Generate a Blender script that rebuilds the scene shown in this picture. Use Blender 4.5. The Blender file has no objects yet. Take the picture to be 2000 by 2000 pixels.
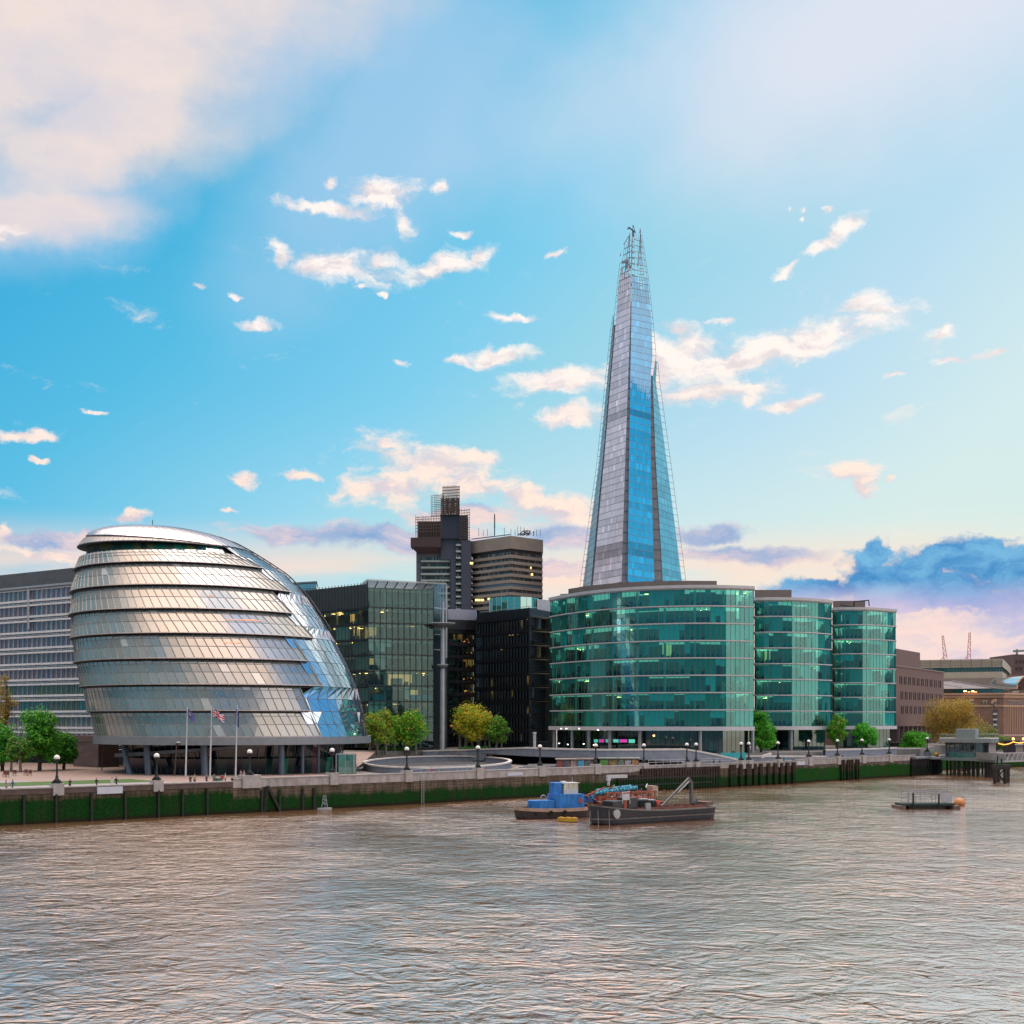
import bpy, bmesh, math, random
from mathutils import Vector, Matrix, noise as mnoise
R = math.radians
random.seed(7)
SC = bpy.context.scene
COL = SC.collection
H = 14.0; HV = 1410.0; F = 2500.0

# ---------------------------------------------------------------- camera
cd = bpy.data.cameras.new("camera"); cam = bpy.data.objects.new("camera", cd); COL.objects.link(cam)
cam.location = (0, 0, H); cam.rotation_euler = (R(90), 0, 0)
cd.sensor_width = 36; cd.lens = 45.0; cd.shift_y = 0.205; cd.clip_start = 1; cd.clip_end = 12000
SC.camera = cam
SC.view_settings.view_transform = 'Standard'; SC.view_settings.look = 'None'
SC.view_settings.gamma = 1.0; SC.view_settings.use_curve_mapping = False
SC.view_settings.exposure = 0.5
SC.cycles.max_bounces = 7; SC.cycles.transparent_max_bounces = 24
SC.cycles.glossy_bounces = 4; SC.cycles.diffuse_bounces = 3
SC.cycles.caustics_reflective = False; SC.cycles.caustics_refractive = False
SC.cycles.sample_clamp_indirect = 6.0

SUN_AZ = R(118); SUN_EL = R(14)

# ---------------------------------------------------------------- node helpers
class NT:
    def __init__(s, tree): s.t = tree; s.n = tree.nodes; s.l = tree.links
    def node(s, typ, **kw):
        n = s.n.new(typ)
        for k, v in kw.items(): setattr(n, k, v)
        return n
    def put(s, sock, val):
        if isinstance(val, E): s.l.new(val.o, sock)
        elif hasattr(val, 'is_output'): s.l.new(val, sock)
        else: sock.default_value = val
    def math(s, op, a, b=None, c=None):
        n = s.node('ShaderNodeMath', operation=op)
        s.put(n.inputs[0], a)
        if b is not None: s.put(n.inputs[1], b)
        if c is not None: s.put(n.inputs[2], c)
        return E(s, n.outputs[0])
    def smooth(s, x, a, b, lo=0.0, hi=1.0):
        n = s.node('ShaderNodeMapRange', interpolation_type='SMOOTHSTEP')
        s.put(n.inputs[0], x); n.inputs[1].default_value = a; n.inputs[2].default_value = b
        n.inputs[3].default_value = lo; n.inputs[4].default_value = hi
        return E(s, n.outputs[0])
    def noise(s, vec, scale, detail=5, rough=0.55, color=False, dist=0.0):
        n = s.node('ShaderNodeTexNoise'); s.put(n.inputs['Vector'], vec)
        n.inputs['Scale'].default_value = scale; n.inputs['Detail'].default_value = detail
        n.inputs['Roughness'].default_value = rough; n.inputs['Distortion'].default_value = dist
        return E(s, n.outputs['Color' if color else 'Fac'])
    def mix(s, f, a, b, mode='MIX'):
        n = s.node('ShaderNodeMix', data_type='RGBA', blend_type=mode)
        s.put(n.inputs[0], f)
        s.put(n.inputs[6], c4(a) if isinstance(a, tuple) else a)
        s.put(n.inputs[7], c4(b) if isinstance(b, tuple) else b)
        return E(s, n.outputs[2])
    def vmath(s, op, a, b=None):
        n = s.node('ShaderNodeVectorMath', operation=op); s.put(n.inputs[0], a)
        if b is not None: s.put(n.inputs[1], b)
        return E(s, n.outputs['Value' if op in ('LENGTH', 'DOT_PRODUCT') else 'Vector'])
    def comb(s, x, y, z=0.0):
        n = s.node('ShaderNodeCombineXYZ')
        for i, v in enumerate((x, y, z)): s.put(n.inputs[i], v)
        return E(s, n.outputs[0])
    def sep(s, v):
        n = s.node('ShaderNodeSeparateXYZ'); s.put(n.inputs[0], v)
        return [E(s, o) for o in n.outputs]
    def ramp(s, f, stops, interp='LINEAR'):
        n = s.node('ShaderNodeValToRGB'); s.put(n.inputs[0], f)
        cr = n.color_ramp; cr.interpolation = interp
        while len(cr.elements) < len(stops): cr.elements.new(0.5)
        for e, (p, c) in zip(cr.elements, stops): e.position = p; e.color = c4(c)
        return E(s, n.outputs[0])
class E:
    def __init__(s, g, o): s.g = g; s.o = o
    def __add__(s, b): return s.g.math('ADD', s, b)
    def __radd__(s, b): return s.g.math('ADD', s, b)
    def __sub__(s, b): return s.g.math('SUBTRACT', s, b)
    def __rsub__(s, b): return s.g.math('SUBTRACT', b, s)
    def __mul__(s, b): return s.g.math('MULTIPLY', s, b)
    def __rmul__(s, b): return s.g.math('MULTIPLY', s, b)
    def max(s, b): return s.g.math('MAXIMUM', s, b)
    def min(s, b): return s.g.math('MINIMUM', s, b)
def c4(c): return tuple(c) + (1.0,) if len(c) == 3 else tuple(c)
def srgb(r, g, b):
    f = lambda x: (x/255/12.92) if x/255 < 0.04045 else ((x/255+0.055)/1.055)**2.4
    return (f(r), f(g), f(b))

# ---------------------------------------------------------------- world: Nishita sky under broken cloud
world = bpy.data.worlds.new("World"); SC.world = world; world.use_nodes = True
wt = world.node_tree; wt.nodes.clear(); g = NT(wt)
out = g.node('ShaderNodeOutputWorld')
sky = g.node('ShaderNodeTexSky', sky_type='NISHITA'); sky.sun_disc = False
sky.sun_elevation = SUN_EL; sky.sun_rotation = SUN_AZ; sky.altitude = 10
sky.air_density = 1.0; sky.dust_density = 1.6; sky.ozone_density = 1.6
tc = g.node('ShaderNodeTexCoord')
dx, dy, dz = g.sep(tc.outputs['Generated'])
az = g.math('ARCTAN2', dx, dy)
hor = g.math('SQRT', dx*dx + dy*dy)
el = g.math('ARCTAN2', dz, hor)
P = g.comb(az, el, 1.0)
def AE(u, v):
    a = math.atan((u-1000)/F); return a, math.atan((HV-v)/F*math.cos(a))
# clear air colour: deep blue away from the sun, pale towards it and the horizon
tt = az + (0.3 - el)*0.95
tf = g.smooth(tt, -0.55, 0.60)
lin = g.math('MULTIPLY_ADD', tt, 1/0.82, 0.38/0.82)
clear = g.ramp(lin, [(0.0, srgb(50,168,214)), (0.16, srgb(74,180,220)), (0.42, srgb(122,200,232)),
                     (0.54, srgb(148,208,228)), (0.80, srgb(184,218,236)), (1.0, srgb(208,230,232))])
# unseen air far to the right, made deep blue for the glass to reflect
clear = g.mix(g.smooth(az, 0.7, 1.15), clear, srgb(38,142,212))
clear = g.mix(g.smooth(az, -0.6, -1.3), clear, srgb(120,170,200))
low = g.smooth(el, 0.26, 0.08)
clear = g.mix(low*g.smooth(az, -0.45, 0.2)*0.75, clear, srgb(216,232,222))
col = g.mix(0.9, g.vmath('MULTIPLY', sky.outputs[0], (0.13, 0.15, 0.13)), clear)

base0 = col
warpn = g.noise(P, 22.0, 5, 0.65, color=True)
warp = g.vmath('MULTIPLY', g.vmath('SUBTRACT', warpn, (0.5,)*3), (0.045, 0.028, 0.0))
PW = g.vmath('ADD', P, warp)
PS = g.vmath('MULTIPLY', PW, (1.0, 2.0, 1.0))
fb = g.noise(PS, 26.0, 7, 0.60)
fb2 = g.noise(g.vmath('ADD', PS, (0.010, 0.012, 0.0)), 26.0, 7, 0.60)
fbig = g.noise(PS, 7.0, 6, 0.58)
fsoft = g.noise(g.vmath('MULTIPLY', P, (1.0, 1.3, 1.0)), 6.0, 3, 0.5)
def blobs(lst, base):
    M = None
    for (u, v, ru, rv, rot) in lst:
        a, e = AE(u, v)
        ca, sa = math.cos(R(rot)), math.sin(R(rot))
        rx, ry = ru/F*math.cos(a)**2, rv/F*math.cos(a)
        p = g.vmath('DOT_PRODUCT', base, (ca/rx, sa/rx, -(a*ca + e*sa)/rx))
        q = g.vmath('DOT_PRODUCT', base, (-sa/ry, ca/ry, (a*sa - e*ca)/ry))
        d = g.math('MULTIPLY_ADD', p, p, q*q)
        M = d if M is None else M.min(d)
        K[0] += 1
        if K[0] % 8 == 0:          # chain the groups so that few values are live at once
            base = chain(base, M)
    M = g.math('SQRT', M)
    PW2[0] = chain(base, M)
    return M
K = [0]; PW2 = [None]
def chain(base, M):
    n = g.node('ShaderNodeVectorMath', operation='MULTIPLY_ADD')
    g.put(n.inputs[0], M); n.inputs[1].default_value = (1e-9,)*3; g.put(n.inputs[2], base)
    return E(g, n.outputs[0])
# high veil, soft
v1 = blobs([(190, 30, 720, 270, 22), (200, 230, 300, 130, 30), (40, 420, 260, 60, 8)], PW)
v2 = blobs([(760, 230, 480, 190, 48), (60, 420, 330, 110, 14), (620, 60, 420, 180, 30)], PW2[0])
v3 = blobs([(1700, 40, 720, 250, 14)], PW2[0])
d2 = g.smooth((1.0 - v2) + (fsoft - 0.5)*1.1, -0.25, 0.75)
d1 = g.smooth((1.0 - v1) + (fsoft - 0.5)*0.7 + (fbig - 0.5)*0.55, -0.30, 0.60)
d3 = g.smooth((1.0 - v3) + (fsoft - 0.5)*0.6, -0.35, 0.8)
col = g.mix(d2*0.55, col, srgb(176,202,230))
col = g.mix(d1*0.93, col, g.mix(g.smooth(fbig, 0.35, 0.65), srgb(214,206,212), srgb(236,217,208)))
col = g.mix(d3*0.85, col, srgb(220,220,232))
# warm glow low over the roofs
glow = g.smooth(el, 0.160, 0.105)
col = g.mix(glow*g.smooth(g.noise(g.vmath('MULTIPLY', P, (1.0, 5.0, 1.0)), 5.0, 4, 0.5), 0.24, 0.52)*g.smooth(az, -1.2, -0.2)*0.88, col, srgb(248,216,198))
# cumulus
cum = [(665,528,150,26,-4),(548,500,22,34,30),(745,512,60,24,10),(862,522,98,26,14),(930,500,40,24,20),(745,385,66,30,0),(650,412,100,14,-6),(785,436,34,20,-30),
 (862,376,22,13,10),(655,362,16,14,0),(905,450,22,7,0),(1655,450,46,20,30),(1615,482,54,12,14),(1532,526,30,9,14),(1535,407,9,6,0),(1618,412,16,7,0),
 (1568,430,8,6,0),(1572,410,8,5,0),(1700,590,62,26,12),(1725,605,40,18,0),(1560,665,240,42,12),(1420,700,210,36,4),(1330,690,120,40,0),(1380,770,170,30,4),
 (1130,742,120,28,4),(1070,735,80,18,0),(965,695,62,18,4),(900,705,40,12,0),(1120,812,66,26,0),(1838,645,44,20,22),(1553,787,56,16,0),(1412,628,28,8,0),(1660,920,50,30,0),(1688,955,42,24,-40),(1742,940,10,8,0),
 (830,912,150,50,-10),(760,955,110,36,0),(930,890,50,22,-10),(900,945,110,42,-8),(755,862,26,10,0),(475,932,30,16,-14),(588,926,42,11,4),(497,640,34,9,4),
 (391,563,18,9,0),(1000,622,46,10,0),(782,704,20,8,-16),(1088,495,22,7,8),(243,1004,34,10,18),(28,450,44,14,0),(12,472,16,8,0),(45,852,62,10,8),(70,896,16,5,0),
 (463,993,18,7,0),(180,802,20,5,0),(458,588,14,6,0),(748,583,9,6,14),(718,566,10,6,0),(1867,708,50,10,0),(1940,690,60,10,6),(1730,732,20,7,0),
 (1090,1000,110,40,0),(1030,975,60,26,0),(0,1040,34,20,0),(90,1075,70,12,0),(1330,645,40,18,0),(1360,670,60,28,0),(1280,725,60,50,0)]
mc = blobs(cum, PW2[0])
dc = g.smooth((1.0 - mc) + (fb - 0.5)*3.0, -0.22, 0.78)
lit = g.smooth((fb - fb2)*2.6 + (fb-0.5)*0.7 + 0.15 + (1.0-mc)*0.0, -0.25, 0.45)
ccol = g.mix(lit, g.mix(g.smooth(el, 0.14, 0.24), srgb(214,196,204), srgb(226,212,212)), g.mix(g.smooth(el, 0.16, 0.3), srgb(255,226,208), srgb(252,240,232)))
col = g.mix(dc*0.92, col, ccol)
# lilac and blue stratus low down
st = blobs([(760,1052,330,34,-2),(560,1040,100,26,0),(1090,1050,120,34,0),(1460,1085,200,26,-2),(1390,1052,120,24,0),(120,1048,210,22,4),(330,1075,160,20,0),(905,1010,120,26,0),(1060,1110,90,22,0)], PW2[0])
stn = g.noise(g.vmath('MULTIPLY', PW, (1.0, 3.4, 1.0)), 12.0, 6, 0.6)
ds = g.smooth((1.0 - st) + (stn-0.5)*1.8, 0.05, 0.55)
scol = g.ramp(stn, [(0.30, srgb(104,150,200)), (0.45, srgb(158,172,206)), (0.58, srgb(226,202,204)), (0.75, srgb(250,218,200))])
col = g.mix(ds*0.88, col, scol)
# thin drifting wisps
wn = g.noise(g.vmath('MULTIPLY', PW, (1.0, 2.6, 1.0)), 15.0, 6, 0.62)
col = g.mix(g.smooth(wn, 0.60, 0.80)*g.smooth(el, 0.10, 0.16)*g.smooth(el, 0.38, 0.30)*0.6, col, srgb(246,228,220))
# heavy blue bank on the right
bb = blobs([(1850,1092,150,44,10),(1720,1130,130,50,0),(1960,1115,160,52,-4),(1800,1160,280,52,0),(1620,1150,130,26,0),(1560,1165,120,20,0),(1712,1082,40,30,30),(1800,1120,120,56,0),(2050,1180,200,60,0)], PW2[0])
db = g.smooth((1.0 - bb) + (fb - 0.5)*1.9, -0.02, 0.42)
bcol = g.mix(g.smooth(el, 0.108, 0.083), g.mix(g.smooth(fb, 0.34, 0.66), srgb(44,128,190), srgb(110,176,216)), g.mix(g.smooth(fbig, 0.35, 0.6), srgb(150,165,212), srgb(206,190,214)))
col = g.mix(db*0.97, col, bcol)
lb = g.smooth(el, 0.088, 0.07)*g.smooth(az, 0.18, 0.26)
col = g.mix(lb*0.9, col, g.mix(g.smooth(stn, 0.35, 0.6), srgb(190,186,214), srgb(240,212,205)))
col = g.mix(g.smooth(el, 0.525, 0.62), col, (1.75, 1.58, 1.48))  # unseen sky above the view brightened, added for silvery water
front = col
# the unseen rest of the sky dome: added bright cloud for fill and reflections
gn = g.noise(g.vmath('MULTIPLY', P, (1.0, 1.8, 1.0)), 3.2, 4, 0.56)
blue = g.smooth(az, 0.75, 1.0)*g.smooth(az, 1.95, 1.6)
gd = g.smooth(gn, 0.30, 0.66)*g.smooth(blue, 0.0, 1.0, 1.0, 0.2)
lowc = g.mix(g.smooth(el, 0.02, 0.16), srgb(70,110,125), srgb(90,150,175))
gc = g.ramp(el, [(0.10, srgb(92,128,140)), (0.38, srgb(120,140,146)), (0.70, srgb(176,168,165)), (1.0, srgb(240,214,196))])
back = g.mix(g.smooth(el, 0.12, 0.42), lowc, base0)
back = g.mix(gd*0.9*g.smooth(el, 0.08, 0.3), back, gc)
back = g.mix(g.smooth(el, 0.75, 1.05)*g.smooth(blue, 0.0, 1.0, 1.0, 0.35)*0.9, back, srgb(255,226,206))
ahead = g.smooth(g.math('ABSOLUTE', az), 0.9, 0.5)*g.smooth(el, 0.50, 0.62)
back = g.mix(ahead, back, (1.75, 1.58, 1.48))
lift = g.smooth(el, 0.7, 1.25, 1.0, 3.0)  # lift brightens the unseen sky overhead as extra fill light
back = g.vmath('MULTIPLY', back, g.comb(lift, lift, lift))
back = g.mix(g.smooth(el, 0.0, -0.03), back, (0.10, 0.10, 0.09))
def bgshader(c, k_=10.0):
    b = g.node('ShaderNodeBackground'); b.inputs[1].default_value = 0.1
    f_ = g.vmath('SCALE', c); f_.o.node.inputs['Scale'].default_value = k_
    g.l.new(f_.o, b.inputs[0]); return b.outputs[0]
mx = g.node('ShaderNodeMixShader')
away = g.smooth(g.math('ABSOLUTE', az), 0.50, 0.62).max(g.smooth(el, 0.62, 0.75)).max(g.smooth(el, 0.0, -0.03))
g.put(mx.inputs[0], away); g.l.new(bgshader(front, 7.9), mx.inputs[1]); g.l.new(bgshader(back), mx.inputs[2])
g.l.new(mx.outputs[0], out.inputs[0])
world.cycles.sampling_method = 'MANUAL'; world.cycles.sample_map_resolution = 512

sd = bpy.data.lights.new("sun", 'SUN'); sd.energy = 0.9; sd.angle = R(60); sd.color = (1.0, 0.80, 0.62)
so = bpy.data.objects.new("sun", sd); COL.objects.link(so)
sdir = Vector((math.sin(SUN_AZ)*math.cos(SUN_EL), math.cos(SUN_AZ)*math.cos(SUN_EL), math.sin(SUN_EL)))
so.rotation_euler = sdir.to_track_quat('Z', 'Y').to_euler()
# ---------------------------------------------------------------- geometry helpers
def PT(u, v, Y): return Vector(((u-1000)/F*Y, Y, H + (HV-v)/F*Y))
def PX(u, Y): return (u-1000)/F*Y
def ZV(v, Y): return H + (HV-v)/F*Y
class MB:
    """collects faces of one mesh"""
    def __init__(s): s.v = []; s.f = []; s.m = []; s.c = []; s.smooth = []
    def face(s, pts, mi=0, col=None, sm=False):
        b = len(s.v); s.v += [tuple(p) for p in pts]; s.f.append(tuple(range(b, b+len(pts)))); s.m.append(mi); s.c.append(col); s.smooth.append(sm)
    def grid(s, rows, mi=0, sm=True, close=False, col=None):
        b = len(s.v); n = len(rows[0])
        for r in rows: s.v += [tuple(p) for p in r]
        for i in range(len(rows)-1):
            for j in range(n if close else n-1):
                k = (j+1) % n
                s.f.append((b+i*n+j, b+i*n+k, b+(i+1)*n+k, b+(i+1)*n+j)); s.m.append(mi); s.c.append(col); s.smooth.append(sm)
    def box(s, c, d, rz=0.0, mi=0, col=None, top=1.0):
        hx, hy, hz = d[0]/2, d[1]/2, d[2]/2; cr, sr = math.cos(rz), math.sin(rz)
        P_ = []
        for z in (-1, 1):
            k = top if z > 0 else 1.0
            for x, y in ((-1,-1),(1,-1),(1,1),(-1,1)):
                a, b = x*hx*k, y*hy*k
                P_.append((c[0]+a*cr-b*sr, c[1]+a*sr+b*cr, c[2]+z*hz))
        b = len(s.v); s.v += P_
        for q in ((0,3,2,1),(4,5,6,7),(0,1,5,4),(1,2,6,5),(2,3,7,6),(3,0,4,7)):
            s.f.append(tuple(b+i for i in q)); s.m.append(mi); s.c.append(col); s.smooth.append(False)
    def bar(s, a, b, w, mi=0, w2=None, h=None):
        """square bar from a to b; h = second cross dimension"""
        a, b = Vector(a), Vector(b); d = (b-a)
        if d.length < 1e-6: return
        d.normalize(); up = Vector((0,0,1)) if abs(d.z) < 0.95 else Vector((0,1,0))
        x = d.cross(up).normalized(); y = x.cross(d).normalized()
        w2 = w if w2 is None else w2; r = []
        for p, ww in ((a, w), (b, w2)):
            hh = (h if h is not None else ww)
            r.append([p + x*sx*ww/2 + y*sy*hh/2 for sx, sy in ((-1,-1),(1,-1),(1,1),(-1,1))])
        k = len(s.v); s.v += [tuple(p) for p in r[0]+r[1]]
        for q in ((3,2,1,0),(4,5,6,7),(0,1,5,4),(1,2,6,5),(2,3,7,6),(3,0,4,7)):
            s.f.append(tuple(k+i for i in q)); s.m.append(mi); s.c.append(None); s.smooth.append(False)
    def tube(s, pts, rad, n=8, mi=0, cap=True):
        pts = [Vector(p) for p in pts]; rings = []
        for i, p in enumerate(pts):
            d = (pts[min(i+1, len(pts)-1)] - pts[max(i-1, 0)])
            if d.length < 1e-9: d = Vector((0,0,1))
            d.normalize(); up = Vector((0,0,1)) if abs(d.z) < 0.9 else Vector((1,0,0))
            x = d.cross(up).normalized(); y = x.cross(d).normalized()
            r = rad[i] if isinstance(rad, (list, tuple)) else rad
            rings.append([p + (x*math.cos(2*math.pi*k/n) + y*math.sin(2*math.pi*k/n))*r for k in range(n)])
        s.grid(rings, mi, True, True)
        if cap:
            s.face(rings[0], mi); s.face(rings[-1][::-1], mi)
    def lathe(s, c, prof, n=16, mi=0):
        rows = [[(c[0]+r*math.cos(2*math.pi*k/n), c[1]+r*math.sin(2*math.pi*k/n), c[2]+z) for k in range(n)] for r, z in prof]
        s.grid(rows, mi, True, True)
    def prism(s, poly, z0, z1, mi=0, mt=None, bottom=False):
        n = len(poly)
        for i in range(n):
            a, b = poly[i], poly[(i+1) % n]
            s.face([(a[0],a[1],z0),(b[0],b[1],z0),(b[0],b[1],z1),(a[0],a[1],z1)], mi)
        s.face([(p[0],p[1],z1) for p in poly], mi if mt is None else mt)
        if bottom: s.face([(p[0],p[1],z0) for p in poly][::-1], mi)
    def build(s, name, mats, parent=None, recalc=False):
        me = bpy.data.meshes.new(name); me.from_pydata(s.v, [], s.f); me.update()
        if not isinstance(mats, (list, tuple)): mats = [mats]
        for m in mats: me.materials.append(m)
        me.polygons.foreach_set('material_index', s.m)
        me.polygons.foreach_set('use_smooth', s.smooth)
        if any(c is not None for c in s.c):
            ca = me.color_attributes.new('Col', 'FLOAT_COLOR', 'CORNER'); data = []
            for f_, c in zip(s.f, s.c):
                c = c if c is not None else (0.5, 0.5, 0.5); data += list(c4(c))*len(f_)
            ca.data.foreach_set('color', data)
        if recalc:
            bm = bmesh.new(); bm.from_mesh(me); bmesh.ops.remove_doubles(bm, verts=bm.verts, dist=1e-4)
            bmesh.ops.recalc_face_normals(bm, faces=bm.faces); bm.to_mesh(me); bm.free()
        o = bpy.data.objects.new(name, me); COL.objects.link(o)
        if parent is not None: attach(o, parent)
        return o
def attach(o, parent):
    o.parent = parent
    p = parent; M = Matrix.Identity(4)
    while p is not None:
        M = Matrix.LocRotScale(p.location, p.rotation_euler, p.scale) @ p.matrix_parent_inverse @ M if False else M
        p = p.parent
    L = Vector((0,0,0)); p = parent
    while p.parent is not None: p = p.parent
    if parent is p: o.matrix_parent_inverse = Matrix.Translation(-Vector(p.location))
def thing(name, label, cat, loc=(0,0,0), group=None):
    o = bpy.data.objects.new(name, None); COL.objects.link(o); o.location = loc; o.empty_display_size = 0.5
    o['label'] = label; o['category'] = cat
    if group: o['group'] = group
    return o
def tag(o, label, cat, group=None):
    o['label'] = label; o['category'] = cat
    if group: o['group'] = group
    return o
def struct(o): o['kind'] = 'structure'; return o
def stuff(o): o['kind'] = 'stuff'; return o
def dup(root, loc, rz=0.0, label=None, group=None, scale=None):
    r = root.copy(); COL.objects.link(r); r.location = loc; r.rotation_euler = (0, 0, rz)
    if scale: r.scale = scale
    if label: r['label'] = label
    if group: r['group'] = group
    def kids(src, dst):
        for ch in list(src.children):
            c = ch.copy(); COL.objects.link(c); c.parent = dst; kids(ch, c)
    kids(root, r)
    return r
def resample(pts, step):
    """smooth curve through 2-D points, resampled at about step"""
    P_ = [Vector(p) for p in pts]; ext = [P_[0]*2-P_[1]] + P_ + [P_[-1]*2-P_[-2]]; fine = []
    for i in range(1, len(ext)-2):
        p0, p1, p2, p3 = ext[i-1:i+3]
        for k in range(24):
            t = k/24
            fine.append(0.5*((2*p1)+(p2-p0)*t+(2*p0-5*p1+4*p2-p3)*t*t+(3*p1-p0-3*p2+p3)*t**3))
    fine.append(P_[-1]); return spaced(fine, step)
def spaced(fine, step):
    L = sum((fine[i+1]-fine[i]).length for i in range(len(fine)-1)); n = max(1, round(L/step)); st = L/n
    out_ = [fine[0]]; acc = 0.0; tgt = st
    for i in range(len(fine)-1):
        d = (fine[i+1]-fine[i]).length
        while acc + d >= tgt - 1e-9 and len(out_) < n:
            out_.append(fine[i].lerp(fine[i+1], (tgt-acc)/d)); tgt += st
        acc += d
    out_.append(fine[-1]); return out_
def offset(pts, d):
    """shift a 2-D polyline to its left by d"""
    r = []
    for i, p in enumerate(pts):
        t = (pts[min(i+1, len(pts)-1)] - pts[max(i-1, 0)]).normalized()
        r.append(p + Vector((-t.y, t.x))*d)
    return r
def p3(p, z): return (p[0], p[1], z)

# ---------------------------------------------------------------- materials
MC = {}
def principled(name):
    m = bpy.data.materials.new(name); m.use_nodes = True; nt = NT(m.node_tree)
    b = m.node_tree.nodes['Principled BSDF']; return m, nt, b
def mat(name, col, rough=0.7, metal=0.0, var=0.15, scale=1.0, bump=0.0, spec=0.5, zs=1.0):
    """plain surface with a little dirt: colour varies by noise, roughness too"""
    if name in MC: return MC[name]
    m, t, b = principled(name); tcn = t.node('ShaderNodeTexCoord')
    v = t.vmath('MULTIPLY', tcn.outputs['Object'], (scale, scale, scale*zs))
    n = t.noise(v, 1.0, 5, 0.6); lo = tuple(c*(1-var) for c in col); hi = tuple(min(1, c*(1+var)) for c in col)
    t.put(b.inputs['Base Color'], t.mix(t.smooth(n, 0.3, 0.7), lo, hi))
    t.put(b.inputs['Roughness'], t.smooth(n, 0.3, 0.7, rough*0.85, min(1, rough*1.12)))
    b.inputs['Metallic'].default_value = metal; b.inputs['Specular IOR Level'].default_value = spec
    if bump:
        bn = t.node('ShaderNodeBump'); bn.inputs['Strength'].default_value = bump; bn.inputs['Distance'].default_value = 0.05
        t.put(bn.inputs['Height'], t.noise(v, 6.0, 4, 0.6)); t.l.new(bn.outputs[0], b.inputs['Normal'])
    MC[name] = m; return m
def attr_mat(name, rough=0.5, spec=0.5, metal=0.0, var=0.1, mul=(1,1,1)):
    """base colour from the per-pane colour attribute"""
    if name in MC: return MC[name]
    m, t, b = principled(name); a = t.node('ShaderNodeAttribute', attribute_name='Col')
    tcn = t.node('ShaderNodeTexCoord'); n = t.noise(tcn.outputs['Object'], 0.8, 4, 0.6)
    c = t.mix(1.0, a.outputs['Color'], t.mix(n, (mul[0]*(1-var),mul[1]*(1-var),mul[2]*(1-var)), (mul[0]*(1+var),mul[1]*(1+var),mul[2]*(1+var))), 'MULTIPLY')
    t.put(b.inputs['Base Color'], c); b.inputs['Roughness'].default_value = rough
    b.inputs['Specular IOR Level'].default_value = spec; b.inputs['Metallic'].default_value = metal
    MC[name] = m; return m
def glass(name, tint, refl=0.25, rough=0.02, gtint=(1,1,1), wav=0.0, edge=0.5):
    """thin tinted architectural pane: see-through plus mirror"""
    if name in MC: return MC[name]
    m = bpy.data.materials.new(name); m.use_nodes = True; t = NT(m.node_tree); m.node_tree.nodes.clear()
    o = t.node('ShaderNodeOutputMaterial'); tr = t.node('ShaderNodeBsdfTransparent'); gl = t.node('ShaderNodeBsdfGlossy')
    tr.inputs[0].default_value = c4(tint); gl.inputs['Color'].default_value = c4(gtint); gl.inputs['Roughness'].default_value = rough
    lw = t.node('ShaderNodeLayerWeight'); lw.inputs[0].default_value = 0.35
    f = E(t, lw.outputs['Fresnel'])*edge + refl
    mx = t.node('ShaderNodeMixShader'); t.put(mx.inputs[0], f.min(1.0)); t.l.new(tr.outputs[0], mx.inputs[1]); t.l.new(gl.outputs[0], mx.inputs[2])
    t.l.new(mx.outputs[0], o.inputs[0])
    if wav:
        bn = t.node('ShaderNodeBump'); bn.inputs['Strength'].default_value = wav; bn.inputs['Distance'].default_value = 0.1
        tcn = t.node('ShaderNodeTexCoord'); t.put(bn.inputs['Height'], t.noise(tcn.outputs['Object'], 0.25, 2, 0.5)); t.l.new(bn.outputs[0], gl.inputs['Normal'])
    MC[name] = m; return m
def mirror_glass(name, body, refl=0.5, rough=0.05, gtint=(1,1,1), attr=False):
    """opaque coated pane: dark or frit-coloured body under a mirror coat"""
    if name in MC: return MC[name]
    m = bpy.data.materials.new(name); m.use_nodes = True; t = NT(m.node_tree); m.node_tree.nodes.clear()
    o = t.node('ShaderNodeOutputMaterial'); df = t.node('ShaderNodeBsdfDiffuse'); gl = t.node('ShaderNodeBsdfGlossy')
    if attr:
        a = t.node('ShaderNodeAttribute', attribute_name='Col'); t.l.new(a.outputs['Color'], df.inputs[0])
    else:
        tcn = t.node('ShaderNodeTexCoord'); n = t.noise(tcn.outputs['Object'], 0.3, 3, 0.6)
        t.put(df.inputs[0], t.mix(n, tuple(c*0.7 for c in body), tuple(c*1.3 for c in body)))
    gl.inputs['Color'].default_value = c4(gtint); gl.inputs['Roughness'].default_value = rough
    lw = t.node('ShaderNodeLayerWeight'); lw.inputs[0].default_value = 0.4
    f = E(t, lw.outputs['Fresnel'])*0.5 + refl
    mx = t.node('ShaderNodeMixShader'); t.put(mx.inputs[0], f.min(1.0)); t.l.new(df.outputs[0], mx.inputs[1]); t.l.new(gl.outputs[0], mx.inputs[2])
    t.l.new(mx.outputs[0], o.inputs[0]); MC[name] = m; return m
def emit(name, col, s):
    if name in MC: return MC[name]
    m, t, b = principled(name); b.inputs['Base Color'].default_value = c4(col)
    b.inputs['Emission Color'].default_value = c4(col); b.inputs['Emission Strength'].default_value = s
    MC[name] = m; return m
M_steel = mat('painted_steel_grey', (0.22,0.23,0.25), 0.45, 0.3)
M_white = mat('white_coated_metal', (0.52,0.52,0.54), 0.5, 0.0, 0.06)
M_pale = mat('pale_grey_panel', (0.42,0.43,0.47), 0.55, 0.0, 0.08)
M_dark = mat('dark_metal', (0.018,0.02,0.026), 0.4, 0.3)
M_black = mat('black_iron', (0.012,0.012,0.014), 0.45, 0.2)
M_stone = mat('pale_granite', (0.36,0.34,0.33), 0.75, 0.0, 0.2, 1.5, 0.2)
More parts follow.
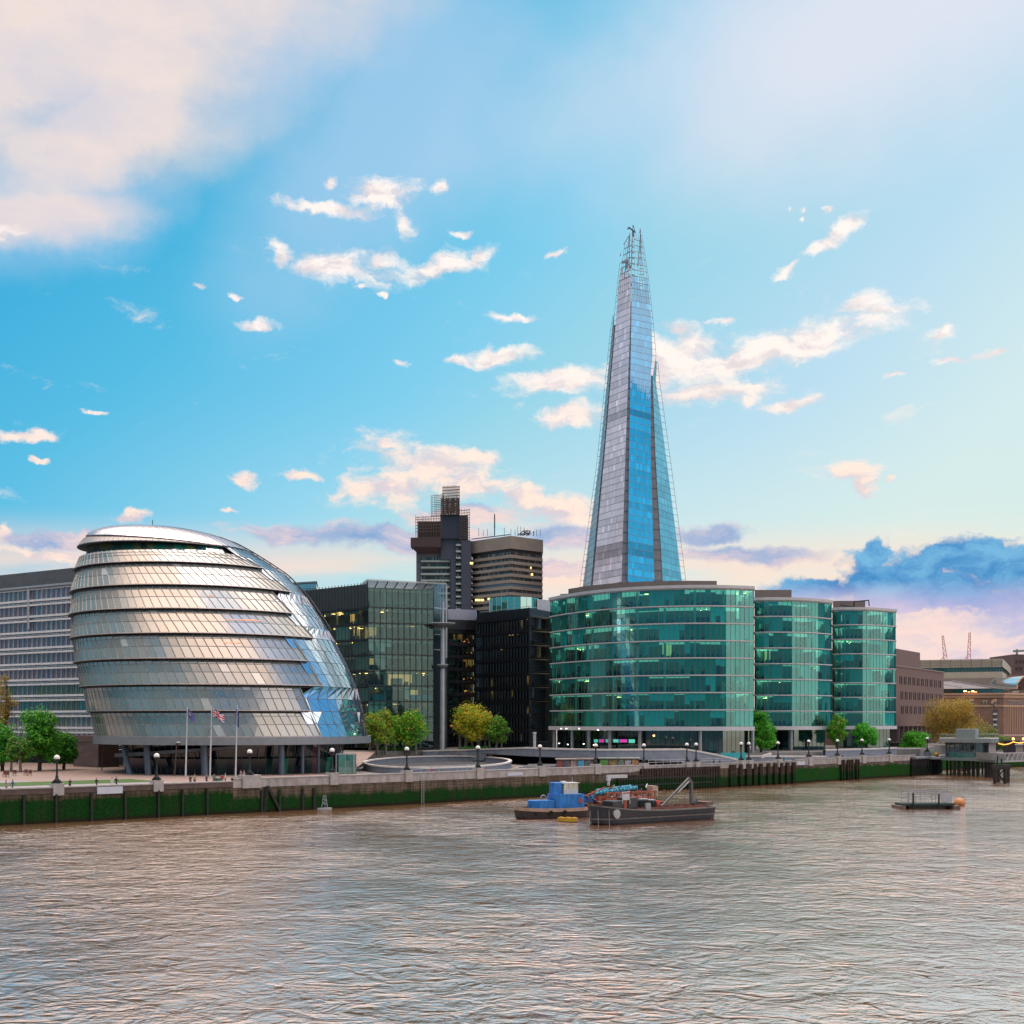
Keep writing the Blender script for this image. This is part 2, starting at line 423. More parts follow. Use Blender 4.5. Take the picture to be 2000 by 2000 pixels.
M_greyst = mat('blue_grey_stone', (0.20,0.22,0.27), 0.7, 0.0, 0.15, 0.8, 0.1)
M_ceil = emit('glowing_ceiling', (0.62,0.58,0.44), 0.45)  # whole ceiling emits, added to brighten the office interiors
M_core = mat('office_core_wall', (0.20,0.19,0.17), 0.8)
M_lampon = emit('lit_office_lamp', (1.0,0.42,0.13), 9.0)
M_lampor = emit('lit_orange_lamp', (1.0,0.35,0.10), 6.0)
M_lampwh = emit('lit_white_lamp', (1.0,0.92,0.75), 5.0)
# ---------------------------------------------------------------- ground, river, embankment line
WALL = [(-330,-53), (-115,133), (-69,173), (-23.7,212), (25.9,259), (47,276), (66,294), (89,318), (103,331), (112,341)]
WALL = [Vector(p) for p in WALL]
BANK2 = [Vector(p) for p in [(112,341), (124,372), (140,388), (163,404), (230,450), (420,600), (900,1100), (3000,3300)]]
def wall_at(u):
    k = (u-1000)/F
    for a, b in zip(WALL, WALL[1:]):
        fa, fb_ = a.x-k*a.y, b.x-k*b.y
        if fa <= 0 <= fb_: return a.lerp(b, fa/(fa-fb_))
    return None
GZ = 4.0; UZ = 6.6
m = bpy.data.materials.new('river_water'); m.use_nodes = True; t = NT(m.node_tree); m.node_tree.nodes.clear()
o_ = t.node('ShaderNodeOutputMaterial'); tcn = t.node('ShaderNodeTexCoord'); v = tcn.outputs['Object']
n_big = t.noise(t.vmath('MULTIPLY', v, (1.0, 0.6, 1.0)), 0.035, 5, 0.62)
silt = t.mix(t.smooth(t.noise(v, 0.02, 3, 0.5), 0.35, 0.65), (0.27,0.125,0.060), (0.31,0.160,0.085))
vr = t.node('ShaderNodeMapping'); t.put(vr.inputs[0], v); vr.inputs['Rotation'].default_value = (0,0,R(25)); vr.inputs['Scale'].default_value = (0.9,1.05,1.0)
w1 = t.noise(vr.outputs[0], 0.36, 3, 0.55, dist=0.8); w2 = t.noise(vr.outputs[0], 1.15, 4, 0.62, dist=0.5); w3 = t.noise(v, 0.16, 2, 0.5)
hgt = w3*0.8 + (1.0 - t.math('ABSOLUTE', w1*2.0-1.0))*0.50 + w2*0.30
amp = t.smooth(n_big, 0.40, 0.60, 0.50, 1.15)
bn = t.node('ShaderNodeBump'); t.put(bn.inputs['Strength'], amp); bn.inputs['Distance'].default_value = 0.60
t.put(bn.inputs['Height'], hgt)
df = t.node('ShaderNodeBsdfDiffuse'); t.put(df.inputs[0], silt); t.l.new(bn.outputs[0], df.inputs['Normal'])
gl = t.node('ShaderNodeBsdfGlossy'); gl.inputs['Color'].default_value = (1.0,0.91,0.85,1); gl.inputs['Roughness'].default_value = 0.08; t.l.new(bn.outputs[0], gl.inputs['Normal'])
fr = t.node('ShaderNodeFresnel'); fr.inputs['IOR'].default_value = 1.6; t.l.new(bn.outputs[0], fr.inputs['Normal'])
mx_ = t.node('ShaderNodeMixShader'); t.put(mx_.inputs[0], t.smooth(E(t, fr.outputs[0]), 0.05, 0.22, 0.05, 0.84)); t.l.new(df.outputs[0], mx_.inputs[1]); t.l.new(gl.outputs[0], mx_.inputs[2]); t.l.new(mx_.outputs[0], o_.inputs[0])
M_water = m
w = MB(); w.face([(-900,-300,0),(3000,-300,0),(3000,3600,0),(-900,3600,0)]); w.build('water', M_water); struct(bpy.data.objects['water'])
# riverbed far below closes the scene
M_pave = mat('promenade_paving', (0.20,0.185,0.175), 0.8, 0.0, 0.15, 0.6, 0.1)
M_pink = mat('pinkish_plaza_paving', (0.30,0.215,0.185), 0.8, 0.0, 0.1, 0.5, 0.1)
M_grass = mat('lawn_green', (0.045,0.11,0.014), 0.9, 0.0, 0.35, 1.2, 0.3)
gp = [p3(p, GZ) for p in WALL] + [p3(p, GZ) for p in BANK2[1:]] + [(3000,5000,GZ), (-5000,5000,GZ), (-5000,-60,GZ)]
w = MB(); w.face(gp); o = w.build('ground', M_pave); struct(o)
# raised plaza behind the terrace wall
up = [(-62,300), (-40,306), (-34,322), (-23,331), (-17,330.5), (-8,322.5), (3,318), (12,303), (20,293), (32,291), (44,296), (50,300), (58,303), (74,316), (92,338), (112,352), (130,392), (160,430), (700,1000), (700,4000), (-60,4000)]
w = MB(); w.prism([Vector(p) for p in up], GZ-0.2, UZ); o = w.build('upper_plaza_pavement', M_pave); struct(o)
# pink plaza sheet on the left and in front of the round office
pk = [(-150,215), (-78,214), (-46,211), (-30,224), (-27,236), (-33,262), (-38,291), (-62,291), (-95,330), (-200,330)]
w = MB(); w.face([(x, y, GZ+0.01) for x, y in pk]); o = w.build('plaza_paving', M_pink); struct(o)
rp = [(-50,280,GZ+0.02), (-33,270,GZ+0.02), (-34.2,322,UZ+0.02), (-40,306.2,UZ+0.02), (-50,303,UZ+0.02)]
w = MB(); w.face(rp); o = w.build('plaza_ramp_paving', M_pink); struct(o)
# lawn strips with a path between them
def strip_along(d0, d1, z, u0, u1, name, m_, kind='structure'):
    a, b_ = wall_at(u0), wall_at(u1); n_ = 24; L = []; Rr = []
    tdir = (b_-a).normalized(); nrm = Vector((-tdir.y, tdir.x))
    rows = []
    for k in range(n_+1):
        c = wall_at(u0+(u1-u0)*k/n_); rows.append([p3(c+nrm*d0, z), p3(c+nrm*d1, z)])
    w = MB(); w.grid(rows, 0, False); o = w.build(name, m_); o['kind'] = kind; return o
strip_along(25, 37, GZ+0.04, 2, 455, 'lawn', M_grass)
strip_along(46, 60, GZ+0.04, 2, 160, 'lawn', M_grass)
strip_along(1.2, 24.8, GZ+0.02, 2, 455, 'promenade_path', mat('path_stone', (0.27,0.25,0.25), 0.8, 0, 0.12, 0.7, 0.1))
strip_along(37.2, 45.8, GZ+0.03, 2, 250, 'promenade_path', MC['path_stone'])

# embankment wall: river face with weed, brown brick band, coping
def band_mat(name, zc, zt, gcol, gdark, ucol, ulow):
    m, t, b = principled(name); tcn = t.node('ShaderNodeTexCoord'); v = tcn.outputs['Object']
    x, y, z = t.sep(v); n = t.noise(v, 0.35, 5, 0.62); n2 = t.noise(t.vmath('MULTIPLY', v, (1.0,1.0,0.12)), 1.6, 4, 0.6); n3 = t.noise(v, 4.0, 4, 0.65)
    weed = t.mix(t.smooth(n3, 0.3, 0.7), gdark, gcol); weed = t.mix(t.smooth(n2, 0.45, 0.75)*0.75, weed, (0.035,0.03,0.018))
    upc = t.mix(t.smooth(n2, 0.35, 0.7), ulow, ucol)
    k = t.smooth(z + (n-0.5)*1.6 + (n3-0.5)*0.6 + (n2-0.5)*0.8, zc, zt)
    slime = t.smooth(z + (n-0.5)*0.8, 0.1, 0.7)
    br = t.node('ShaderNodeTexBrick'); t.put(br.inputs['Vector'], t.comb(x*0.756+y*0.655, z, 0.0)); br.inputs['Scale'].default_value = 1.0
    br.inputs['Brick Width'].default_value = 1.5; br.inputs['Row Height'].default_value = 0.5; br.inputs['Mortar Size'].default_value = 0.035
    br.inputs['Color1'].default_value = (1,1,1,1); br.inputs['Color2'].default_value = (.78,.76,.74,1); br.inputs['Mortar'].default_value = (.45,.43,.40,1)
    upc = t.mix(1.0, upc, br.outputs['Color'], 'MULTIPLY')
    c = t.mix(k, weed, upc); c = t.mix(slime, (0.02,0.018,0.010), c)
    t.put(b.inputs['Base Color'], c); b.inputs['Roughness'].default_value = 0.9; b.inputs['Specular IOR Level'].default_value = 0.12
    bn = t.node('ShaderNodeBump'); bn.inputs['Strength'].default_value = 0.5; bn.inputs['Distance'].default_value = 0.12
    t.put(bn.inputs['Height'], n3); t.l.new(bn.outputs[0], b.inputs['Normal']); return m
M_weed = band_mat('weedy_river_wall', 2.9, 3.7, (0.008,0.066,0.009), (0.003,0.022,0.004), (0.15,0.12,0.085), (0.085,0.065,0.045))
M_weed2 = band_mat('brick_river_wall', 1.9, 2.9, (0.009,0.066,0.009), (0.004,0.026,0.005), (0.19,0.145,0.115), (0.105,0.085,0.06))
M_parap = mat('parapet_dark_brick', (0.105,0.075,0.065), 0.85, 0, 0.3, 0.8, 0.3)
M_parst = mat('parapet_pale_stone', (0.37,0.335,0.32), 0.8, 0, 0.25, 0.9, 0.2, zs=0.5)
M_weedR = band_mat('bright_weed_wall', 3.0, 3.6, (0.012,0.085,0.008), (0.007,0.048,0.006), (0.20,0.16,0.15), (0.12,0.09,0.07))
def wall_run(u0, u1, name, label, mface, mpar, ztop, cop=0.12, z_par=4.05, thick=0.6, step=4.0):
    n_ = max(2, int(abs(u1-u0)/25)); pts = [wall_at(u0+(u1-u0)*k/n_) for k in range(n_+1)]
    tdir = (pts[-1]-pts[0]).normalized(); nrm = Vector((-tdir.y, tdir.x))
    r = thing(name, label, 'river wall', p3(pts[0], 0))
    w = MB(); w.grid([[p3(p - nrm*0.12, -3), p3(p, z_par)] for p in pts], 0, False); w.build('river_face', mface, r)
    w = MB(); w.grid([[p3(p - nrm*0.05, z_par), p3(p - nrm*0.05, ztop-0.18), p3(p+nrm*thick, ztop-0.18), p3(p+nrm*thick, GZ-0.3)] for p in pts], 0, False); w.build('parapet', mpar, r)
    w = MB(); w.grid([[p3(p - nrm*0.13, ztop-0.18), p3(p - nrm*0.13, ztop), p3(p+nrm*(thick+0.08), ztop), p3(p+nrm*(thick+0.08), ztop-0.18), p3(p - nrm*0.13, ztop-0.18)] for p in pts], 0, False); w.build('coping', M_stone, r)
    return r, pts, nrm
r1, pl, nl = wall_run(0.5, 455, 'river_wall', 'long low weed-covered river wall with dark parapet along the lawn', M_weed, M_parap, 5.0)
r0 = MB(); r0.grid([[p3(p, -3), p3(p, 4.9)] for p in WALL[:3]], 0, False)
o = r0.build('river_wall', M_weed); tag(o, 'weedy river wall running on out of the left edge of the photo', 'river wall')
for ch_u in (45, 108, 177, 243, 308, 355, 403):       # dark timber rubbing posts on the first wall
    c = wall_at(ch_u) - nl*0.25; w = MB(); w.box(p3(c, 1.0), (0.45,0.28,6.0), math.atan2(nl.y, nl.x)); w.build('rubbing_post', mat('wet_timber', (0.008,0.014,0.007), 0.8, 0, 0.3, 2, 0.3), r1)
r2, _, _ = wall_run(455, 1240, 'river_wall', 'middle river wall with tall pale stone parapet, green weed below', M_weed2, M_parst, 5.35, z_par=3.9)
r3, _, _ = wall_run(1240, 1552, 'river_wall', 'river wall piled with dark sheet steel and timber fenders', M_weed2, M_parst, 5.2)
r4, _, _ = wall_run(1552, 1788, 'river_wall', 'bright green weedy river wall in front of the right office block', M_weedR, M_parst, 5.45)
for uu in (510,545,590,612): 
    c = wall_at(uu) - nl*0.2; w = MB(); w.box(p3(c, 0.9), (0.35,0.35,5.0), math.atan2(nl.y, nl.x)); w.build('rubbing_post', MC['wet_timber'], r2)
w = MB(); a_, b_ = wall_at(520)-nl*0.35, wall_at(545)-nl*0.35; w.bar(p3(a_,4.0), p3(b_,0.0), 0.4); w.bar(p3(a_,4.0), p3(wall_at(515)-nl*0.35,0.0), 0.4); w.build('raking_brace', MC['wet_timber'], r2)
# sheet piles
w = MB()
uu = 1206
M_pile = band_mat('rusty_pile', 1.9, 2.8, (0.014,0.055,0.016), (0.006,0.025,0.010), (0.10,0.065,0.055), (0.055,0.042,0.035))
while uu < 1405:
    c = wall_at(uu); top = 3.3 if uu < 1250 else 4.55
    w = MB(); w.box(p3(c-nl*0.35, top/2-1), (0.45,0.55,top+2), math.atan2(nl.y, nl.x)); w.build('sheet_pile', M_pile, r3)
    uu += 5.0
for zz in (1.3, 2.6):
    w = MB(); w.grid([[p3(wall_at(q)-nl*0.75, zz-0.15), p3(wall_at(q)-nl*0.75, zz+0.15)] for q in range(1206, 1406, 20)], 0, False); w.build('waling_beam', MC['wet_timber'], r3)
fend = [1424,1430,1443,1456,1460,1470,1482,1497,1510,1522,1534,1546]
for q in fend:
    for dq in (0, 2.6):
        w = MB(); c = wall_at(q+dq)-nl*0.45; w.box(p3(c, 1.2), (0.42,0.42,7.2), math.atan2(nl.y, nl.x)); w.build('timber_fender', M_pile, r3)
for q in (1641,1645,1653,1657,1662,1670,1674):
    w = MB(); c = wall_at(q)-nl*0.45; w.box(p3(c, 1.3), (0.42,0.42,7.2), math.atan2(nl.y, nl.x)); w.build('timber_fender', M_pile, r4)
# blank notice boards on the wall
for (ua, ub, z0, z1, lab) in ((189,239,3.75,4.75,'pale blue-white blank board on the dark parapet at left'), (990,1020,4.15,4.75,'small lilac-white board on the pale stone parapet'), (1556,1571,4.1,4.9,'pale board on the parapet where the timber fenders end')):
    a_, b_ = wall_at(ua)-nl*0.16, wall_at(ub)-nl*0.16; w = MB()
    w.grid([[p3(a_,z0),p3(b_,z0),p3(b_+nl*0.09,z0),p3(a_+nl*0.09,z0),p3(a_,z0)],[p3(a_,z1),p3(b_,z1),p3(b_+nl*0.09,z1),p3(a_+nl*0.09,z1),p3(a_,z1)]],0,False)
    w.face([p3(a_,z1),p3(b_,z1),p3(b_+nl*0.09,z1),p3(a_+nl*0.09,z1)])
    o = w.build('notice_board', mat('pale_board', (0.55,0.58,0.66), 0.6, 0, 0.06)); tag(o, lab, 'sign')
# ladder on the wall near u 822
w = MB(); a_, b_ = wall_at(821)-nl*0.3, wall_at(826)-nl*0.3
for q in (a_, b_): w.bar(p3(q,0), p3(q,4.2), 0.07)
for k in range(12): w.bar(p3(a_,0.3+k*0.33), p3(b_,0.3+k*0.33), 0.05)
o = w.build('wall_ladder', mat('galvanised', (0.35,0.35,0.33), 0.5, 0.5)); tag(o, 'thin metal ladder fixed down the middle river wall', 'ladder')
# sheet-piled corner and the recessed bank behind the pier
def plain_bank(pts, z0, z1, name, label, m_, cop=True):
    w = MB(); w.grid([[p3(p, -3), p3(p, z1)] for p in pts], 0, False); r = w.build(name, m_)
    tag(r, label, 'river wall'); return r
dk = [wall_at(1788), Vector((103,331)), Vector((112,341)), Vector((118,352))]
M_dkp = band_mat('dark_sheet_piling', 2.2, 3.0, (0.010,0.022,0.018), (0.006,0.012,0.012), (0.05,0.042,0.045), (0.03,0.028,0.03))
r5 = thing('river_wall', 'nearly black sheet-piled wall corner left of the pier', 'river wall', p3(dk[0],0))
w = MB(); fine = spaced(dk, 0.5)
rows = []
nn = Vector((-0.72,0.7))
for i, p in enumerate(fine):
    q = p - nn*(0.35 if (i//2) % 2 else 0.0); rows.append([p3(q,-3), p3(q,4.3)])
w.grid(rows, 0, False); w.build('sheet_piling', M_dkp, r5)
w = MB(); w.grid([[p3(p-nn*-0.3,4.3), p3(p-nn*0.5,4.3), p3(p-nn*0.5,4.75), p3(p+nn*0.7,4.75)] for p in fine], 0, False); w.build('capping_beam', M_steel, r5)
plain_bank([Vector((118,352))]+BANK2[1:], -3, 4.2, 'river_wall', 'far low river bank wall behind the pier piles', M_weedR)
# ---------------------------------------------------------------- leaning round glass office
CD = [(11.1,198,720,236.0),(16.0,184,712,236.3),(20.9,170,699,237.0),(25.8,159,680,238.5),(30.7,151,657,240.5),(35.6,148,630,243.3),(40.5,149,600,246.7),
      (45.4,155,560,250.7),(48.0,158,525,253),(50.5,164,490,256),(52.5,168,460,259),(54.0,176,425,262),(55.0,196,388,266),(55.5,225,360,269)]
CC = []
for z, L, Rr, fr in CD:
    k = (Rr-L)/2/F; r = fr*k/(1-k); cy = fr+r; cx = ((L+Rr)/2-1000)/F*cy; CC.append((z, cx, cy, r))
def CON(z):
    if z <= CC[0][0]: return CC[0][1:]
    for a, b in zip(CC, CC[1:]):
        if z <= b[0]:
            f = (z-a[0])/(b[0]-a[0]); return tuple(a[i]+(b[i]-a[i])*f for i in (1,2,3))
    f = min(1, (z-55.5)/0.5); a = CC[-1]; return (a[1], a[2], a[3]*math.sqrt(max(0, 1-f)))
def EP(z, phi, d=0.0, zc=None):
    cx, cy, r = CON(z if zc is None else zc); r += d - 0.5*min(1, r/10)
    return Vector((cx + r*math.sin(phi), cy - r*math.cos(phi), z))
def phi_for(z, u):
    lo, hi = R(-70), R(80)
    for _ in range(40):
        mid = (lo+hi)/2; p = EP(z, mid); uu = 1000 + F*p.x/p.y
        if uu < u: lo = mid
        else: hi = mid
    return (lo+hi)/2
egg = thing('round_glass_office', 'bulbous leaning glass office of stacked tilted rings beside the lawn', 'office building', (-57, 263, GZ))
M_eggp = mirror_glass('silvery_facade_pane', (0.10,0.13,0.12), 0.26, 0.15, (0.84,0.79,0.74), attr=True)
M_rim = mat('bronze_grey_rim', (0.30,0.26,0.25), 0.4, 0.3, 0.15); M_eggm = mat('egg_frame_grey', (0.27,0.27,0.265), 0.5, 0.2)
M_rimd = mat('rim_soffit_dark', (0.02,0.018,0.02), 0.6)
M_mull = mat('facade_mullion', (0.13,0.12,0.125), 0.4, 0.3)
M_atr = mirror_glass('atrium_mirror_pane', (0.05,0.13,0.17), 0.60, 0.02, (0.86,0.92,0.95))
PB = [(625,603),(603,584),(627,599),(599,568),(610,569),(569,528),(565,511),(511,468)]
PL = R(-165)
zl = [11.1+4.9*k for k in range(8)] + [48.2]
rnd = random.Random(3)
for k in range(8):
    z0, z1 = zl[k], zl[k+1]
    if k < 7: zt = z1 - 0.35
    else: zt = z1
    pb0, pb1 = phi_for(z0, PB[k][0]), phi_for(z1, PB[k][1])
    n = 60; w = MB(); mu = MB()
    zs = [z0+0.25, (z0+zt)/2+0.15, zt-0.55, zt]
    def pt(zf, ph0, ph1, z):
        f = (z-z0)/(z1-z0); d = 0.36*(1-f) - 0.14*f
        return EP(z, ph0+(ph1-ph0)*f, d)
    lines = []
    for i in range(n+1):
        a0 = PL + (pb0-PL)*i/n; a1 = PL + (pb1-PL)*i/n; lines.append([pt(0, a0, a1, z) for z in zs])
    run = 0
    for i in range(n):
        if run <= 0: run = rnd.randint(2, 9); tone = rnd.choice([0,0,0,1,2])
        run -= 1
        for j in range(3):
            a, b, c, d = lines[i][j], lines[i+1][j], lines[i+1][j+1], lines[i][j+1]
            g0 = rnd.uniform(0.85, 1.15)
            base = {0:(0.11,0.125,0.115),1:(0.05,0.08,0.085),2:(0.09,0.095,0.085)}[tone] if j == 1 else (0.165,0.18,0.165)
            if j == 0 : base = (0.165,0.185,0.17)
            if j == 2 : base = (0.20,0.20,0.19)
            if rnd.random() < 0.02: base = (0.45,0.45,0.42)
            nrm = (b-a).cross(d-a).normalized(); s1, s2 = rnd.uniform(-.012,.012), rnd.uniform(-.012,.012)
            w.face([a+nrm*s1, b+nrm*s2, c-nrm*s1, d-nrm*s2], 0, tuple(x*g0 for x in base))
        if i: 
            q = lines[i]; mu.bar(q[0]+(q[0]-q[3])*0.02, q[3], 0.15)
    for j in (1, 2):
        mu.grid([[L_[j]+Vector((0,0,-0.06)) + (L_[j]-Vector((CON(z0)[0], CON(z0)[1], L_[j].z))).normalized()*0.06, L_[j]+Vector((0,0,0.06))+ (L_[j]-Vector((CON(z0)[0], CON(z0)[1], L_[j].z))).normalized()*0.06] for L_ in lines], 0, False)
    mu.bar(lines[-1][0], lines[-1][3], 0.35)
    fl = w.build('glass_ring', M_eggp, egg); mu.build('mullions', M_eggm, fl)
    # projecting rim and the shadow gap under it
    w = MB(); rows = []
    for i in range(n+1):
        ph = PL + (pb0-PL)*i/n
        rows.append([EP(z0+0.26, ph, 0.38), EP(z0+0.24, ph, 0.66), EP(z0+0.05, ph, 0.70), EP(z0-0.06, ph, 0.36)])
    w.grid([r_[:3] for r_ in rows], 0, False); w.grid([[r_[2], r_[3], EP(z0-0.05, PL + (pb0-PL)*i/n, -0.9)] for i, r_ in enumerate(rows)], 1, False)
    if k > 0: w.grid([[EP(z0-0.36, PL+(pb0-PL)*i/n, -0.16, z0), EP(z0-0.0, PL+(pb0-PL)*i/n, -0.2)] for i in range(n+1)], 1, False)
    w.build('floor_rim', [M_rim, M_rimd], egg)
# atrium: smooth mirror skin on the river side with slanting glazing bars
nA = 26; w = MB(); mu = MB(); rows = []
def pbz(z):
    for k in range(8):
        if z < zl[k+1] or k == 7:
            f = min(1, (z-zl[k])/(zl[k+1]-zl[k])); return phi_for(z, PB[k][0]+(PB[k][1]-PB[k][0])*f)
zz = []; z = 11.1
while z < 50.2: zz.append(z); z += 2.45
zz.append(50.3)
rr = random.Random(5)
for z in zz:
    p0 = max(R(-5), min(pbz(min(z,48.2)) - R(4), R(60))); rows.append([EP(z, p0 + (R(178)-p0)*(i/nA), 0.12) for i in range(nA+1)])
for j in range(len(rows)-1):
    for i in range(nA):
        a, b, c, d = rows[j][i], rows[j][i+1], rows[j+1][i+1], rows[j+1][i]
        nrm = (b-a).cross(d-a).normalized(); s1, s2 = rr.uniform(-.02,.02), rr.uniform(-.02,.02)
        w.face([a+nrm*s1, b+nrm*s2, c-nrm*s1, d-nrm*s2])
atr = w.build('atrium_glass', M_atr, egg)
def ebar(a, b): mu.bar(a, b, 0.09)
for j, r_ in enumerate(rows):
    for i in range(nA):
        ebar(r_[i], r_[i+1])
        if j < len(rows)-1:
            ebar(r_[i], rows[j+1][i])
            if i: ebar(r_[i], rows[j+1][i-1])
mu.build('glazing_bars', mat('atrium_bar', (0.16,0.15,0.19), 0.4, 0.4), atr)
# core so nothing shows through
w = MB(); w.grid([[EP(z, R(a), -1.2) for a in range(0, 360, 10)] for z in zz], 0, False, True)
w.build('inner_drum', mat('egg_core_dark', (0.02,0.03,0.035), 0.7), egg)
# terrace level glass, canopy visor and roof shell
w = MB(); rr = random.Random(8)
for i in range(48):
    a, b = R(-160+i*4.4), R(-160+(i+1)*4.4)
    w.face([EP(48.0,a,-1.5), EP(48.0,b,-1.5), EP(51.3,b,-1.2,50.5), EP(51.3,a,-1.2,50.5)], 0, rr.choice([(0.01,0.10,0.08),(0.02,0.14,0.11),(0.03,0.06,0.05),(0.10,0.12,0.05),(0.015,0.05,0.06)]))
w.build('terrace_glazing', mirror_glass('terrace_glass', (0,0,0), 0.25, 0.03, (1,1,1), attr=True), egg)
w = MB(); w.grid([[EP(48.2,R(a),-0.2), EP(48.2,R(a),-1.6)] for a in range(-170, 60, 5)], 0, False); w.build('terrace_floor', M_rimd, egg)
def vis(phi):
    d = math.degrees(phi); t_ = max(0, min(1, (d+110)/150)); zb = 51.0 - 1.0*t_**0.8; ztp = zb + 3.2*(1-t_)**1.05 + 0.12*(1-t_) + 0.06; return zb, min(ztp, 54.3)
w = MB(); n = 56; rows = []
for i in range(n+1):
    ph = R(-172) + R(212)*i/n; zb, ztp = vis(ph); zm = zb+(ztp-zb)*0.72
    rows.append([EP(zb, ph, -1.0, 50.2), EP(zb-0.05, ph, 0.9, 50.2), EP(zm, ph, 0.35, zm), EP(ztp, ph, -0.1, ztp)])
for i in range(n):
    a, b = rows[i], rows[i+1]
    w.face([a[0],b[0],b[1],a[1]], 1); w.face([a[1],b[1],b[2],a[2]], 0, (0.17,0.13,0.125)); w.face([a[2],b[2],b[3],a[3]], 0, (0.26,0.19,0.18))
vz = w.build('visor', [mirror_glass('visor_panel', (0,0,0), 0.22, 0.25, (1,0.93,0.88), attr=True), M_rimd], egg)
w = MB()
for i in range(1, n): w.bar(rows[i][1], rows[i][2], 0.1); w.bar(rows[i][2], rows[i][3], 0.1)
w.grid([[r_[1]+Vector((0,0,-0.12)), r_[1]+Vector((0,0,0.08))] for r_ in rows], 0, False)
w.build('visor_trim', M_mull, vz)
w = MB(); mu = MB(); rows = []; nR = 60
for i in range(nR+1):
    ph = R(-180) + R(360)*i/nR; d = math.degrees(ph)
    if -172 < d < 42: zs0 = vis(ph)[1] + 0.12
    elif d >= 42: zs0 = 50.1
    else: zs0 = 54.0
    rows.append([EP(zs0 + (55.98-zs0)*(1-(1-q/10)**1.5), ph, 0.15) for q in range(11)])
w.grid(rows, 0, True)
rf = w.build('roof_shell', mirror_glass('roof_panel_pinkish', (0.30,0.22,0.22), 0.24, 0.16, (1.0,0.93,0.93)), egg)
for i in range(0, nR): 
    for q in range(0, 8): mu.bar(rows[i][q], rows[i][q+1], 0.06)
mu.grid([[r_[0]+Vector((0,0,-0.2)), r_[0]+Vector((0,0,0.1))+(r_[0]-Vector((CON(50)[0],CON(50)[1],r_[0].z))).normalized()*0.1] for r_ in rows], 0, False)
mu.build('roof_seams', M_mull, rf)
# dark ladder rail over the north shoulder
w = MB(); prev = None
for k in range(26):
    z = 55.6 - 22*(k/25)**1.6; ph = R(97 - 4*(k/25)); p = EP(z, ph, 0.75)
    if prev is not None: w.bar(prev, p, 0.22); w.bar(p, EP(z, ph, 0.1), 0.12)
    prev = p
w.build('cleaning_rail', M_dark, egg)
w = MB(); w.lathe((CON(55.5)[0], CON(55.5)[1], 55.9), [(2.4,0),(2.2,0.35),(0,0.4)], 20); w.bar((CON(55.5)[0]+0.6, CON(55.5)[1], 56), (CON(55.5)[0]+0.6, CON(55.5)[1], 57.6), 0.12); w.build('roof_cap', M_dark, egg)
# underside: fascia, recessed lobby glass, slanting ramp, columns
w = MB(); rows = []
for i in range(97):
    ph = R(-180+i*3.75); rows.append([EP(11.12, ph, 0.05), EP(11.15, ph, 0.8), EP(9.7, ph, 0.8), EP(9.7, ph, -8)])
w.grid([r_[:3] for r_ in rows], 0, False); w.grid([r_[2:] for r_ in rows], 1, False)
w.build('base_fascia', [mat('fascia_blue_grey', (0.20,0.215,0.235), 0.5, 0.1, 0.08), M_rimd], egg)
w = MB(); rr = random.Random(4)
for i in range(92):
    a, b = R(-180+i*3.913), R(-180+(i+1)*3.913)
    for (z0, z1) in ((GZ-0.3, 7.0), (7.0, 9.9)):
        cc_ = rr.choice([(0.008,0.015,0.02),(0.01,0.04,0.035),(0.004,0.006,0.015),(0.02,0.03,0.02)])
        if i > 52 and rr.random() < 0.3: cc_ = rr.choice([(0.03,0.20,0.14),(0.12,0.05,0.05),(0.05,0.10,0.08)])
        if i < 38 and z0 < 6: cc_ = (0.004,0.006,0.025)
        w.face([EP(z0,a,-5.5), EP(z0,b,-5.5), EP(z1,b,-4.8), EP(z1,a,-4.8)], 0, cc_)
lob = w.build('lobby_glazing', mirror_glass('lobby_glass', (0,0,0), 0.07, 0.03, (1,1,1), attr=True), egg)
w = MB()
for i in range(92):
    a = R(-180+i*3.913); w.bar(EP(GZ-0.2,a,-5.4), EP(9.8,a,-4.7), 0.09)
w.build('lobby_mullions', M_mull, lob)
w = MB(); rows = []
for i in range(41):
    f = i/40; ph = R(-62 + 92*f); z = 7.05 + 2.5*f**1.25
    rows.append([EP(z+0.75-0.25*f, ph, -3.4), EP(z+0.75-0.25*f, ph, -2.9), EP(z, ph, -2.9), EP(z-0.1, ph, -4.9)])
w.grid(rows, 0, False); w.build('slanting_ramp', mat('ramp_grey', (0.15,0.155,0.165), 0.6), egg)
Mcol = mat('column_blue_grey', (0.09,0.115,0.155), 0.45, 0.1)
for (ub, ut, wd) in ((240,226,0.55),(278,275,0.62),(396,394,0.66),(556,556,0.6),(600,600,0.32),(633,633,0.3)):
    p = EP(9.8, phi_for(9.8, ut), -1.6); q = EP(GZ-0.2, phi_for(9.8, ub), -1.6)
    w = MB(); w.tube([q, p], wd, 12); w.build('column', Mcol, egg)
c = PT(676, 1500, 246); c.z = GZ
w = MB(); w.box((c.x, c.y, GZ+1.9), (3.4,3,3.8), 0.3); ob = w.build('entrance_box', mirror_glass('entrance_glass', (0.03,0.16,0.13), 0.15, 0.03), egg)
w = MB()
for sx in (-1,0,1):
    for sy in (-1,1): w.bar(c+Vector((sx*1.7,sy*1.5,0)), c+Vector((sx*1.7,sy*1.5,3.85)), 0.13)
for sy in (-1,1): w.bar(c+Vector((-1.7,sy*1.52,3.85)), c+Vector((1.7,sy*1.52,3.85)), 0.13)
w.build('entrance_frame', M_pale, egg)
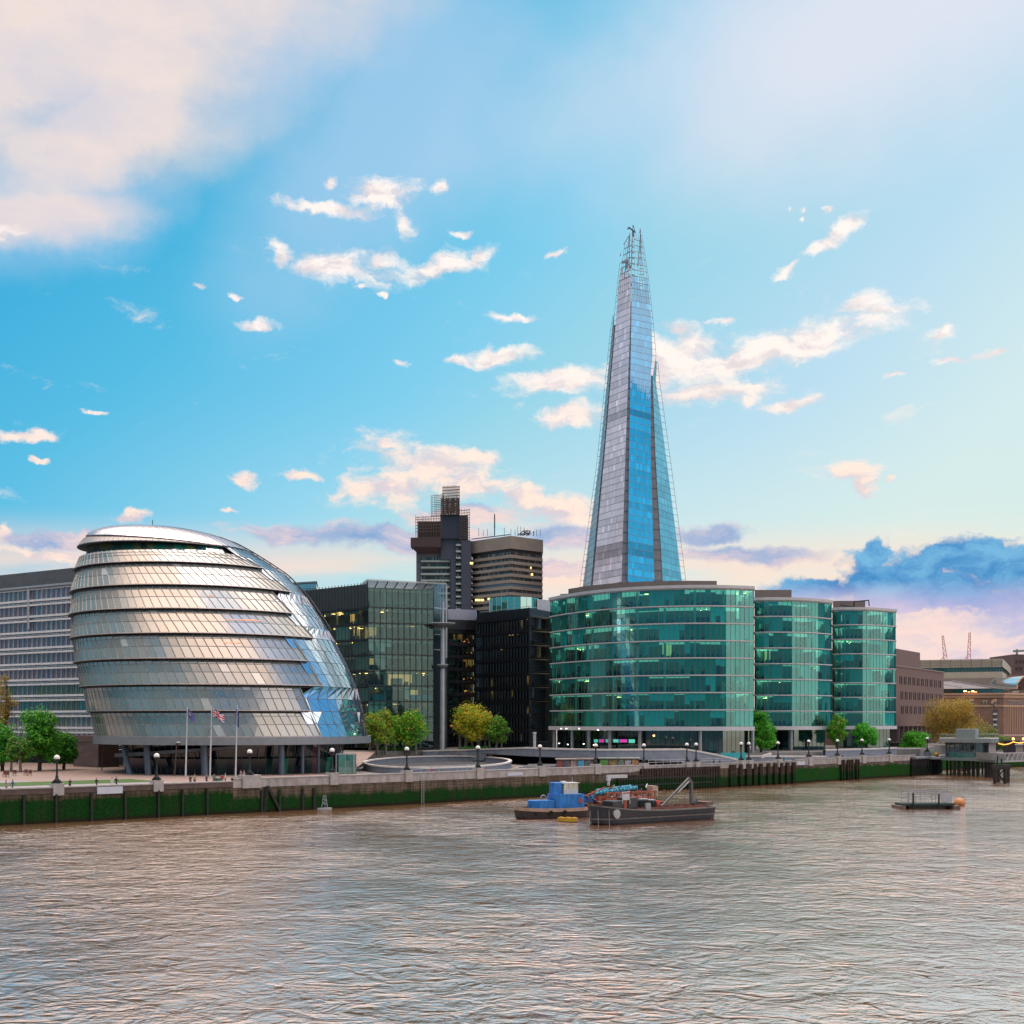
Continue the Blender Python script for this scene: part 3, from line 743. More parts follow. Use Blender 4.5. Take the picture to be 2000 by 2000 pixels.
# warm emissive strips set just outside the panes of some rings
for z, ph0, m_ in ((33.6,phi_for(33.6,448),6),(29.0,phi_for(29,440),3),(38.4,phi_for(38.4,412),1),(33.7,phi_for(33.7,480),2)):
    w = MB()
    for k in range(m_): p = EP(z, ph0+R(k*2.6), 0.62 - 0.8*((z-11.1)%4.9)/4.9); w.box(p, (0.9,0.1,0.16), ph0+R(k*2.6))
    w.build('warm_strip', emit('warm_strip_emit', (0.75,0.30,0.16), 0.9), egg)
# ---------------------------------------------------------------- curtain-walled office blocks
M_tealg = glass('green_tinted_glass', (0.20,0.97,0.92), 0.13, 0.015, (0.42,1.0,1.0), edge=0.60)
M_blind = mat('drawn_blind', (0.50,0.55,0.50), 0.8, 0, 0.05)
M_blbr = mat('bright_blind', (0.78,0.80,0.78), 0.8, 0, 0.05); M_blbg = mat('beige_blind', (0.50,0.36,0.26), 0.8, 0, 0.05); M_glow = emit('glowing_wall_patch', (0.80,0.42,0.16), 0.55); M_ceild = emit('dim_glowing_ceiling', (0.35,0.33,0.25), 0.10)  # wall patches and dim ceiling emit, standing in for lamp light indoors
M_blindd = mat('half_dark_blind', (0.20,0.25,0.24), 0.8, 0, 0.05)
M_desk = mat('dark_office_furniture', (0.018,0.018,0.02), 0.8)
M_beige = mat('beige_partition', (0.30,0.24,0.15), 0.8)
M_colm = mat('interior_column', (0.50,0.50,0.46), 0.7)
def curtain(root, curve, z0, z1, nfl, rnd, gm, slabm=None, depth=9.0, slab_h=0.34, slab_out=0.26, side=1, mw=0.09, lights=0.03, fw=None, blind_p=0.62, interior=True, jit=0.012, mm=None, cols=True, ceil=None, glow=0.025):
    """floors of glass on a plan curve; side=+1 when the inside lies to the left of the curve"""
    fh = (z1-z0)/nfl; inn = lambda d: offset(curve, d*side)
    c_in = inn(depth); c_bl = inn(0.45); c_out = inn(-slab_out); c_mid = inn(depth*0.45); c_col = inn(1.6)
    n = len(curve); mm = mm or M_mull
    for f in range(nfl):
        a, b = z0+f*fh, z0+(f+1)*fh
        w = MB()
        for i in range(n-1):
            p, q = curve[i], curve[i+1]; nr = Vector((-(q-p).y, (q-p).x)).normalized()*side
            s1, s2, s3 = (rnd.uniform(-jit, jit) for _ in range(3))
            w.face([p3(p+nr*(s1),a), p3(q+nr*(s2),a), p3(q+nr*(s3-s1),b), p3(p+nr*(s3-s2),b)])
        gb = w.build('glass_band', gm, root)
        w = MB()
        for i in range(n): w.bar(p3(curve[i],a), p3(curve[i],b), mw)
        w.build('mullions', mm, gb)
        if slabm is not None:
            w = MB(); w.grid([[p3(curve[i],b-slab_h), p3(c_out[i],b-slab_h*0.75), p3(c_out[i],b), p3(curve[i],b)] for i in range(n)], 0, False)
            w.build('floor_edge', slabm, root)
        if interior:
            w = MB()
            w.grid([[p3(inn(0.15)[i] if False else c_bl[i],b-0.45), p3(c_in[i],b-0.45)] for i in range(n)], 0, False)
            w.grid([[p3(c_bl[i],a+0.06), p3(c_in[i],a+0.06)] for i in range(n)], 1, False)
            w.grid([[p3(c_in[i],a), p3(c_in[i],b)] for i in range(n)], 1, False)
            i = 0
            while i < n-2:                                   # partitions and clutter
                L_ = rnd.randint(2, 7); j = min(n-1, i+L_)
                if rnd.random() < 0.45:
                    mi = rnd.choice([1,2,3,4]); h = rnd.choice([fh*0.35, fh*0.5, fh*0.86]); src = c_mid if rnd.random()<0.6 else c_col
                    for k in range(i, j): w.face([p3(src[k],a), p3(src[k+1],a), p3(src[k+1],a+h), p3(src[k],a+h)], mi)
                if rnd.random() < glow:
                    for k in range(i, min(j, i+2)): w.face([p3(c_mid[k],a), p3(c_mid[k+1],a), p3(c_mid[k+1],a+fh*.8), p3(c_mid[k],a+fh*.8)], 10)
                if rnd.random() < 0.75:
                    for k in range(i, j):
                        h = rnd.uniform(0.6, 1.5); w.face([p3(c_col[k],a), p3(c_col[k+1],a), p3(c_col[k+1],a+h), p3(c_col[k].lerp(c_col[k+1],.3),a+h*rnd.uniform(.5,1))], 2)
                i = j
            i = 0
            while i < n-1:                                   # drawn blinds just behind the glass
                L_ = rnd.randint(1, 6); j = min(n-1, i+L_)
                if rnd.random() < blind_p:
                    dr = rnd.choice([0.25,0.35,0.5,0.97,0.97,0.97]); mi = rnd.choice([4,5,5,8,8,9])
                    for k in range(i, j):
                        d2_ = dr if rnd.random() < 0.8 else rnd.uniform(.2,.97)
                        w.face([p3(c_bl[k],b-fh*d2_), p3(c_bl[k+1],b-fh*d2_), p3(c_bl[k+1],b-0.1), p3(c_bl[k],b-0.1)], mi)
                i = j
            if cols:
                for i in range(3, n-1, 6): p = c_col[i]; w.tube([p3(p,a), p3(p,b)], 0.3, 8, 6, False)
            for i in range(1, n-1):
                if rnd.random() < lights:
                    for q_ in range(rnd.randint(1,4)):
                        p = c_mid[i].lerp(c_bl[i], rnd.uniform(0.1, 0.8)) + Vector((rnd.uniform(-.8,.8),0)); w.box(p3(p,b-0.6-rnd.uniform(0,.5)), (rnd.choice([.22,.22,1.0]),.2,.1), 0, 7)
            w.build('office_interior', [ceil or M_ceil, M_core, M_desk, M_beige, M_blindd, M_blind, M_colm, M_lampon, M_blbr, M_blbg, M_glow], gb)
def roof_of(root, poly, z, m_, name='roof'):
    w = MB(); w.face([p3(p,z) for p in poly]); w.build(name, m_, root)
def curved_block(name, label, front, back, zb, zt, nfl, seed, plant, zg=UZ, base_in=2.0, ncol=6, colx=None, base_glass=None, lights=0.03, bcurve=None, tgt=1.22):
    rnd = random.Random(seed); cv = resample(front, tgt)
    root = thing(name, label, 'office building', p3(cv[len(cv)//2], zg))
    curtain(root, cv, zb, zt, nfl, rnd, M_tealg, M_white, lights=lights)
    co = offset(cv, -0.55); ci = offset(cv, 3.0)
    w = MB(); w.grid([[p3(cv[i],zb), p3(co[i],zb), p3(co[i],zb-0.95), p3(ci[i],zb-0.95)] for i in range(len(cv))], 0, False)
    w.build('lower_fascia', mat('fascia_white', (0.55,0.54,0.57), 0.5, 0, 0.05), root)
    w = MB(); w.grid([[p3(cv[i],zt), p3(co[i],zt), p3(co[i],zt+0.7), p3(ci[i],zt+0.75)] for i in range(len(cv))], 0, False); w.build('roof_edge', M_white, root)
    poly = [Vector(p) for p in cv] + [Vector(p) for p in back]
    roof_of(root, poly, zt+0.4, M_pale)
    # return walls
    for (p, q) in ((cv[-1], Vector(back[0])), (Vector(back[-1]), cv[0])):
        s = spaced([p, q], 1.6); w = MB()
        curtain(root, s, zb, zt, nfl, rnd, M_tealg, M_white, depth=4, lights=0.0)
    w = MB()
    bk = [Vector(b_) for b_ in back]
    for p, q in zip(bk, bk[1:]): w.face([p3(p,zg), p3(q,zg), p3(q,zt+0.4), p3(p,zt+0.4)])
    w.build('rear_wall', M_pale, root)
    # recessed ground floor
    bc = offset(cv, base_in) if bcurve is None else resample(bcurve, 1.5)
    w = MB(); n = len(bc)
    cols_ = [(0.006,0.008,0.012)]*5 + [(0.012,0.04,0.035),(0.02,0.015,0.03),(0.01,0.06,0.05)]
    if base_glass: cols_ = base_glass
    hz = (zb-0.9-zg)/2
    for i in range(n-1):
        for (a, b) in ((zg-0.5, zg+hz),(zg+hz, zb-0.9)):
            w.face([p3(bc[i],a), p3(bc[i+1],a), p3(bc[i+1],b), p3(bc[i],b)], 0, rnd.choice(cols_))
    sh = w.build('shopfront_glazing', mirror_glass('shopfront_glass', (0,0,0), 0.10, 0.03, (0.8,1,0.95), attr=True), root)
    w = MB()
    for i in range(n): w.bar(p3(bc[i],zg-0.3), p3(bc[i],zb-0.9), 0.08)
    w.build('shopfront_mullions', M_dark, sh)
    if colx:
        for u in colx:
            k = (u-1000)/F; best = min(offset(cv, 0.5), key=lambda p: abs(p.x/p.y-k))
            w = MB(); w.tube([p3(best,zg-0.3), p3(best,zb-0.9)], 0.42, 12); w.build('column', mat('column_grey_metal', (0.30,0.30,0.32), 0.4, 0.3), root)
    for (pl_, z0, z1, mm) in plant:
        w = MB(); w.prism([Vector(p) for p in pl_], z0, z1); w.build('rooftop_plant_room', mm, root)
    return root, cv, bc
M_plant = mat('brown_plant_cladding', (0.135,0.105,0.095), 0.6, 0.1, 0.08, 0.3)
def uy(*a): return [Vector((PX(u, Y), Y)) for u, Y in a]
A, cvA, bcA = curved_block('curved_glass_office', 'widest bowed green glass office with white floor lines, in front of the tall spire', uy((1075,331),(1110,322),(1170,311.5),(1250,304),(1340,300.5),(1410,300.5),(1472,303)),
    uy((1450,345),(1120,352)), 12.9, 45.4, 8, 21,
    [(uy((1110,333),(1150,325),(1200,319),(1260,315),(1330,313.5),(1400,314),(1396,335),(1150,340)), 45.6, 48.6, M_plant), (uy((1094,332),(1114,331),(1120,340),(1098,340)), 45.6, 47.2, M_steel)],
    colx=(1081,1116,1152,1191,1253,1366,1470), lights=0.03)
B, cvB, bcB = curved_block('curved_glass_office', 'middle bowed green glass office, narrower, stepping behind the widest one', uy((1474,331),(1500,330),(1550,330.5),(1590,333),(1624,338)),
    uy((1610,372),(1480,372)), 12.9, 45.4, 8, 33,
    [(uy((1474,345),(1546,345),(1544,356),(1474,356)), 45.6, 49.6, M_plant)], colx=(1545,), base_in=2.2, base_glass=[(0.01,0.07,0.07),(0.01,0.05,0.055),(0.015,0.10,0.10),(0.006,0.02,0.02)],
    bcurve=uy((1500,340),(1540,336.5),(1575,338),(1611,341)))
Cc, cvC, bcC = curved_block('curved_glass_office', 'rightmost and smallest bowed green glass office, beside the brown brick block', uy((1626,360),(1650,358.5),(1690,358.5),(1720,361),(1749,365)),
    uy((1738,400),(1632,400)), 12.9, 45.4, 8, 45,
    [(uy((1627,372),(1690,372),(1688,384),(1628,384)), 45.6, 49.2, M_plant)], base_in=2.2, base_glass=[(0.01,0.07,0.07),(0.01,0.04,0.045),(0.015,0.09,0.09),(0.02,0.02,0.03)],
    bcurve=uy((1632,372),(1655,366),(1690,364),(1715,366),(1738,369)))
# roof crane on the right block
w = MB(); p = PT(1668, 1186, 368); w.bar(p, p+Vector((0,0,1.6)), .35); w.bar(p+Vector((0,0,1.6)), p+Vector((4.2,0,2.0)), .3); w.bar(p+Vector((4.2,0,2.0)), p+Vector((4.4,0,0.3)), .25); w.bar(p, p+Vector((-4,0,0.6)), .3)
w.build('window_cleaning_cradle', M_dark, Cc)
# lamps and lit signs in the ground floor of the widest block
for u, v in ((1277,1437),(1292,1437),(1307,1437),(1323,1437),(1300,1451),(1315,1451),(1331,1451),(1372,1425),(1376,1425),(1380,1425),(1393,1425),(1405,1425),(1411,1425)):
    p = PT(u, v, 304.5); w = MB(); w.lathe(p3(p, p.z-0.2), [(0,0),(0.2,0.1),(0.24,0.22),(0.2,0.34),(0,0.44)], 8); w.build('pendant_lamp', M_lampor, A)
for u, v in ((1096,1423),(1106,1423),(1131,1423),(1168,1426),(1176,1425),(1182,1426),(1092,1452),(1109,1454),(1140,1453),(1160,1455)):
    p = PT(u, v, 320 if u<1130 else 311); w = MB(); w.box(p, (0.3,0.2,0.16)); w.build('shop_light', M_lampwh, A)
for (ua, ub, va, vb, Y, m_) in ((1160,1168,1444,1450,312,(0.02,0.25,0.16)),(1170,1180,1444,1450,311.5,(0.25,0.02,0.16)),(1183,1190,1444,1450,311.3,(0.05,0.22,0.16)),(1198,1208,1444,1450,309.5,(0.06,0.30,0.22)),(1210,1225,1444,1450,308.5,(0.32,0.03,0.20)),(1228,1246,1444,1451,307.3,(0.06,0.34,0.24)),(1258,1264,1445,1451,306.5,(0.05,0.25,0.2))):
    a_, b_ = PT(ua, vb, Y-.3), PT(ub, va, Y-.3); w = MB(); w.box(((a_.x+b_.x)/2, Y-.3, (a_.z+b_.z)/2), (b_.x-a_.x, .15, b_.z-a_.z)); w.build('lit_shop_sign', emit('sign_%d' % ua, m_, 1.2), A)

# left banded office: long slab, right end hidden by the round office
lb = thing('banded_office', 'long grey office slab with white horizontal bands behind the left trees', 'office building', (-120, 315, GZ))
La, Lb = Vector((PX(-260, 352), 352)), Vector((PX(300, 288), 288))
s = spaced([La, Lb], 0.92); n = len(s); nv = Vector((-(Lb-La).y, (Lb-La).x)).normalized(); dirv = (Lb-La).normalized(); ang = math.atan2(dirv.y, dirv.x)
if nv.y < 0: nv = -nv
M_lbg = mirror_glass('banded_office_glass', (0,0,0), 0.16, 0.05, (0.9,0.9,1.0), attr=True)
M_band = mat('band_blue_white', (0.74,0.74,0.76), 0.55, 0, 0.08)
rnd = random.Random(12)
zt0 = 48.2; zs = [46.3 - 3.86*k for k in range(11)]
for k, zt in enumerate(zs[:-1]):
    zb = zs[k+1]; w = MB(); run = 0
    for i in range(n-1):
        if run <= 0: run = rnd.randint(3, 14); base = rnd.choice([(0.20,0.15,0.17),(0.14,0.13,0.17),(0.20,0.13,0.14),(0.17,0.16,0.17)]) if k < 6 else rnd.choice([(0.02,0.10,0.09),(0.09,0.12,0.12),(0.06,0.09,0.03),(0.12,0.11,0.12)])
        run -= 1
        f = (0.18 if i % 2 else 1.0)*rnd.uniform(.85,1.15)
        w.face([p3(s[i],zb), p3(s[i+1],zb), p3(s[i+1],zt), p3(s[i],zt)], 0, tuple(x*f*1.9 for x in base))
    gb = w.build('window_strip', M_lbg, lb)
    w = MB()
    for i in range(0, n, 2): w.bar(p3(s[i]-nv*.12,zb), p3(s[i]-nv*.12,zt), 0.13)
    w.build('window_fins', M_steel, gb)
    w = MB(); mid = (La+Lb)/2
    for zc, hh in ((zt-0.05, 0.42), (zb+1.05, 0.50)):
        w.box(p3(mid-nv*0.35, zc), ((Lb-La).length, 0.5, hh), ang)
    w.box(p3(mid-nv*0.16, zb+0.45), ((Lb-La).length, 0.2, 0.12), ang)
    w.build('white_band', M_band, lb)
w = MB(); w.box(p3((La+Lb)/2+nv*11, (46.3+51)/2+0.2), ((Lb-La).length, 21, 3.6), ang); w.box(p3((La+Lb)/2+nv*9, 46.45), ((Lb-La).length+.3, 19.5, 0.35), ang); w.build('roof_storey', mat('roof_storey_grey', (0.10,0.105,0.12), 0.6), lb)
w = MB(); w.box(p3((La+Lb)/2+nv*10.3, (46+GZ)/2+3), ((Lb-La).length-0.4, 20, 38.5), ang); w.build('building_core', M_pale, lb)
w = MB()
for i in range(6, n, 18): w.bar(p3(s[i]-nv*.5,36.6), p3(s[i]-nv*.5,46.6), 0.5)
w.build('upper_fins', M_pale, lb)
for i in range(4, n, 14): w = MB(); w.box(p3(s[i]-nv*.2,5.8), (0.8,0.8,4.0), ang); w.build('column', M_pale, lb)
w = MB(); w.box(p3((La+Lb)/2+nv*2.5, 5.7), ((Lb-La).length, 1, 3.6), ang); w.build('recessed_ground_floor', M_dark, lb)
# brick wall at its foot
st = thing('low_brick_wall', 'reddish brown stone block wall at the foot of the banded office', 'wall', p3(PT(172,1480,286),GZ))
w = MB(); a_, b_ = PT(143,1450,288), PT(192,1450,281); w.prism([(a_.x,a_.y),(b_.x,b_.y),(b_.x+3,b_.y+5),(a_.x+3,a_.y+6)], GZ-.2, 9.6)
m_, t_, b__ = principled('reddish_block_wall'); br = t_.node('ShaderNodeTexBrick'); tcn = t_.node('ShaderNodeTexCoord'); x_, y_, z_ = t_.sep(tcn.outputs['Object']); t_.put(br.inputs['Vector'], t_.comb(x_+y_*0.6, z_, 0.0)); br.inputs['Scale'].default_value = 1.0
br.inputs['Color1'].default_value = (0.15,0.085,0.07,1); br.inputs['Color2'].default_value = (0.10,0.06,0.05,1); br.inputs['Mortar'].default_value = (0.04,0.03,0.03,1); br.inputs['Row Height'].default_value = 0.45; br.inputs['Brick Width'].default_value = 1.4
t_.l.new(br.outputs[0], b__.inputs['Base Color']); w.build('block_wall', m_, st)
w = MB(); w.prism([(a_.x-.2,a_.y-.3),(b_.x+.2,b_.y-.3),(b_.x+3,b_.y+5),(a_.x+3,a_.y+6)], 9.6, 10.9); w.build('wall_cap', mat('wall_cap_brown', (0.12,0.075,0.07), 0.7), st)

# middle square glass office, corner towards the river
md = thing('square_glass_office', 'boxy dark green glass office with open roof canopy, right of the round office', 'office building', (-37, 332, UZ))
M_mg = glass('smoky_green_glass', (0.42,0.68,0.62), 0.06, 0.015, (0.50,0.78,0.80), edge=0.5)
cx = Vector((PX(719,330), 330)); rt = Vector((PX(847,336), 336)); lf = Vector((PX(560,352), 352))
rnd = random.Random(77)
f1 = spaced([cx, rt], 1.55); f2 = spaced([lf, cx], 1.3)
curtain(md, f1, 7.2, 43.6, 9, rnd, M_mg, None, lights=0.34, mw=0.20, blind_p=0.10, mm=M_dark, jit=0.006, ceil=M_ceild, glow=0.35)
curtain(md, f1, 43.6, 48.7, 1, rnd, M_mg, None, lights=0.0, mw=0.13, blind_p=0.0, mm=M_dark, depth=5, ceil=M_ceild)
curtain(md, f2, 7.2, 43.6, 9, rnd, M_mg, M_dark, lights=0.22, mw=0.13, blind_p=0.4, mm=M_dark, glow=0.3, ceil=M_ceild, slab_h=0.6, slab_out=0.4)
w = MB()
for k in range(10): zc = 7.2+k*36.4/9; w.bar(p3(cx+Vector((0,-.1)),zc), p3(rt+Vector((0,-.1)),zc), 0.30); w.bar(p3(cx+Vector((0,.5)),zc-.9), p3(rt+Vector((0,.5)),zc-.9), 0.28, 1)
w.build('transom_lines', [M_dark, mat('pale_green_spandrel', (0.20,0.30,0.27), 0.5)], md)
w = MB(); w.grid([[p3(p,43.6), p3(p,49.6)] for p in f2], 0, False); w.build('roof_screen', mat('dark_louvre', (0.055,0.065,0.068), 0.6), md)
w = MB()
for p in f2: w.bar(p3(p+Vector((-.1,-.3)),43.6), p3(p+Vector((-.1,-.3)),50), 0.15)
w.build('screen_fins', M_dark, md)
back = [Vector((PX(847,336)+2, 372)), Vector((PX(560,352)-2, 372))]
w = MB(); bp = [rt, back[0], back[1], lf]
for p, q in zip(bp, bp[1:]): w.face([p3(p,UZ), p3(q,UZ), p3(q,48.7), p3(p,48.7)])
w.face([p3(p,48.7) for p in (lf, cx, rt, back[0], back[1])]); w.build('rear_walls', M_dark, md)
w = MB(); w.prism([cx+Vector((0,.3)), rt+Vector((0,.3)), rt+Vector((0,3)), cx+Vector((0,3))], UZ-.3, 7.2); w.build('plinth', M_dark, md)
# canopy over the roof edge
cr = Vector((PX(872,340), 340)); cz = 50.5
w = MB(); w.prism([cx+Vector((-.3,-.4)), cr+Vector((0,-.4)), cr+Vector((0,.2)), cr+Vector((-3,20)), cx+Vector((-6,22))], cz, cz+0.35, bottom=True); w.build('roof_canopy', glass('canopy_sky_through', (0.72,0.71,0.74), 0.10, 0.1), md)  # see-through so the sky stands in for a bright underside
w = MB()
for k in range(9):
    p = cx.lerp(cr, k/8); w.bar(p3(p+Vector((0,-.3)),cz-0.1), p3(p+Vector((-3,19)),cz-0.1), 0.22)
w.build('canopy_ribs', M_steel, md)
w = MB(); pr = [cr+Vector((-k*0.9, k*2.2)) for k in range(6)]
for k in range(6):
    w.bar(p3(pr[k],32.5), p3(pr[k],cz+.1), 0.16)
w.bar(p3(cr,cz+.1), p3(cr,31), 0.4); w.bar(p3(cr,44), p3(rt,44), 0.2); w.bar(p3(cr,37), p3(rt,37), 0.2); w.bar(p3(cr,33), p3(rt,33), 0.2)
w.build('screen_frame', M_white, md)
w = MB(); w.face([p3(rt,35.5), p3(cr,35.5), p3(cr,cz), p3(rt,cz)]); w.build('glass_screen', glass('clear_screen', (0.75,0.85,0.85), 0.15, 0.03), md)
w = MB(); w.prism([rt+Vector((0,.4)), Vector((PX(864,342),342)), Vector((PX(866,342),360)), rt+Vector((0,20))], UZ, 37); w.build('stair_tower', mat('stair_tower_dark', (0.03,0.038,0.05), 0.4, 0.2), md)
w = MB()
for k in range(4): p = PX(736+k*0, 331)
for (ua, ub, k, cc) in ((728,752,2,(0.02,0.42,0.60)),(797,846,2,(0.02,0.42,0.60)),(806,818,4,(0.02,0.25,0.14)),(792,815,1.05,(0.25,0.03,0.08))):
    z0 = 7.2+(k+1)*36.4/9; z0 = 7.2 + (3 if k==2 else (4 if k==4 else 2))*36.4/9
    w.face([p3(Vector((PX(ua,331.6),331.6+ (ua-719)*0.045)),z0+.3), p3(Vector((PX(ub,331.6),331.6+(ub-719)*0.045)),z0+.3), p3(Vector((PX(ub,331.6),331.6+(ub-719)*0.045)),z0+1.8 if k==2 else z0+3.3), p3(Vector((PX(ua,331.6),331.6+(ua-719)*0.045)),z0+1.8 if k==2 else z0+3.3)], 0, cc)
w.build('coloured_panels', attr_mat('coloured_panel', 0.5), md)
# small pale blue office corner peeping out left of it
pb = thing('pale_blue_office', 'sliver of pale blue office roofline between the round office and the square one', 'office building', (PX(600,380),380,UZ))
w = MB(); w.prism(uy((520,386),(617,378),(622,395),(520,400)), UZ, ZV(1150,380)); w.prism(uy((520,385.5),(618,377.5),(622,395),(520,400)), ZV(1150,380), ZV(1138,378)); w.build('pale_upper_storeys', mirror_glass('pale_blue_pane', (0.10,0.20,0.26), 0.4, 0.1), pb)
w = MB(); w.prism(uy((520,384.5),(619,376.5),(622,395),(520,400)), ZV(1139,378), ZV(1136,378)); w.build('roof_edge', M_steel, pb)

# dark office, right of the mast
dk_ = thing('dark_office', 'near-black gridded office with yellow lit windows and a green glass rooftop drum', 'office building', (4.6, 350, UZ))
c0 = Vector((PX(1034,352),352)); l0 = Vector((PX(931,371),371)); r0_ = Vector((PX(1085,368),368))
M_dg = glass('dark_smoked_glass', (0.16,0.20,0.13), 0.10, 0.02, (0.7,0.8,0.85), edge=0.35)
rnd = random.Random(5)
d1_ = spaced([l0, c0], 1.35); d2_ = spaced([c0, r0_], 1.1)
curtain(dk_, d1_, 8.5, 43.5, 9, rnd, M_dg, M_dark, lights=0.20, mw=0.40, blind_p=0.35, mm=M_dark, glow=0.25, ceil=M_ceild, slab_h=1.25, slab_out=0.35)
w = MB(); w.prism([l0+Vector((0,-.1)), c0+Vector((0,-.3)), r0_, r0_+Vector((0,30)), l0+Vector((0,30))], 43.5, ZV(1187,352)); w.prism([c0+Vector((.1,.1)), r0_, r0_+Vector((0,2)), l0+Vector((0,12)), l0+Vector((.1,2)) ], UZ-.2, 8.5); w.build('dark_parapet', M_dark, dk_)
w = MB(); w.grid([[p3(p,UZ), p3(p,43.5)] for p in d2_], 0, False); gr_ = w.build('gridded_side', mirror_glass('near_black_glass', (0.012,0.016,0.03), 0.10, 0.05), dk_)
w = MB()
for k in range(0, 41): w.bar(p3(d2_[0]+Vector((.1,-.1)),8.5+k*0.875 if k%4 else 8.5+k*0.875), p3(r0_+Vector((.1,-.1)),8.5+k*0.875), 0.22 if k % 4 == 0 else 0.06)
for i, p in enumerate(d2_):
    w.bar(p3(p+Vector((.05,-.05)),UZ), p3(p+Vector((.05,-.05)),43.5), 0.2)
w.build('grey_grid', mat('slate_grid', (0.05,0.06,0.085), 0.5, 0.2), gr_)
w = MB(); w.prism([d1_[0], c0, r0_, r0_+Vector((0,20)), l0+Vector((0,20))], UZ-.2, 8.6) ; w.build('ground_storey', mirror_glass('ground_black_glass', (0.006,0.012,0.014), 0.06, 0.05), dk_)
w = MB(); c_ = Vector((PX(1004,372),372)); ring = [c_+Vector((7.2*math.cos(a*math.pi/12), 7.2*math.sin(a*math.pi/12))) for a in range(24)]
w.prism(ring, 44, ZV(1166,366)); dr = w.build('rooftop_drum', mirror_glass('drum_green_glass', (0.015,0.20,0.16), 0.35, 0.03, (0.7,1,0.95)), dk_)
w = MB()
for p in ring: w.bar(p3(p*1.0,44), p3(p,ZV(1166,366)), 0.12)
w.build('drum_bars', M_white, dr)
w = MB(); w.prism([Vector((PX(1049,368),368)), Vector((PX(1075,372),372)), Vector((PX(1075,372),384)), Vector((PX(1049,368),384))], 44, ZV(1170,368)); w.build('louvred_plant_room', M_pale, dk_)
w = MB(); a_, b_ = l0+Vector((1,0)), c0+Vector((-.2,.4)); zz_ = ZV(1184,352)
w.bar(p3(a_,zz_), p3(b_,zz_), 0.12); w.bar(p3(b_,zz_), p3(r0_,zz_), 0.12)
for k in range(12): q = a_.lerp(b_, k/11); w.bar(p3(q,44.2), p3(q,zz_), 0.09)
w.build('roof_railing', M_pale, dk_)
# darker recessed block between mast and dark office, with pale plant box
rc = thing('recessed_dark_office', 'very dark recessed office under a pale lilac plant box, behind the tall mast', 'office building', (PX(900,376),376,UZ))
rnd = random.Random(55); q1 = spaced(uy((866,374),(932,378)), 1.6)
curtain(rc, q1, 8.0, 41.0, 9, rnd, M_dg, M_dark, lights=0.05, mw=0.25, blind_p=0.25, mm=M_dark, ceil=M_ceild, slab_h=1.3, slab_out=0.2)
w = MB(); w.prism(uy((862,373),(934,377),(934,400),(862,400)), 41.0, ZV(1211,376)); w.build('dark_cornice', M_dark, rc); w = MB(); w.prism(uy((862,375),(934,379),(934,398),(862,398)), UZ, 8.0); w.build('dark_base', M_dark, rc)
w = MB(); w.prism(uy((871,374),(930,377),(932,396),(868,396)), ZV(1211,375)+.01, ZV(1190,375)); w.build('pale_plant_box', mat('lilac_grey_panel', (0.36,0.37,0.46), 0.5, 0, 0.04), rc)
# ---------------------------------------------------------------- the tall glass spire
sp = thing('glass_spire_tower', 'very tall tapering glass spire with split open top and a small crane', 'skyscraper', (PX(1236,780), 780, UZ))
M_s_l = mirror_glass('spire_glass', (0.30,0.28,0.31), 0.10, 0.06, (0.92,0.92,0.98), attr=True)
M_fr = mat('spire_frame', (0.26,0.30,0.35), 0.5, 0.3)
M_sd = mat('spire_recess', (0.28,0.28,0.32), 0.6, 0.2)
def lerp(a, b, t): return a + (b-a)*t
def edge(tab, v):
    """tab: list of (v, u, Y) from bottom to top"""
    if v >= tab[0][0]: a, b = tab[0], tab[1]
    else:
        for a, b in zip(tab, tab[1:]):
            if v >= b[0]: break
    f = (v-a[0])/(b[0]-a[0]); return a[1]+(b[1]-a[1])*f, a[2]+(b[2]-a[2])*f
def facet(L, Rr, vb, vt, seed, tintf, name='glass_facet', ncol=9, fin=0.0, open_above=None, lat=None, latw=0.22):
    """sloping glass sheet between two edges, storey by storey; open lattice above open_above"""
    rnd = random.Random(seed); Yc = 780; w = MB(); mu = MB(); dz = 4.0
    z = ZV(vb, Yc); zt = ZV(vt, Yc); rows = []
    while z < zt:
        v = HV - (z-H)*F/Yc
        (uL, YL), (uR, YR) = edge(L, v), edge(Rr, v)
        rows.append((v, Vector((PX(uL,YL), YL, z)), Vector((PX(uR,YR), YR, z)))); z += dz
    if not rows: return
    for k in range(len(rows)-1):
        v, a, b = rows[k]; v2, c, d = rows[k+1]
        wid = (b-a).length; nc = max(2, int(wid/1.9)) if wid > 1.5 else 1
        band = rnd.uniform(0.85, 1.15)
        for i in range(nc):
            p, q, r_, s_ = a.lerp(b, i/nc), a.lerp(b, (i+1)/nc), c.lerp(d, (i+1)/nc), c.lerp(d, i/nc)
            if open_above and v < open_above and (rnd.random() < min(1.0, 0.35+(open_above-v)/110)): continue
            nr = (q-p).cross(s_-p).normalized(); s1, s2 = rnd.uniform(-.012,.012), rnd.uniform(-.012,.012)
            t_ = tintf(rnd, v, i/nc, band)
            w.face([p+nr*s1, q+nr*s2, r_-nr*s1, s_-nr*s2], 0, t_)
        mu.bar(a, b, 0.32 if (open_above and v < open_above) else 0.18)
        if open_above and v < open_above+30:
            for i in range(nc+1): mu.bar(a.lerp(b, i/nc), c.lerp(d, i/nc), 0.20)
    gl_ = w.build(name, M_s_l, sp); mu.build('facet_frame', M_fr, gl_)
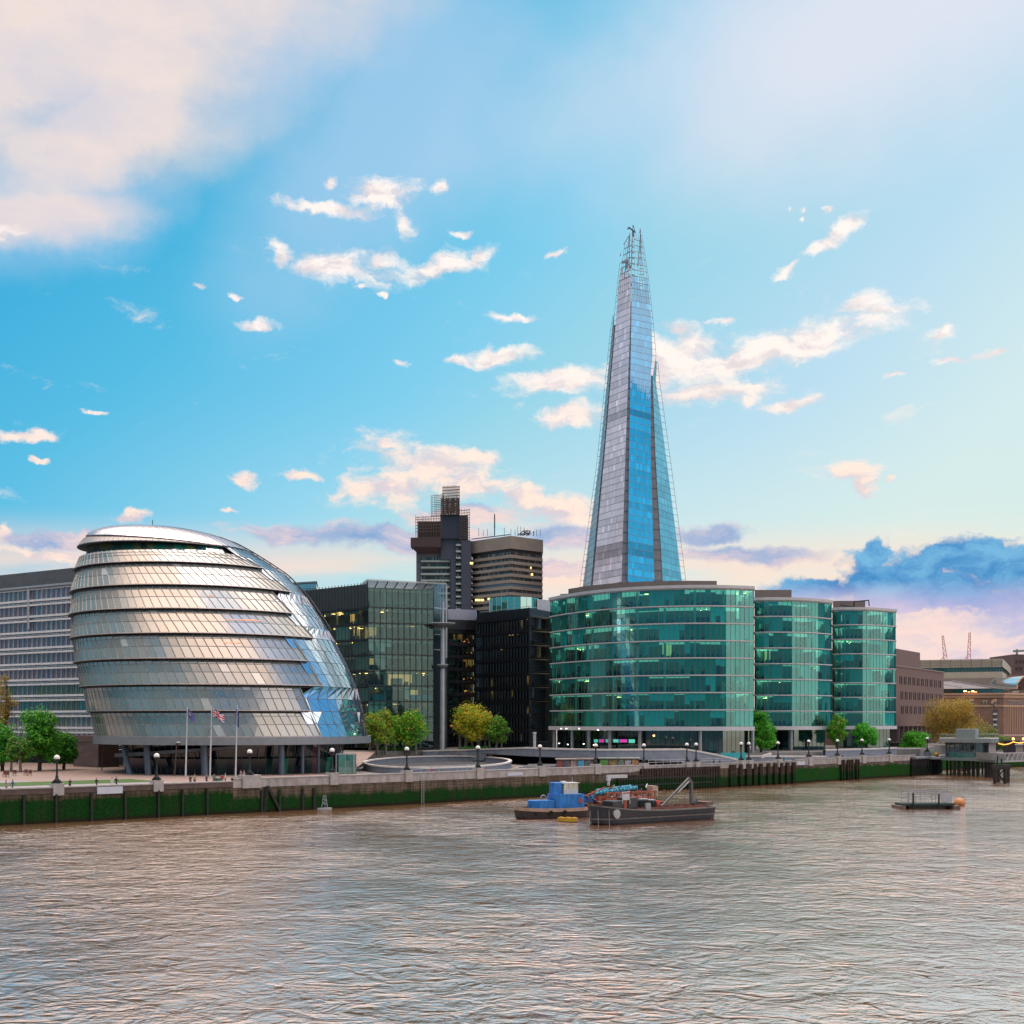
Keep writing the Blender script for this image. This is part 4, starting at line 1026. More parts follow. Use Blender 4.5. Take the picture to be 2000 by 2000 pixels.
def wing(tab_in, tab_out, vb, vt, name='edge_lattice', wd=0.20):
    """open lattice running past the glass edge"""
    w = MB(); z = ZV(vb, 780); zt = ZV(vt, 780); prev = None
    while z < zt:
        v = HV - (z-H)*F/780; (ui, Yi), (uo, Yo) = edge(tab_in, v), edge(tab_out, v)
        a, b = Vector((PX(ui,Yi), Yi, z)), Vector((PX(uo,Yo), Yo, z)); w.bar(a, b, wd)
        if prev: w.bar(prev, b, wd)
        prev = b; z += 4.0
    w.build(name, M_fr, sp)
F1L = [(1145,1137,806),(890,1170,796),(640,1195,787),(605,1198.5,786)]; F1Lo = [(1145,1131,808),(890,1166,797),(640,1192,788),(600,1198,786)]
F1R = [(1145,1154,776),(890,1178,777),(640,1199,780),(605,1200,781)]
F2L = [(1145,1158,770),(890,1181,773),(640,1202,779),(560,1208,781),(462,1222,783)]; F2Lo = [(1145,1156,770),(640,1197,780),(640,1197,780),(500,1211.5,782),(462,1226,783)]
F2R = [(1145,1214,742),(890,1222,752),(640,1231,766),(455,1234,778)]
F3L = [(1145,1226,740),(890,1229,751),(640,1233,766),(440,1235.5,778)]; F3R = [(1145,1278,762),(890,1271,768),(740,1271,771),(700,1274.5,772),(640,1272.5,774),(540,1263,777),(452,1250,782)]
F3Ro = [(1145,1280,764),(890,1273,769),(740,1277,772),(700,1281.5,773),(640,1276.5,776),(540,1266,778),(450,1252.5,782)]
F4L = [(1145,1295,774),(890,1280,777),(740,1274.5,779),(700,1280,782)]; F4R = [(1145,1334,800),(890,1302,794),(740,1281,787),(700,1283,786)]
F4Ro = [(1145,1342,804),(890,1310,797),(740,1289,789),(695,1284,787)]
def tg(rnd, v, x, band):  # lilac-grey reflection and pale blinds put into this facet's pane colour
    c = 0.72*band*rnd.uniform(0.90,1.10)
    if rnd.random() < 0.10: c *= 1.35
    if 1075 < v < 1100 or 820 < v < 832: c *= 0.55
    k = 0.95
    return (c*0.98, c*0.93, c*1.08)
def tb(rnd, v, x, band):  # blue sky reflection painted into the pane colour
    c = 0.40*band*rnd.uniform(0.90,1.10)
    if rnd.random() < 0.08: c *= 1.3
    if 1075 < v < 1100 or 820 < v < 832: c *= 0.6
    return (c*0.06, c*1.05, c*1.9)
def td(rnd, v, x, band):
    c = 0.22*band*rnd.uniform(.8,1.2); return (c*1.0,c*0.95,c*0.85)
def tl(rnd, v, x, band):  # paler sky reflection, likewise carried by the pane colour
    c = 0.42*band*rnd.uniform(.85,1.15); return (c*0.30,c*1.2,c*1.6)
facet(F1L, F1R, 1150, 606, 1, td); wing(F1L, F1Lo, 1150, 600)
facet(F2L, F2R, 1150, 466, 2, tg, open_above=556); wing(F2L, F2Lo, 640, 500)
facet(F3L, F3R, 1150, 448, 3, tb, open_above=580); wing(F3R, F3Ro, 740, 452)
facet(F4L, F4R, 1150, 700, 4, tl); wing(F4R, F4Ro, 1150, 696)
# recesses between the sheets, and the body behind
def slab_between(A_, B_, vb, vt, dY, name, m_):
    w = MB(); rows = []; v = vb
    while v > vt:
        (ua, Ya), (ub, Yb) = edge(A_, v), edge(B_, v); Ym = max(Ya, Yb)+dY; z = ZV(v, 780)
        rows.append([Vector((PX(ua,Ym), Ym, z)), Vector((PX(ub,Ym), Ym, z))]); v -= 20
    w.grid(rows, 0, False)
    for r_ in rows: w.bar(r_[0]+Vector((0,-.3,0)), r_[1]+Vector((0,-.3,0)), .3)
    w.build(name, m_, sp)
slab_between(F1R, F2L, 1155, 620, .4, 'recess', M_sd); slab_between(F2R, F3L, 1155, 620, .4, 'recess', mat('recess_dark', (0.20,0.21,0.26), 0.5)); slab_between(F3R, F4L, 1155, 720, .4, 'recess', M_sd)
w = MB(); z0 = 0
def cen(v): (ul, Yl), (ur, Yr) = edge(F1L, v), edge(F4R, v); return
ring0 = [(PX(1140,806),812),(PX(1158,776),780),(PX(1216,748),752),(PX(1226,746),750),(PX(1277,768),772),(PX(1297,780),786),(PX(1334,804),808),(PX(1240,860),860)]
tip = Vector((PX(1236,800), 800, ZV(520, 780)))
for i in range(len(ring0)):
    a, b = ring0[i], ring0[(i+1) % len(ring0)]; za = ZV(1150,780)
    a3, b3 = Vector((a[0],a[1]+4,za)), Vector((b[0],b[1]+4,za)); w.face([a3, b3, b3.lerp(tip,.92), a3.lerp(tip,.92)])
w.build('tower_core', mat('spire_core', (0.14,0.16,0.20), 0.6), sp)
w = MB(); ring1 = [Vector(p) for p in ring0]; w.prism(ring1, UZ, ZV(1148,780)); w.build('lower_tower', mirror_glass('lower_spire_glass', (0.2,0.2,0.23), 0.4, 0.05), sp)
# crown: slim spires, platforms and crane
w = MB()
def pu(u, v, Y=781): return PT(u, v, Y)
for (a, b) in (((1208,640),(1229,462)),((1229,520),(1230,455)),((1234,520),(1235,452)),((1246,520),(1251,458)),((1252,520),(1251,450)),((1212,500),(1212,495)),((1218,478),(1229,460)),((1249,455),(1250.5,448))): w.bar(pu(*a), pu(*b), 0.45)
for k in range(12): 
    v = 470+k*11; w.bar(pu(1229-(v-462)*0.10,v), pu(1231,v), .3); w.bar(pu(1247+(v-470)*.02,v), pu(1252+(v-460)*.085,v), .3)
    w.bar(pu(1235,v), pu(1237+(k*.55),v+3), .5)
for (u,v,ww) in ((1221,512,7),(1228,522,5),(1226,544,6),(1229,557,5)): w.bar(pu(u-ww,v,777), pu(u+ww,v-1,777), 1.3)
for k in range(9): w.bar(pu(1224+k*0.7,514+k*5,777), pu(1226+k*0.6,520+k*5,777), .6)
w.build('crown_steelwork', M_fr, sp)
w = MB(); w.bar(pu(1241,454), pu(1228,444), .7); w.bar(pu(1228,444), pu(1226,448), .7); w.bar(pu(1236,440), pu(1236,452), .35); w.bar(pu(1237,440), pu(1241,456), .3); w.bar(pu(1236,452), pu(1237,462), .9); w.bar(pu(1250.5,450),pu(1250.5,446),.3)
w.build('maintenance_crane', mat('crane_slate', (0.08,0.11,0.15), 0.5, .3), sp)

# ---------------------------------------------------------------- twin hospital towers
hz_ = 800.0
ht = thing('dark_concrete_tower', 'dark brutalist tower with overhanging box and scaffolding on its head', 'tower', (PX(860,hz_), hz_, UZ))
M_brut = mat('brown_black_concrete', (0.055,0.045,0.045), 0.8, 0, 0.15, 0.1)
M_brud = mat('slate_concrete', (0.055,0.065,0.095), 0.75, 0, 0.12, 0.1)
M_brg = mat('grey_brown_wall', (0.115,0.12,0.14), 0.8, 0, 0.1, 0.1)
def bx(w, ua, ub, va, vb, Y, d=14, mi=0, skew=0.0):
    x0, x1 = PX(ua, Y), PX(ub, Y); z0, z1 = ZV(vb, Y), ZV(va, Y)
    w.prism([Vector((x0,Y+skew)), Vector((x1,Y)), Vector((x1,Y+d)), Vector((x0,Y+d))], z0, z1, mi, bottom=True)
w = MB(); bx(w, 813, 918, 1060, 1420, 806, 24); w.build('tower_shaft', M_brg, ht)
w = MB(); bx(w, 880, 890, 1092, 1420, 802, 10); bx(w, 901, 920, 1056, 1420, 800, 16); w.build('stair_shaft', M_brud, ht)
w = MB(); bx(w, 861, 901, 1050, 1093, 803, 12); w.build('blank_panel', M_brud, ht)
w = MB()
a_, b_ = 802, 846
x0, x1 = PX(802,798), PX(861,798)
zt_, zm_, zb_ = ZV(1050,798), ZV(1068,798), ZV(1079,798)
for (pa, pb_, pc, pd) in (((x0,798,zt_),(x1,798,zt_),(x1,798,zm_),(x0,798,zm_)),((x0,798,zm_),(x1,798,zm_),(x1-2,804,zb_),(x0+4,804,zb_)),((x0,798,zt_),(x0,798,zm_),(x0,816,zm_),(x0,816,zt_)),((x0,798,zt_),(x1,798,zt_),(x1,816,zt_),(x0,816,zt_))): w.face([pa,pb_,pc,pd])
w.build('overhanging_lecture_box', mat('maroon_brown_box', (0.06,0.035,0.04), 0.8), ht)
w = MB(); bx(w, 860, 913, 1006, 1052, 801, 16); w.build('roof_block', mat('navy_sheeting', (0.022,0.03,0.055), 0.7), ht)
w = MB(); bx(w, 816, 860, 1018, 1050, 803, 16); w.build('wrapped_block', mat('brown_netting', (0.045,0.034,0.036), 0.9, 0, .25, .5), ht)
M_tb = mat('pale_green_balcony_band', (0.36,0.40,0.37), 0.6)
M_twin = attr_mat('tower_window', 0.3, 0.6)
rnd = random.Random(9)
def wins(w, ua, ub, va, vb, Y, pal, step=2.6):
    u = ua
    while u < ub-0.5:
        bx0, bx1 = PX(u+.25, Y), PX(min(ub,u+step)-.25, Y); w.face([(bx0,Y,ZV(vb,Y)),(bx1,Y,ZV(vb,Y)),(bx1,Y,ZV(va,Y)),(bx0,Y,ZV(va,Y))], 0, rnd.choice(pal)); u += step
pal = [(0.02,0.03,0.04),(0.03,0.05,0.05),(0.12,0.14,0.14),(0.03,0.02,0.02),(0.18,0.20,0.19),(0.05,0.09,0.08)]
for k in range(12):
    v = 1087 + k*12.6; w = MB(); wins(w, 822, 879, v+1.5, v+7, 805.6, pal); w.build('window_row', M_twin, ht); w = MB(); wins(w, 890.5, 900.5, v-30, v-24.5, 801.9, pal); w.build('stair_window', M_twin, ht)
    w = MB(); bx(w, 822, 879, v+7, v+10.6, 804, 3); w.build('balcony_band', M_tb, ht); w = MB(); bx(w, 890.5, 900.5, v-24.5, v-21, 800.6, 3); w.build('stair_balcony', M_tb, ht)
w = MB(); M_scaf = mat('scaffold_tube', (0.10,0.07,0.06), 0.7); rnd = random.Random(2)
def scaf(w, ua, ub, va, vb, Ys, nu, nv, th=0.28, dens=0.9, jit=0.5):
    for Y in Ys:
        for i in range(nu+1):
            u = ua+(ub-ua)*i/nu
            if rnd.random() < dens: w.bar(PT(u+rnd.uniform(-jit,jit), vb, Y), PT(u, va-rnd.uniform(0,4), Y), th)
        for j in range(nv+1):
            v = va+(vb-va)*j/nv
            if rnd.random() < dens: w.bar(PT(ua-1, v+.6, Y), PT(ub+1, v-1.4+rnd.uniform(-.5,.5), Y), th*1.1)
scaf(w, 865, 897, 952, 1003, (799,803,808,813), 16, 9, 0.3, .95)
scaf(w, 862, 896, 975, 1006, (800,806), 14, 8, 0.55, .9)
scaf(w, 842, 866, 968, 1010, (801,809,815), 12, 12, 0.16, .7)
scaf(w, 812, 862, 1014, 1050, (801,), 16, 6, 0.28, .9); scaf(w, 898, 917, 997, 1056, (800,806), 6, 12, 0.25, .9); scaf(w, 812, 862, 1010, 1020, (806,), 16, 1, 0.25, .8)
w.build('scaffolding', M_scaf, ht)
h2 = thing('concrete_slab_block', 'beige brown concrete hospital block of stacked horizontal bands, roof aerials', 'tower', (PX(990,hz_), hz_, UZ))
M_bb = mat('beige_concrete_band', (0.29,0.24,0.205), 0.85, 0, 0.12, 0.1)
Lh, Ch, Rh = Vector((PX(921,806),806)), Vector((PX(997,782),782)), Vector((PX(1060,800),800))
def ofs(p, d): c = Vector((PX(990,820),820)); return p + (p-c).normalized()*d
def ringp(d): return [ofs(Lh,d), ofs(Ch,d), ofs(Rh,d), ofs(Vector((PX(1060,800),840)),d), ofs(Vector((PX(921,806),845)),d)]
w = MB(); w.prism(ringp(0.3), ZV(1071,782), ZV(1046.5,782), bottom=True); w.build('roof_parapet', M_bb, h2)
w = MB(); w.prism(ringp(-1.6), UZ, ZV(1070,782)); w.build('inner_wall', mat('dark_window_strip', (0.035,0.03,0.035), 0.5), h2)
for k in range(11):
    vt = 1083 + k*12.2; w = MB(); w.prism(ringp(0.0), ZV(vt+6,782), ZV(vt,782), bottom=True); w.build('concrete_band', M_bb, h2)
    w = MB(); A2, C2, R2 = ofs(Lh,-1.5), ofs(Ch,-1.5), ofs(Rh,-1.5)
    for (p, q, n_) in ((A2, C2, 30), (C2, R2, 24)):
        for i in range(n_):
            if True:
                a2, b2 = p.lerp(q, i/n_)+Vector((0,-.15)), p.lerp(q, (i+1)/n_)+Vector((0,-.15)); cc_ = rnd.choice([(0.05,0.045,0.05),(0.10,0.09,0.09),(0.03,0.03,0.035),(0.05,0.06,0.07),(0.18,0.17,0.16)])
                if k == 5: cc_ = (0.16,0.22,0.30)
                w.face([p3(a2,ZV(vt,782)), p3(b2,ZV(vt,782)), p3(b2,ZV(vt-6,782)), p3(a2,ZV(vt-6,782))], 0, cc_)
    if w.f: w.build('window_row', M_twin, h2)
w = MB(); 
for (u, v, s_) in ((933,1172,3.2),(942,1172,2.0),(955,1170,1.6),(1039,1122,1.4),(1037,1109,.8),(921,1100,2)): p = PT(u, v, 779+abs(u-997)*.26); w.box(p, (s_,.5,1.3))
w.build('lit_window', emit('yellow_lit_window', (0.9,0.72,0.25), 1.0), h2)
w = MB(); w.bar(PT(966,1046,800), PT(966,1004,800), .6)
for k in range(6): w.bar(PT(964.5,1010+k*4,800), PT(967.5,1010+k*4,800), .3)
for u in (998,1006,1011,1017,1024,935,944,952,1030,1048,1055,985): w.bar(PT(u,1047,798), PT(u,1036-rnd.uniform(0,8),798), .25)
for (a, b) in (((1012,1046),(1022,1037)),((1022,1037),(1036,1037)),((1036,1037),(1028,1047)),((1016,1046),(1030,1038)),((1020,1046),(1036,1040)),((1042,1047),(1042,1038)),((1022,1037),(1034,1046)),((921,1053),(997,1044)),((1012,1043),(1038,1043)),((1041,1039),(1044,1039))): w.bar(PT(*a,798), PT(*b,798), .5)
w.build('roof_aerials', M_dark, h2)

# ---------------------------------------------------------------- right-hand buildings
bw = thing('brown_brick_block', 'plain brown brick block with paired slit windows, right of the green offices', 'building', (PX(1800,420),420,GZ))
M_brn = mat('brown_brick', (0.20,0.125,0.105), 0.85, 0, 0.1, 0.4, 0.1); M_slit = mat('slit_window_dark', (0.035,0.022,0.026), 0.5)
ba, bb_ = Vector((PX(1735,398),398)), Vector((PX(1843,458),458)); bn_ = Vector((-(bb_-ba).y, (bb_-ba).x)).normalized()
if bn_.y < 0: bn_ = -bn_
def onb(u):
    k = (u-1000)/F; fa, fb_ = ba.x-k*ba.y, bb_.x-k*bb_.y; return ba.lerp(bb_, fa/(fa-fb_))
ztb = ZV(1301, 405)
w = MB(); w.prism([ba, bb_, bb_+bn_*25, ba+bn_*25], GZ+8.6, ztb); w.prism([ba+bn_*2.5, bb_+bn_*2.5, bb_+bn_*25, ba+bn_*25], GZ-.5, GZ+8.6); w.build('brick_wall', M_brn, bw)
w = MB(); w.prism([ba+bn_*.01+Vector((0,.1)), onb(1797), onb(1797)+bn_*18, ba+bn_*18], ztb, ztb+5.6); w.build('roof_storey', mat('roof_storey_brown', (0.19,0.125,0.11), .85), bw)
w = MB(); w.prism([ba-bn_*.25, bb_-bn_*.25, bb_+bn_*.3, ba+bn_*.3], ztb-.0+0.01, ztb+.3); w.build('coping', mat('coping_pinkish', (0.33,0.26,0.25), .8), bw)
for (zc, n0, n1) in ((ZV(1328,420)-0.4,1759,1835),(ZV(1358,420)-.2,1761,1836),(ZV(1386.5,420),1762,1838)):
    us = [n0 + (n1-n0)*k/9 for k in range(10)]
    for u in us:
        for du in (-1.6, 1.6):
            p = onb(u+du); w = MB(); w.box(p3(p+bn_*0.05, zc), (0.42,0.5,2.5), math.atan2((bb_-ba).y,(bb_-ba).x)); w.build('slit_window', M_slit, bw)
for u in (1757,1766,1775,1784,1793,1801,1810,1819,1828): p = onb(u); w = MB(); w.box(p3(p+bn_*.5, GZ+4.2), (0.5,.8,8.9), math.atan2((bb_-ba).y,(bb_-ba).x)); w.build('pier', mat('brick_pier_pinkish', (0.26,0.17,0.15), .85), bw)
w = MB(); w.face([p3(ba+bn_*2.45,GZ), p3(bb_+bn_*2.45,GZ), p3(bb_+bn_*2.45,GZ+8.6), p3(ba+bn_*2.45,GZ+8.6)]); w.build('ground_floor_recess', mat('recess_brown', (0.05,0.028,0.028), .8), bw)

cc = thing('pale_office_block', 'long pale beige office with green window strip behind the arcaded warehouse', 'office building', (PX(1880,540),540,GZ))
M_cot = mat('cream_panel', (0.46,0.40,0.32), .7, 0, .06, .2)
w = MB(); cw = uy((1790,540),(1958,528),(1966,560),(1975,620),(1800,620)); w.prism(cw, ZV(1304,535), ZV(1287,530)); w.prism(cw, ZV(1325,535), ZV(1313,535)); w.build('cream_cladding', M_cot, cc)
w = MB(); w.prism([p+Vector((0,.8)) for p in cw], ZV(1313,535), ZV(1304,535)); w.build('green_window_strip', mirror_glass('strip_green', (0.02,0.08,0.05), .15, .05), cc)
w = MB(); w.prism(uy((1790,533),(1978,520),(1990,560),(1800,610)), GZ, ZV(1325,528)-.1); w.build('lower_storeys', mat('beige_lower', (0.30,0.245,0.21), .8, 0, .1,.2), cc)
w = MB()
for k in range(9): u = 1797+k*20; p = uy((u, 540-12*(u-1790)/168-.2))[0]; w.bar(p3(p,ZV(1304,535)), p3(p,ZV(1287,531)), .12)
for v in (1291,1295,1299.5): w.bar(p3(cw[0]+Vector((0,-.2)),ZV(v,536)), p3(cw[1]+Vector((0,-.2)),ZV(v,532)), .12)
for k in range(16): u = 1862+k*6; p = uy((u, 540-12*(u-1790)/168+.5))[0]; w.bar(p3(p,ZV(1313,535)), p3(p,ZV(1304,535)), .14)
w.build('panel_joints', mat('joint_brown', (0.22,0.17,0.13), .8), cc)

hg = thing('arcaded_brick_warehouse', 'old brick warehouse with cream arches and slate roof, far right', 'warehouse', (PX(1930,470),470,GZ))
M_hb = mat('warehouse_brick', (0.25,0.145,0.105), .85, 0, .15, .5, .1); M_hc = mat('cream_orange_stone', (0.56,0.34,0.22), .8, 0, .08, .3); M_sl = mat('slate_roof', (0.14,0.115,0.125), .6, .1, .15, .3); M_hw = mat('warehouse_window', (0.05,0.06,0.08), .3)
h0, h1, h2_, h3_ = uy((1838,470),(1960,462),(1966,459),(2002,470)); hz1 = ZV(1357,465)
w = MB(); w.prism([h0, h1, h3_, h3_+Vector((8,45)), h0+Vector((0,50))], GZ, hz1); w.build('brick_wall', M_hb, hg)
w = MB(); w.prism([h0+Vector((0,-.7)), h1+Vector((0,-.9)), h3_+Vector((.5,-.8)), h3_+Vector((8,45)), h0+Vector((0,50))], hz1+.01, ZV(1355.2,465)+.3); 
w.grid([[p3(p+Vector((0,-.3)),ZV(1363,465)), p3(p+Vector((0,-.5)),ZV(1358,465))] for p in (h0,h1,h3_)], 0, False); w.grid([[p3(p+Vector((0,-.2)),ZV(1380.5,465)), p3(p+Vector((0,-.25)),ZV(1377,465))] for p in (h0,h1,h3_)], 0, False)
w.build('stone_cornice', M_hc, hg)
w = MB(); w.prism([h0+Vector((0,3)), h1+Vector((-3,3)), h3_+Vector((-6,5)), h3_+Vector((0,40)), h0+Vector((0,40))], hz1, ZV(1344,465)); w.build('attic_glazing', mirror_glass('attic_glass', (0.01,0.035,0.035), .15, .05), hg)
w = MB(); e0, e1, e2 = h0+Vector((0,2.2)), h1+Vector((-2,2.2)), h3_+Vector((-5,4)); ze = ZV(1344.5,465); zr = ZV(1331,480)
w.face([p3(e0,ze), p3(e1,ze), (e1.x-11,e1.y+14,zr), (e0.x,e0.y+14,zr)]); w.face([p3(e1,ze), p3(e2,ze), (e2.x-11,e2.y+22,zr-.5), (e1.x-11,e1.y+14,zr)]); w.face([(e0.x,e0.y+14,zr),(e1.x-11,e1.y+14,zr),(e2.x-11,e2.y+22,zr-.5),(e0.x,e0.y+30,zr)])
w.build('slate_roof', M_sl, hg)
w = MB(); w.bar((e1.x-11,e1.y+14,zr+.2), p3(e1,ze+.2), .35); w.bar((e1.x-21,e1.y+14,zr+.2), (e1.x-12,e1.y+1,ze+.3), .3); w.build('roof_hip', M_pale, hg)
def onh(u):
    for a, b in ((h0,h1),(h1,h3_)):
        k = (u-1000)/F; fa, fb_ = a.x-k*a.y, b.x-k*b.y
        if fa <= 0 <= fb_ : return a.lerp(b, fa/(fa-fb_))
    return h3_
def arch(u, vt, vb, wdt, deep=True, m_in=None, ring=0.95):
    p = onh(u); zt2, zb2 = ZV(vt,465), ZV(vb,465); hw = wdt/2; w = MB(); y = p.y-.12; prof = []
    for k in range(9): a = math.pi*k/8; prof.append((math.cos(a)*hw, zt2-hw+math.sin(a)*hw))
    pts_ = [(hw, zb2)] + prof + [(-hw, zb2)]
    w.face([(p.x+x, y, z) for x, z in pts_]); win = w.build('arched_window', M_hw, hg)
    w = MB()
    for k in range(8):
        (x1,z1),(x2,z2) = prof[k], prof[k+1]; o1 = ((hw+ring)/hw); cz_ = zt2-hw
        w.face([(p.x+x1,y-.1,z1),(p.x+x2,y-.1,z2),(p.x+x2*o1,y-.1,cz_+(z2-cz_)*o1),(p.x+x1*o1,y-.1,cz_+(z1-cz_)*o1)])
    w.build('arch_surround', M_hc, win)
    w = MB(); w.bar((p.x,y-.06,zb2),(p.x,y-.06,zt2), .12); w.bar((p.x-hw,y-.06,(zb2+zt2)/2),(p.x+hw,y-.06,(zb2+zt2)/2), .12); w.build('glazing_bar', M_white, win)
for u in (1878,1899): arch(u, 1369, 1379.5, 1.9)
arch(1944, 1370, 1381, 1.5)
for u in (1921,1926): arch(u, 1369, 1377, .55, ring=.3)
for k in range(6): arch(1970+k*4.6, 1369, 1378, .5, ring=.28)
for v in (1389,1400,1410,1421,1431):
    p = onh(1944); w = MB(); w.box((p.x,p.y-.1,ZV(v,465)), (1.2,.3,1.25)); ww_ = w.build('sash_window', M_hw, hg)
    w = MB(); w.box((p.x,p.y-.05,ZV(v,465)-1.0), (1.7,.35,.7)); w.build('window_sill', M_white, ww_)
for u in [1968+k*4.6 for k in range(7)]: p = onh(u); w = MB(); w.bar((p.x,p.y-.15,GZ+6), (p.x,p.y-.15,ZV(1381,465)), .22); w.build('cream_pilaster', M_hc, hg)
for u, v in ((1885,1350),(1900,1350.3)): p = PT(u, v, 463); w = MB(); w.box(p, (.9,.3,.35)); w.build('lit_attic_lamp', M_lampon, hg)
w = MB(); w.grid([[p3(p+Vector((0,-.3)),ZV(1438,465)), p3(p+Vector((0,-.3)),ZV(1434,465))] for p in (onh(1930),h1,h3_)], 0, False); w.build('base_course', mat('pinkish_stone', (0.5,0.32,0.27), .8), hg)
w = MB(); c_ = PT(1987,1346,500); rows = []
for k in range(13): a = math.pi*k/12; rows.append([(c_.x-4.6*math.cos(a), 489, ZV(1346,490)+5.2*math.sin(a)), (c_.x-4.6*math.cos(a), 520, ZV(1346,490)+5.2*math.sin(a))])
w.grid(rows, 0); w.build('glazed_barrel_roof', mirror_glass('vault_glass', (.25,.22,.22), .3, .1), hg)
w = MB(); w.tube([Vector(r_[0])+Vector((0,-.1,0)) for r_ in rows], .35, 6); w.build('arch_rim', M_hc, hg)

rb = thing('dark_brown_tower_block', 'dark brown block cut by the right edge of the photo, a crane jib above', 'building', (PX(2010,620),620,GZ))
w = MB(); bx(w, 1978, 2060, 1278, 1440, 620, 30); w.build('brick_wall', mat('tower_block_brown', (0.13,0.08,0.08), .85,0,.08,.1), rb)
for (u, v) in ((1986,1292),(1993,1292),(2000,1292),(1986,1306),(1994,1306)): w = MB(); p = PT(u,v,619.9); w.box(p, (1.0,.2,1.6)); w.build('window', M_slit, rb)
w = MB(); w.bar(PT(1979,1272,620), PT(2040,1269,620), 1.0); w.bar(PT(1986,1278,620), PT(1986,1268,620), .8); w.build('roof_gantry', M_steel, rb)
w = MB(); bx(w, 1965, 2060, 1318, 1440, 560, 20); o = w.build('warehouse_wing', mat('warehouse_wing_brown', (0.20,0.13,0.105), .85,0,.1,.2)); tag(o, 'plain brown wing behind the warehouse, under the dark tower block', 'building')
# far cranes
def crane(name, lab, ub, vb, ut, vt, Y, col):
    r_ = thing(name, lab, 'crane', PT(ub, vb, Y)); a, b = PT(ub, vb+6, Y), PT(ut, vt, Y); d = (b-a).normalized(); sx = Vector((1.3,0,0)); w = MB()
    for s_ in (-1,1): w.bar(a+sx*s_, b+sx*s_*.4, .32)
    for k in range(10): f = k/10; w.bar(a.lerp(b,f)+sx*(1-.6*f)*(-1)**k, a.lerp(b,f+.1)+sx*(1-.6*f)*(-1)**(k+1), .3)
    w.build('lattice_jib', col, r_); w = MB(); w.box(a+Vector((0,0,-1)), (4.2,3,2.4)); w.bar(a+Vector((-3.4,0,.5)), a.lerp(b,.25), .4); w.build('counterweight', col, r_)
M_cr = mat('red_crane_paint', (0.55,0.20,0.19), .5)
crane('luffing_crane', 'left of two thin red cranes, leaning left against pink cloud', 1847, 1285, 1841, 1241, 900, M_cr)
crane('luffing_crane', 'right of two thin red cranes, taller and upright', 1892, 1285, 1894, 1235, 900, M_cr)
# ---------------------------------------------------------------- sunken oval, terrace walls, hedges
M_cop = mat('white_stone_coping', (0.62,0.57,0.54), 0.7, 0, 0.08, 0.5)
oc = Vector((-16.2, 283)); 
def oval(a, d=0.0): return oc + Vector(((15.6+d)*math.cos(a), (41+d)*math.sin(a)))
ov = thing('sunken_amphitheatre', 'oval sunken amphitheatre ringed by a grey wall with pale coping, in front of the mast', 'amphitheatre', p3(oc, GZ))
N_ = 72; angs = [2*math.pi*k/N_ for k in range(N_)]
near = lambda p: min((p-wall_at(u)).length for u in (700,760,820,880,940,1000))
w = MB(); w.grid([[p3(oval(a,.45),GZ-.1), p3(oval(a,.45),5.25)] for a in angs+[angs[0]]], 0, False); w.grid([[p3(oval(a,0),5.25), p3(oval(a,0),GZ+.02)] for a in angs+[angs[0]]], 0, False); w.build('ring_wall', M_greyst, ov)
w = MB(); w.grid([[p3(oval(a,.6),5.2), p3(oval(a,.6),5.5), p3(oval(a,-.15),5.5), p3(oval(a,-.15),5.2)] for a in angs+[angs[0]]], 0, False); w.build('ring_coping', M_cop, ov)
w = MB()
w.grid([[p3(oval(a,-.2),GZ+.06), p3(oval(a,-5.0)*0.995+oc*.005,GZ+.08)] for a in angs+[angs[0]]], 0, False)
w.face([p3(oval(a,-4.9),GZ+.10) for a in angs]); w.build('dark_bowl', mat('bowl_dark_stone', (0.035,0.038,0.045), .8), ov)

def wall_line(name, label, pts, zb_, ztf, thick=0.8, m_=None, cop=0.34, step=2.0, zbf=None):
    cv = resample([Vector(p) for p in pts], step); r_ = thing(name, label, 'terrace wall', p3(cv[0], zb_)); n_ = len(cv)
    top = [ztf(i/(n_-1)) for i in range(n_)]; bot = [zb_ if zbf is None else zbf(i/(n_-1)) for i in range(n_)]; bk = offset(cv, thick); f0 = offset(cv, -.12); b0 = offset(cv, thick+.12)
    w = MB(); w.grid([[p3(cv[i],bot[i]), p3(cv[i],top[i]), p3(bk[i],top[i]), p3(bk[i],bot[i]), p3(cv[i],bot[i])] for i in range(n_)], 0, False); w.build('stone_face', m_ or M_greyst, r_)
    w = MB(); w.grid([[p3(f0[i],top[i]-.03), p3(f0[i],top[i]+cop), p3(b0[i],top[i]+cop), p3(b0[i],top[i]-.03)] for i in range(n_)], 0, False); w.build('white_coping', M_cop, r_); return r_
wall_line('terrace_wall', 'long grey terrace wall with white coping arching over a dark gap', uy((826,329),(870,328),(930,319),(1000,301),(1050,289),(1160,276),(1260,277),(1345,280),(1400,283),(1452,287)),
    6.2, lambda f: 6.35+1.5*min(1,f/.42) if f < .85 else 7.85-2.8*((f-.85)/.15)**1.15, zbf=lambda f: GZ+.5 if f < .22 else (6.15 if f < .7 else max(GZ, 6.15-(f-.7)*6)))
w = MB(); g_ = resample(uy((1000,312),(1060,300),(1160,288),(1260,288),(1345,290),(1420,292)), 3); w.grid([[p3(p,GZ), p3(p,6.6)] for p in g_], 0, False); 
o = w.build('undercroft_shade', mat('undercroft_shade_black', (0.008,0.009,0.02), .9)); tag(o, 'near-black recessed sheet painting the shadow beneath the long terrace wall', 'wall')  # recess shade put into the colour of this near-black sheet
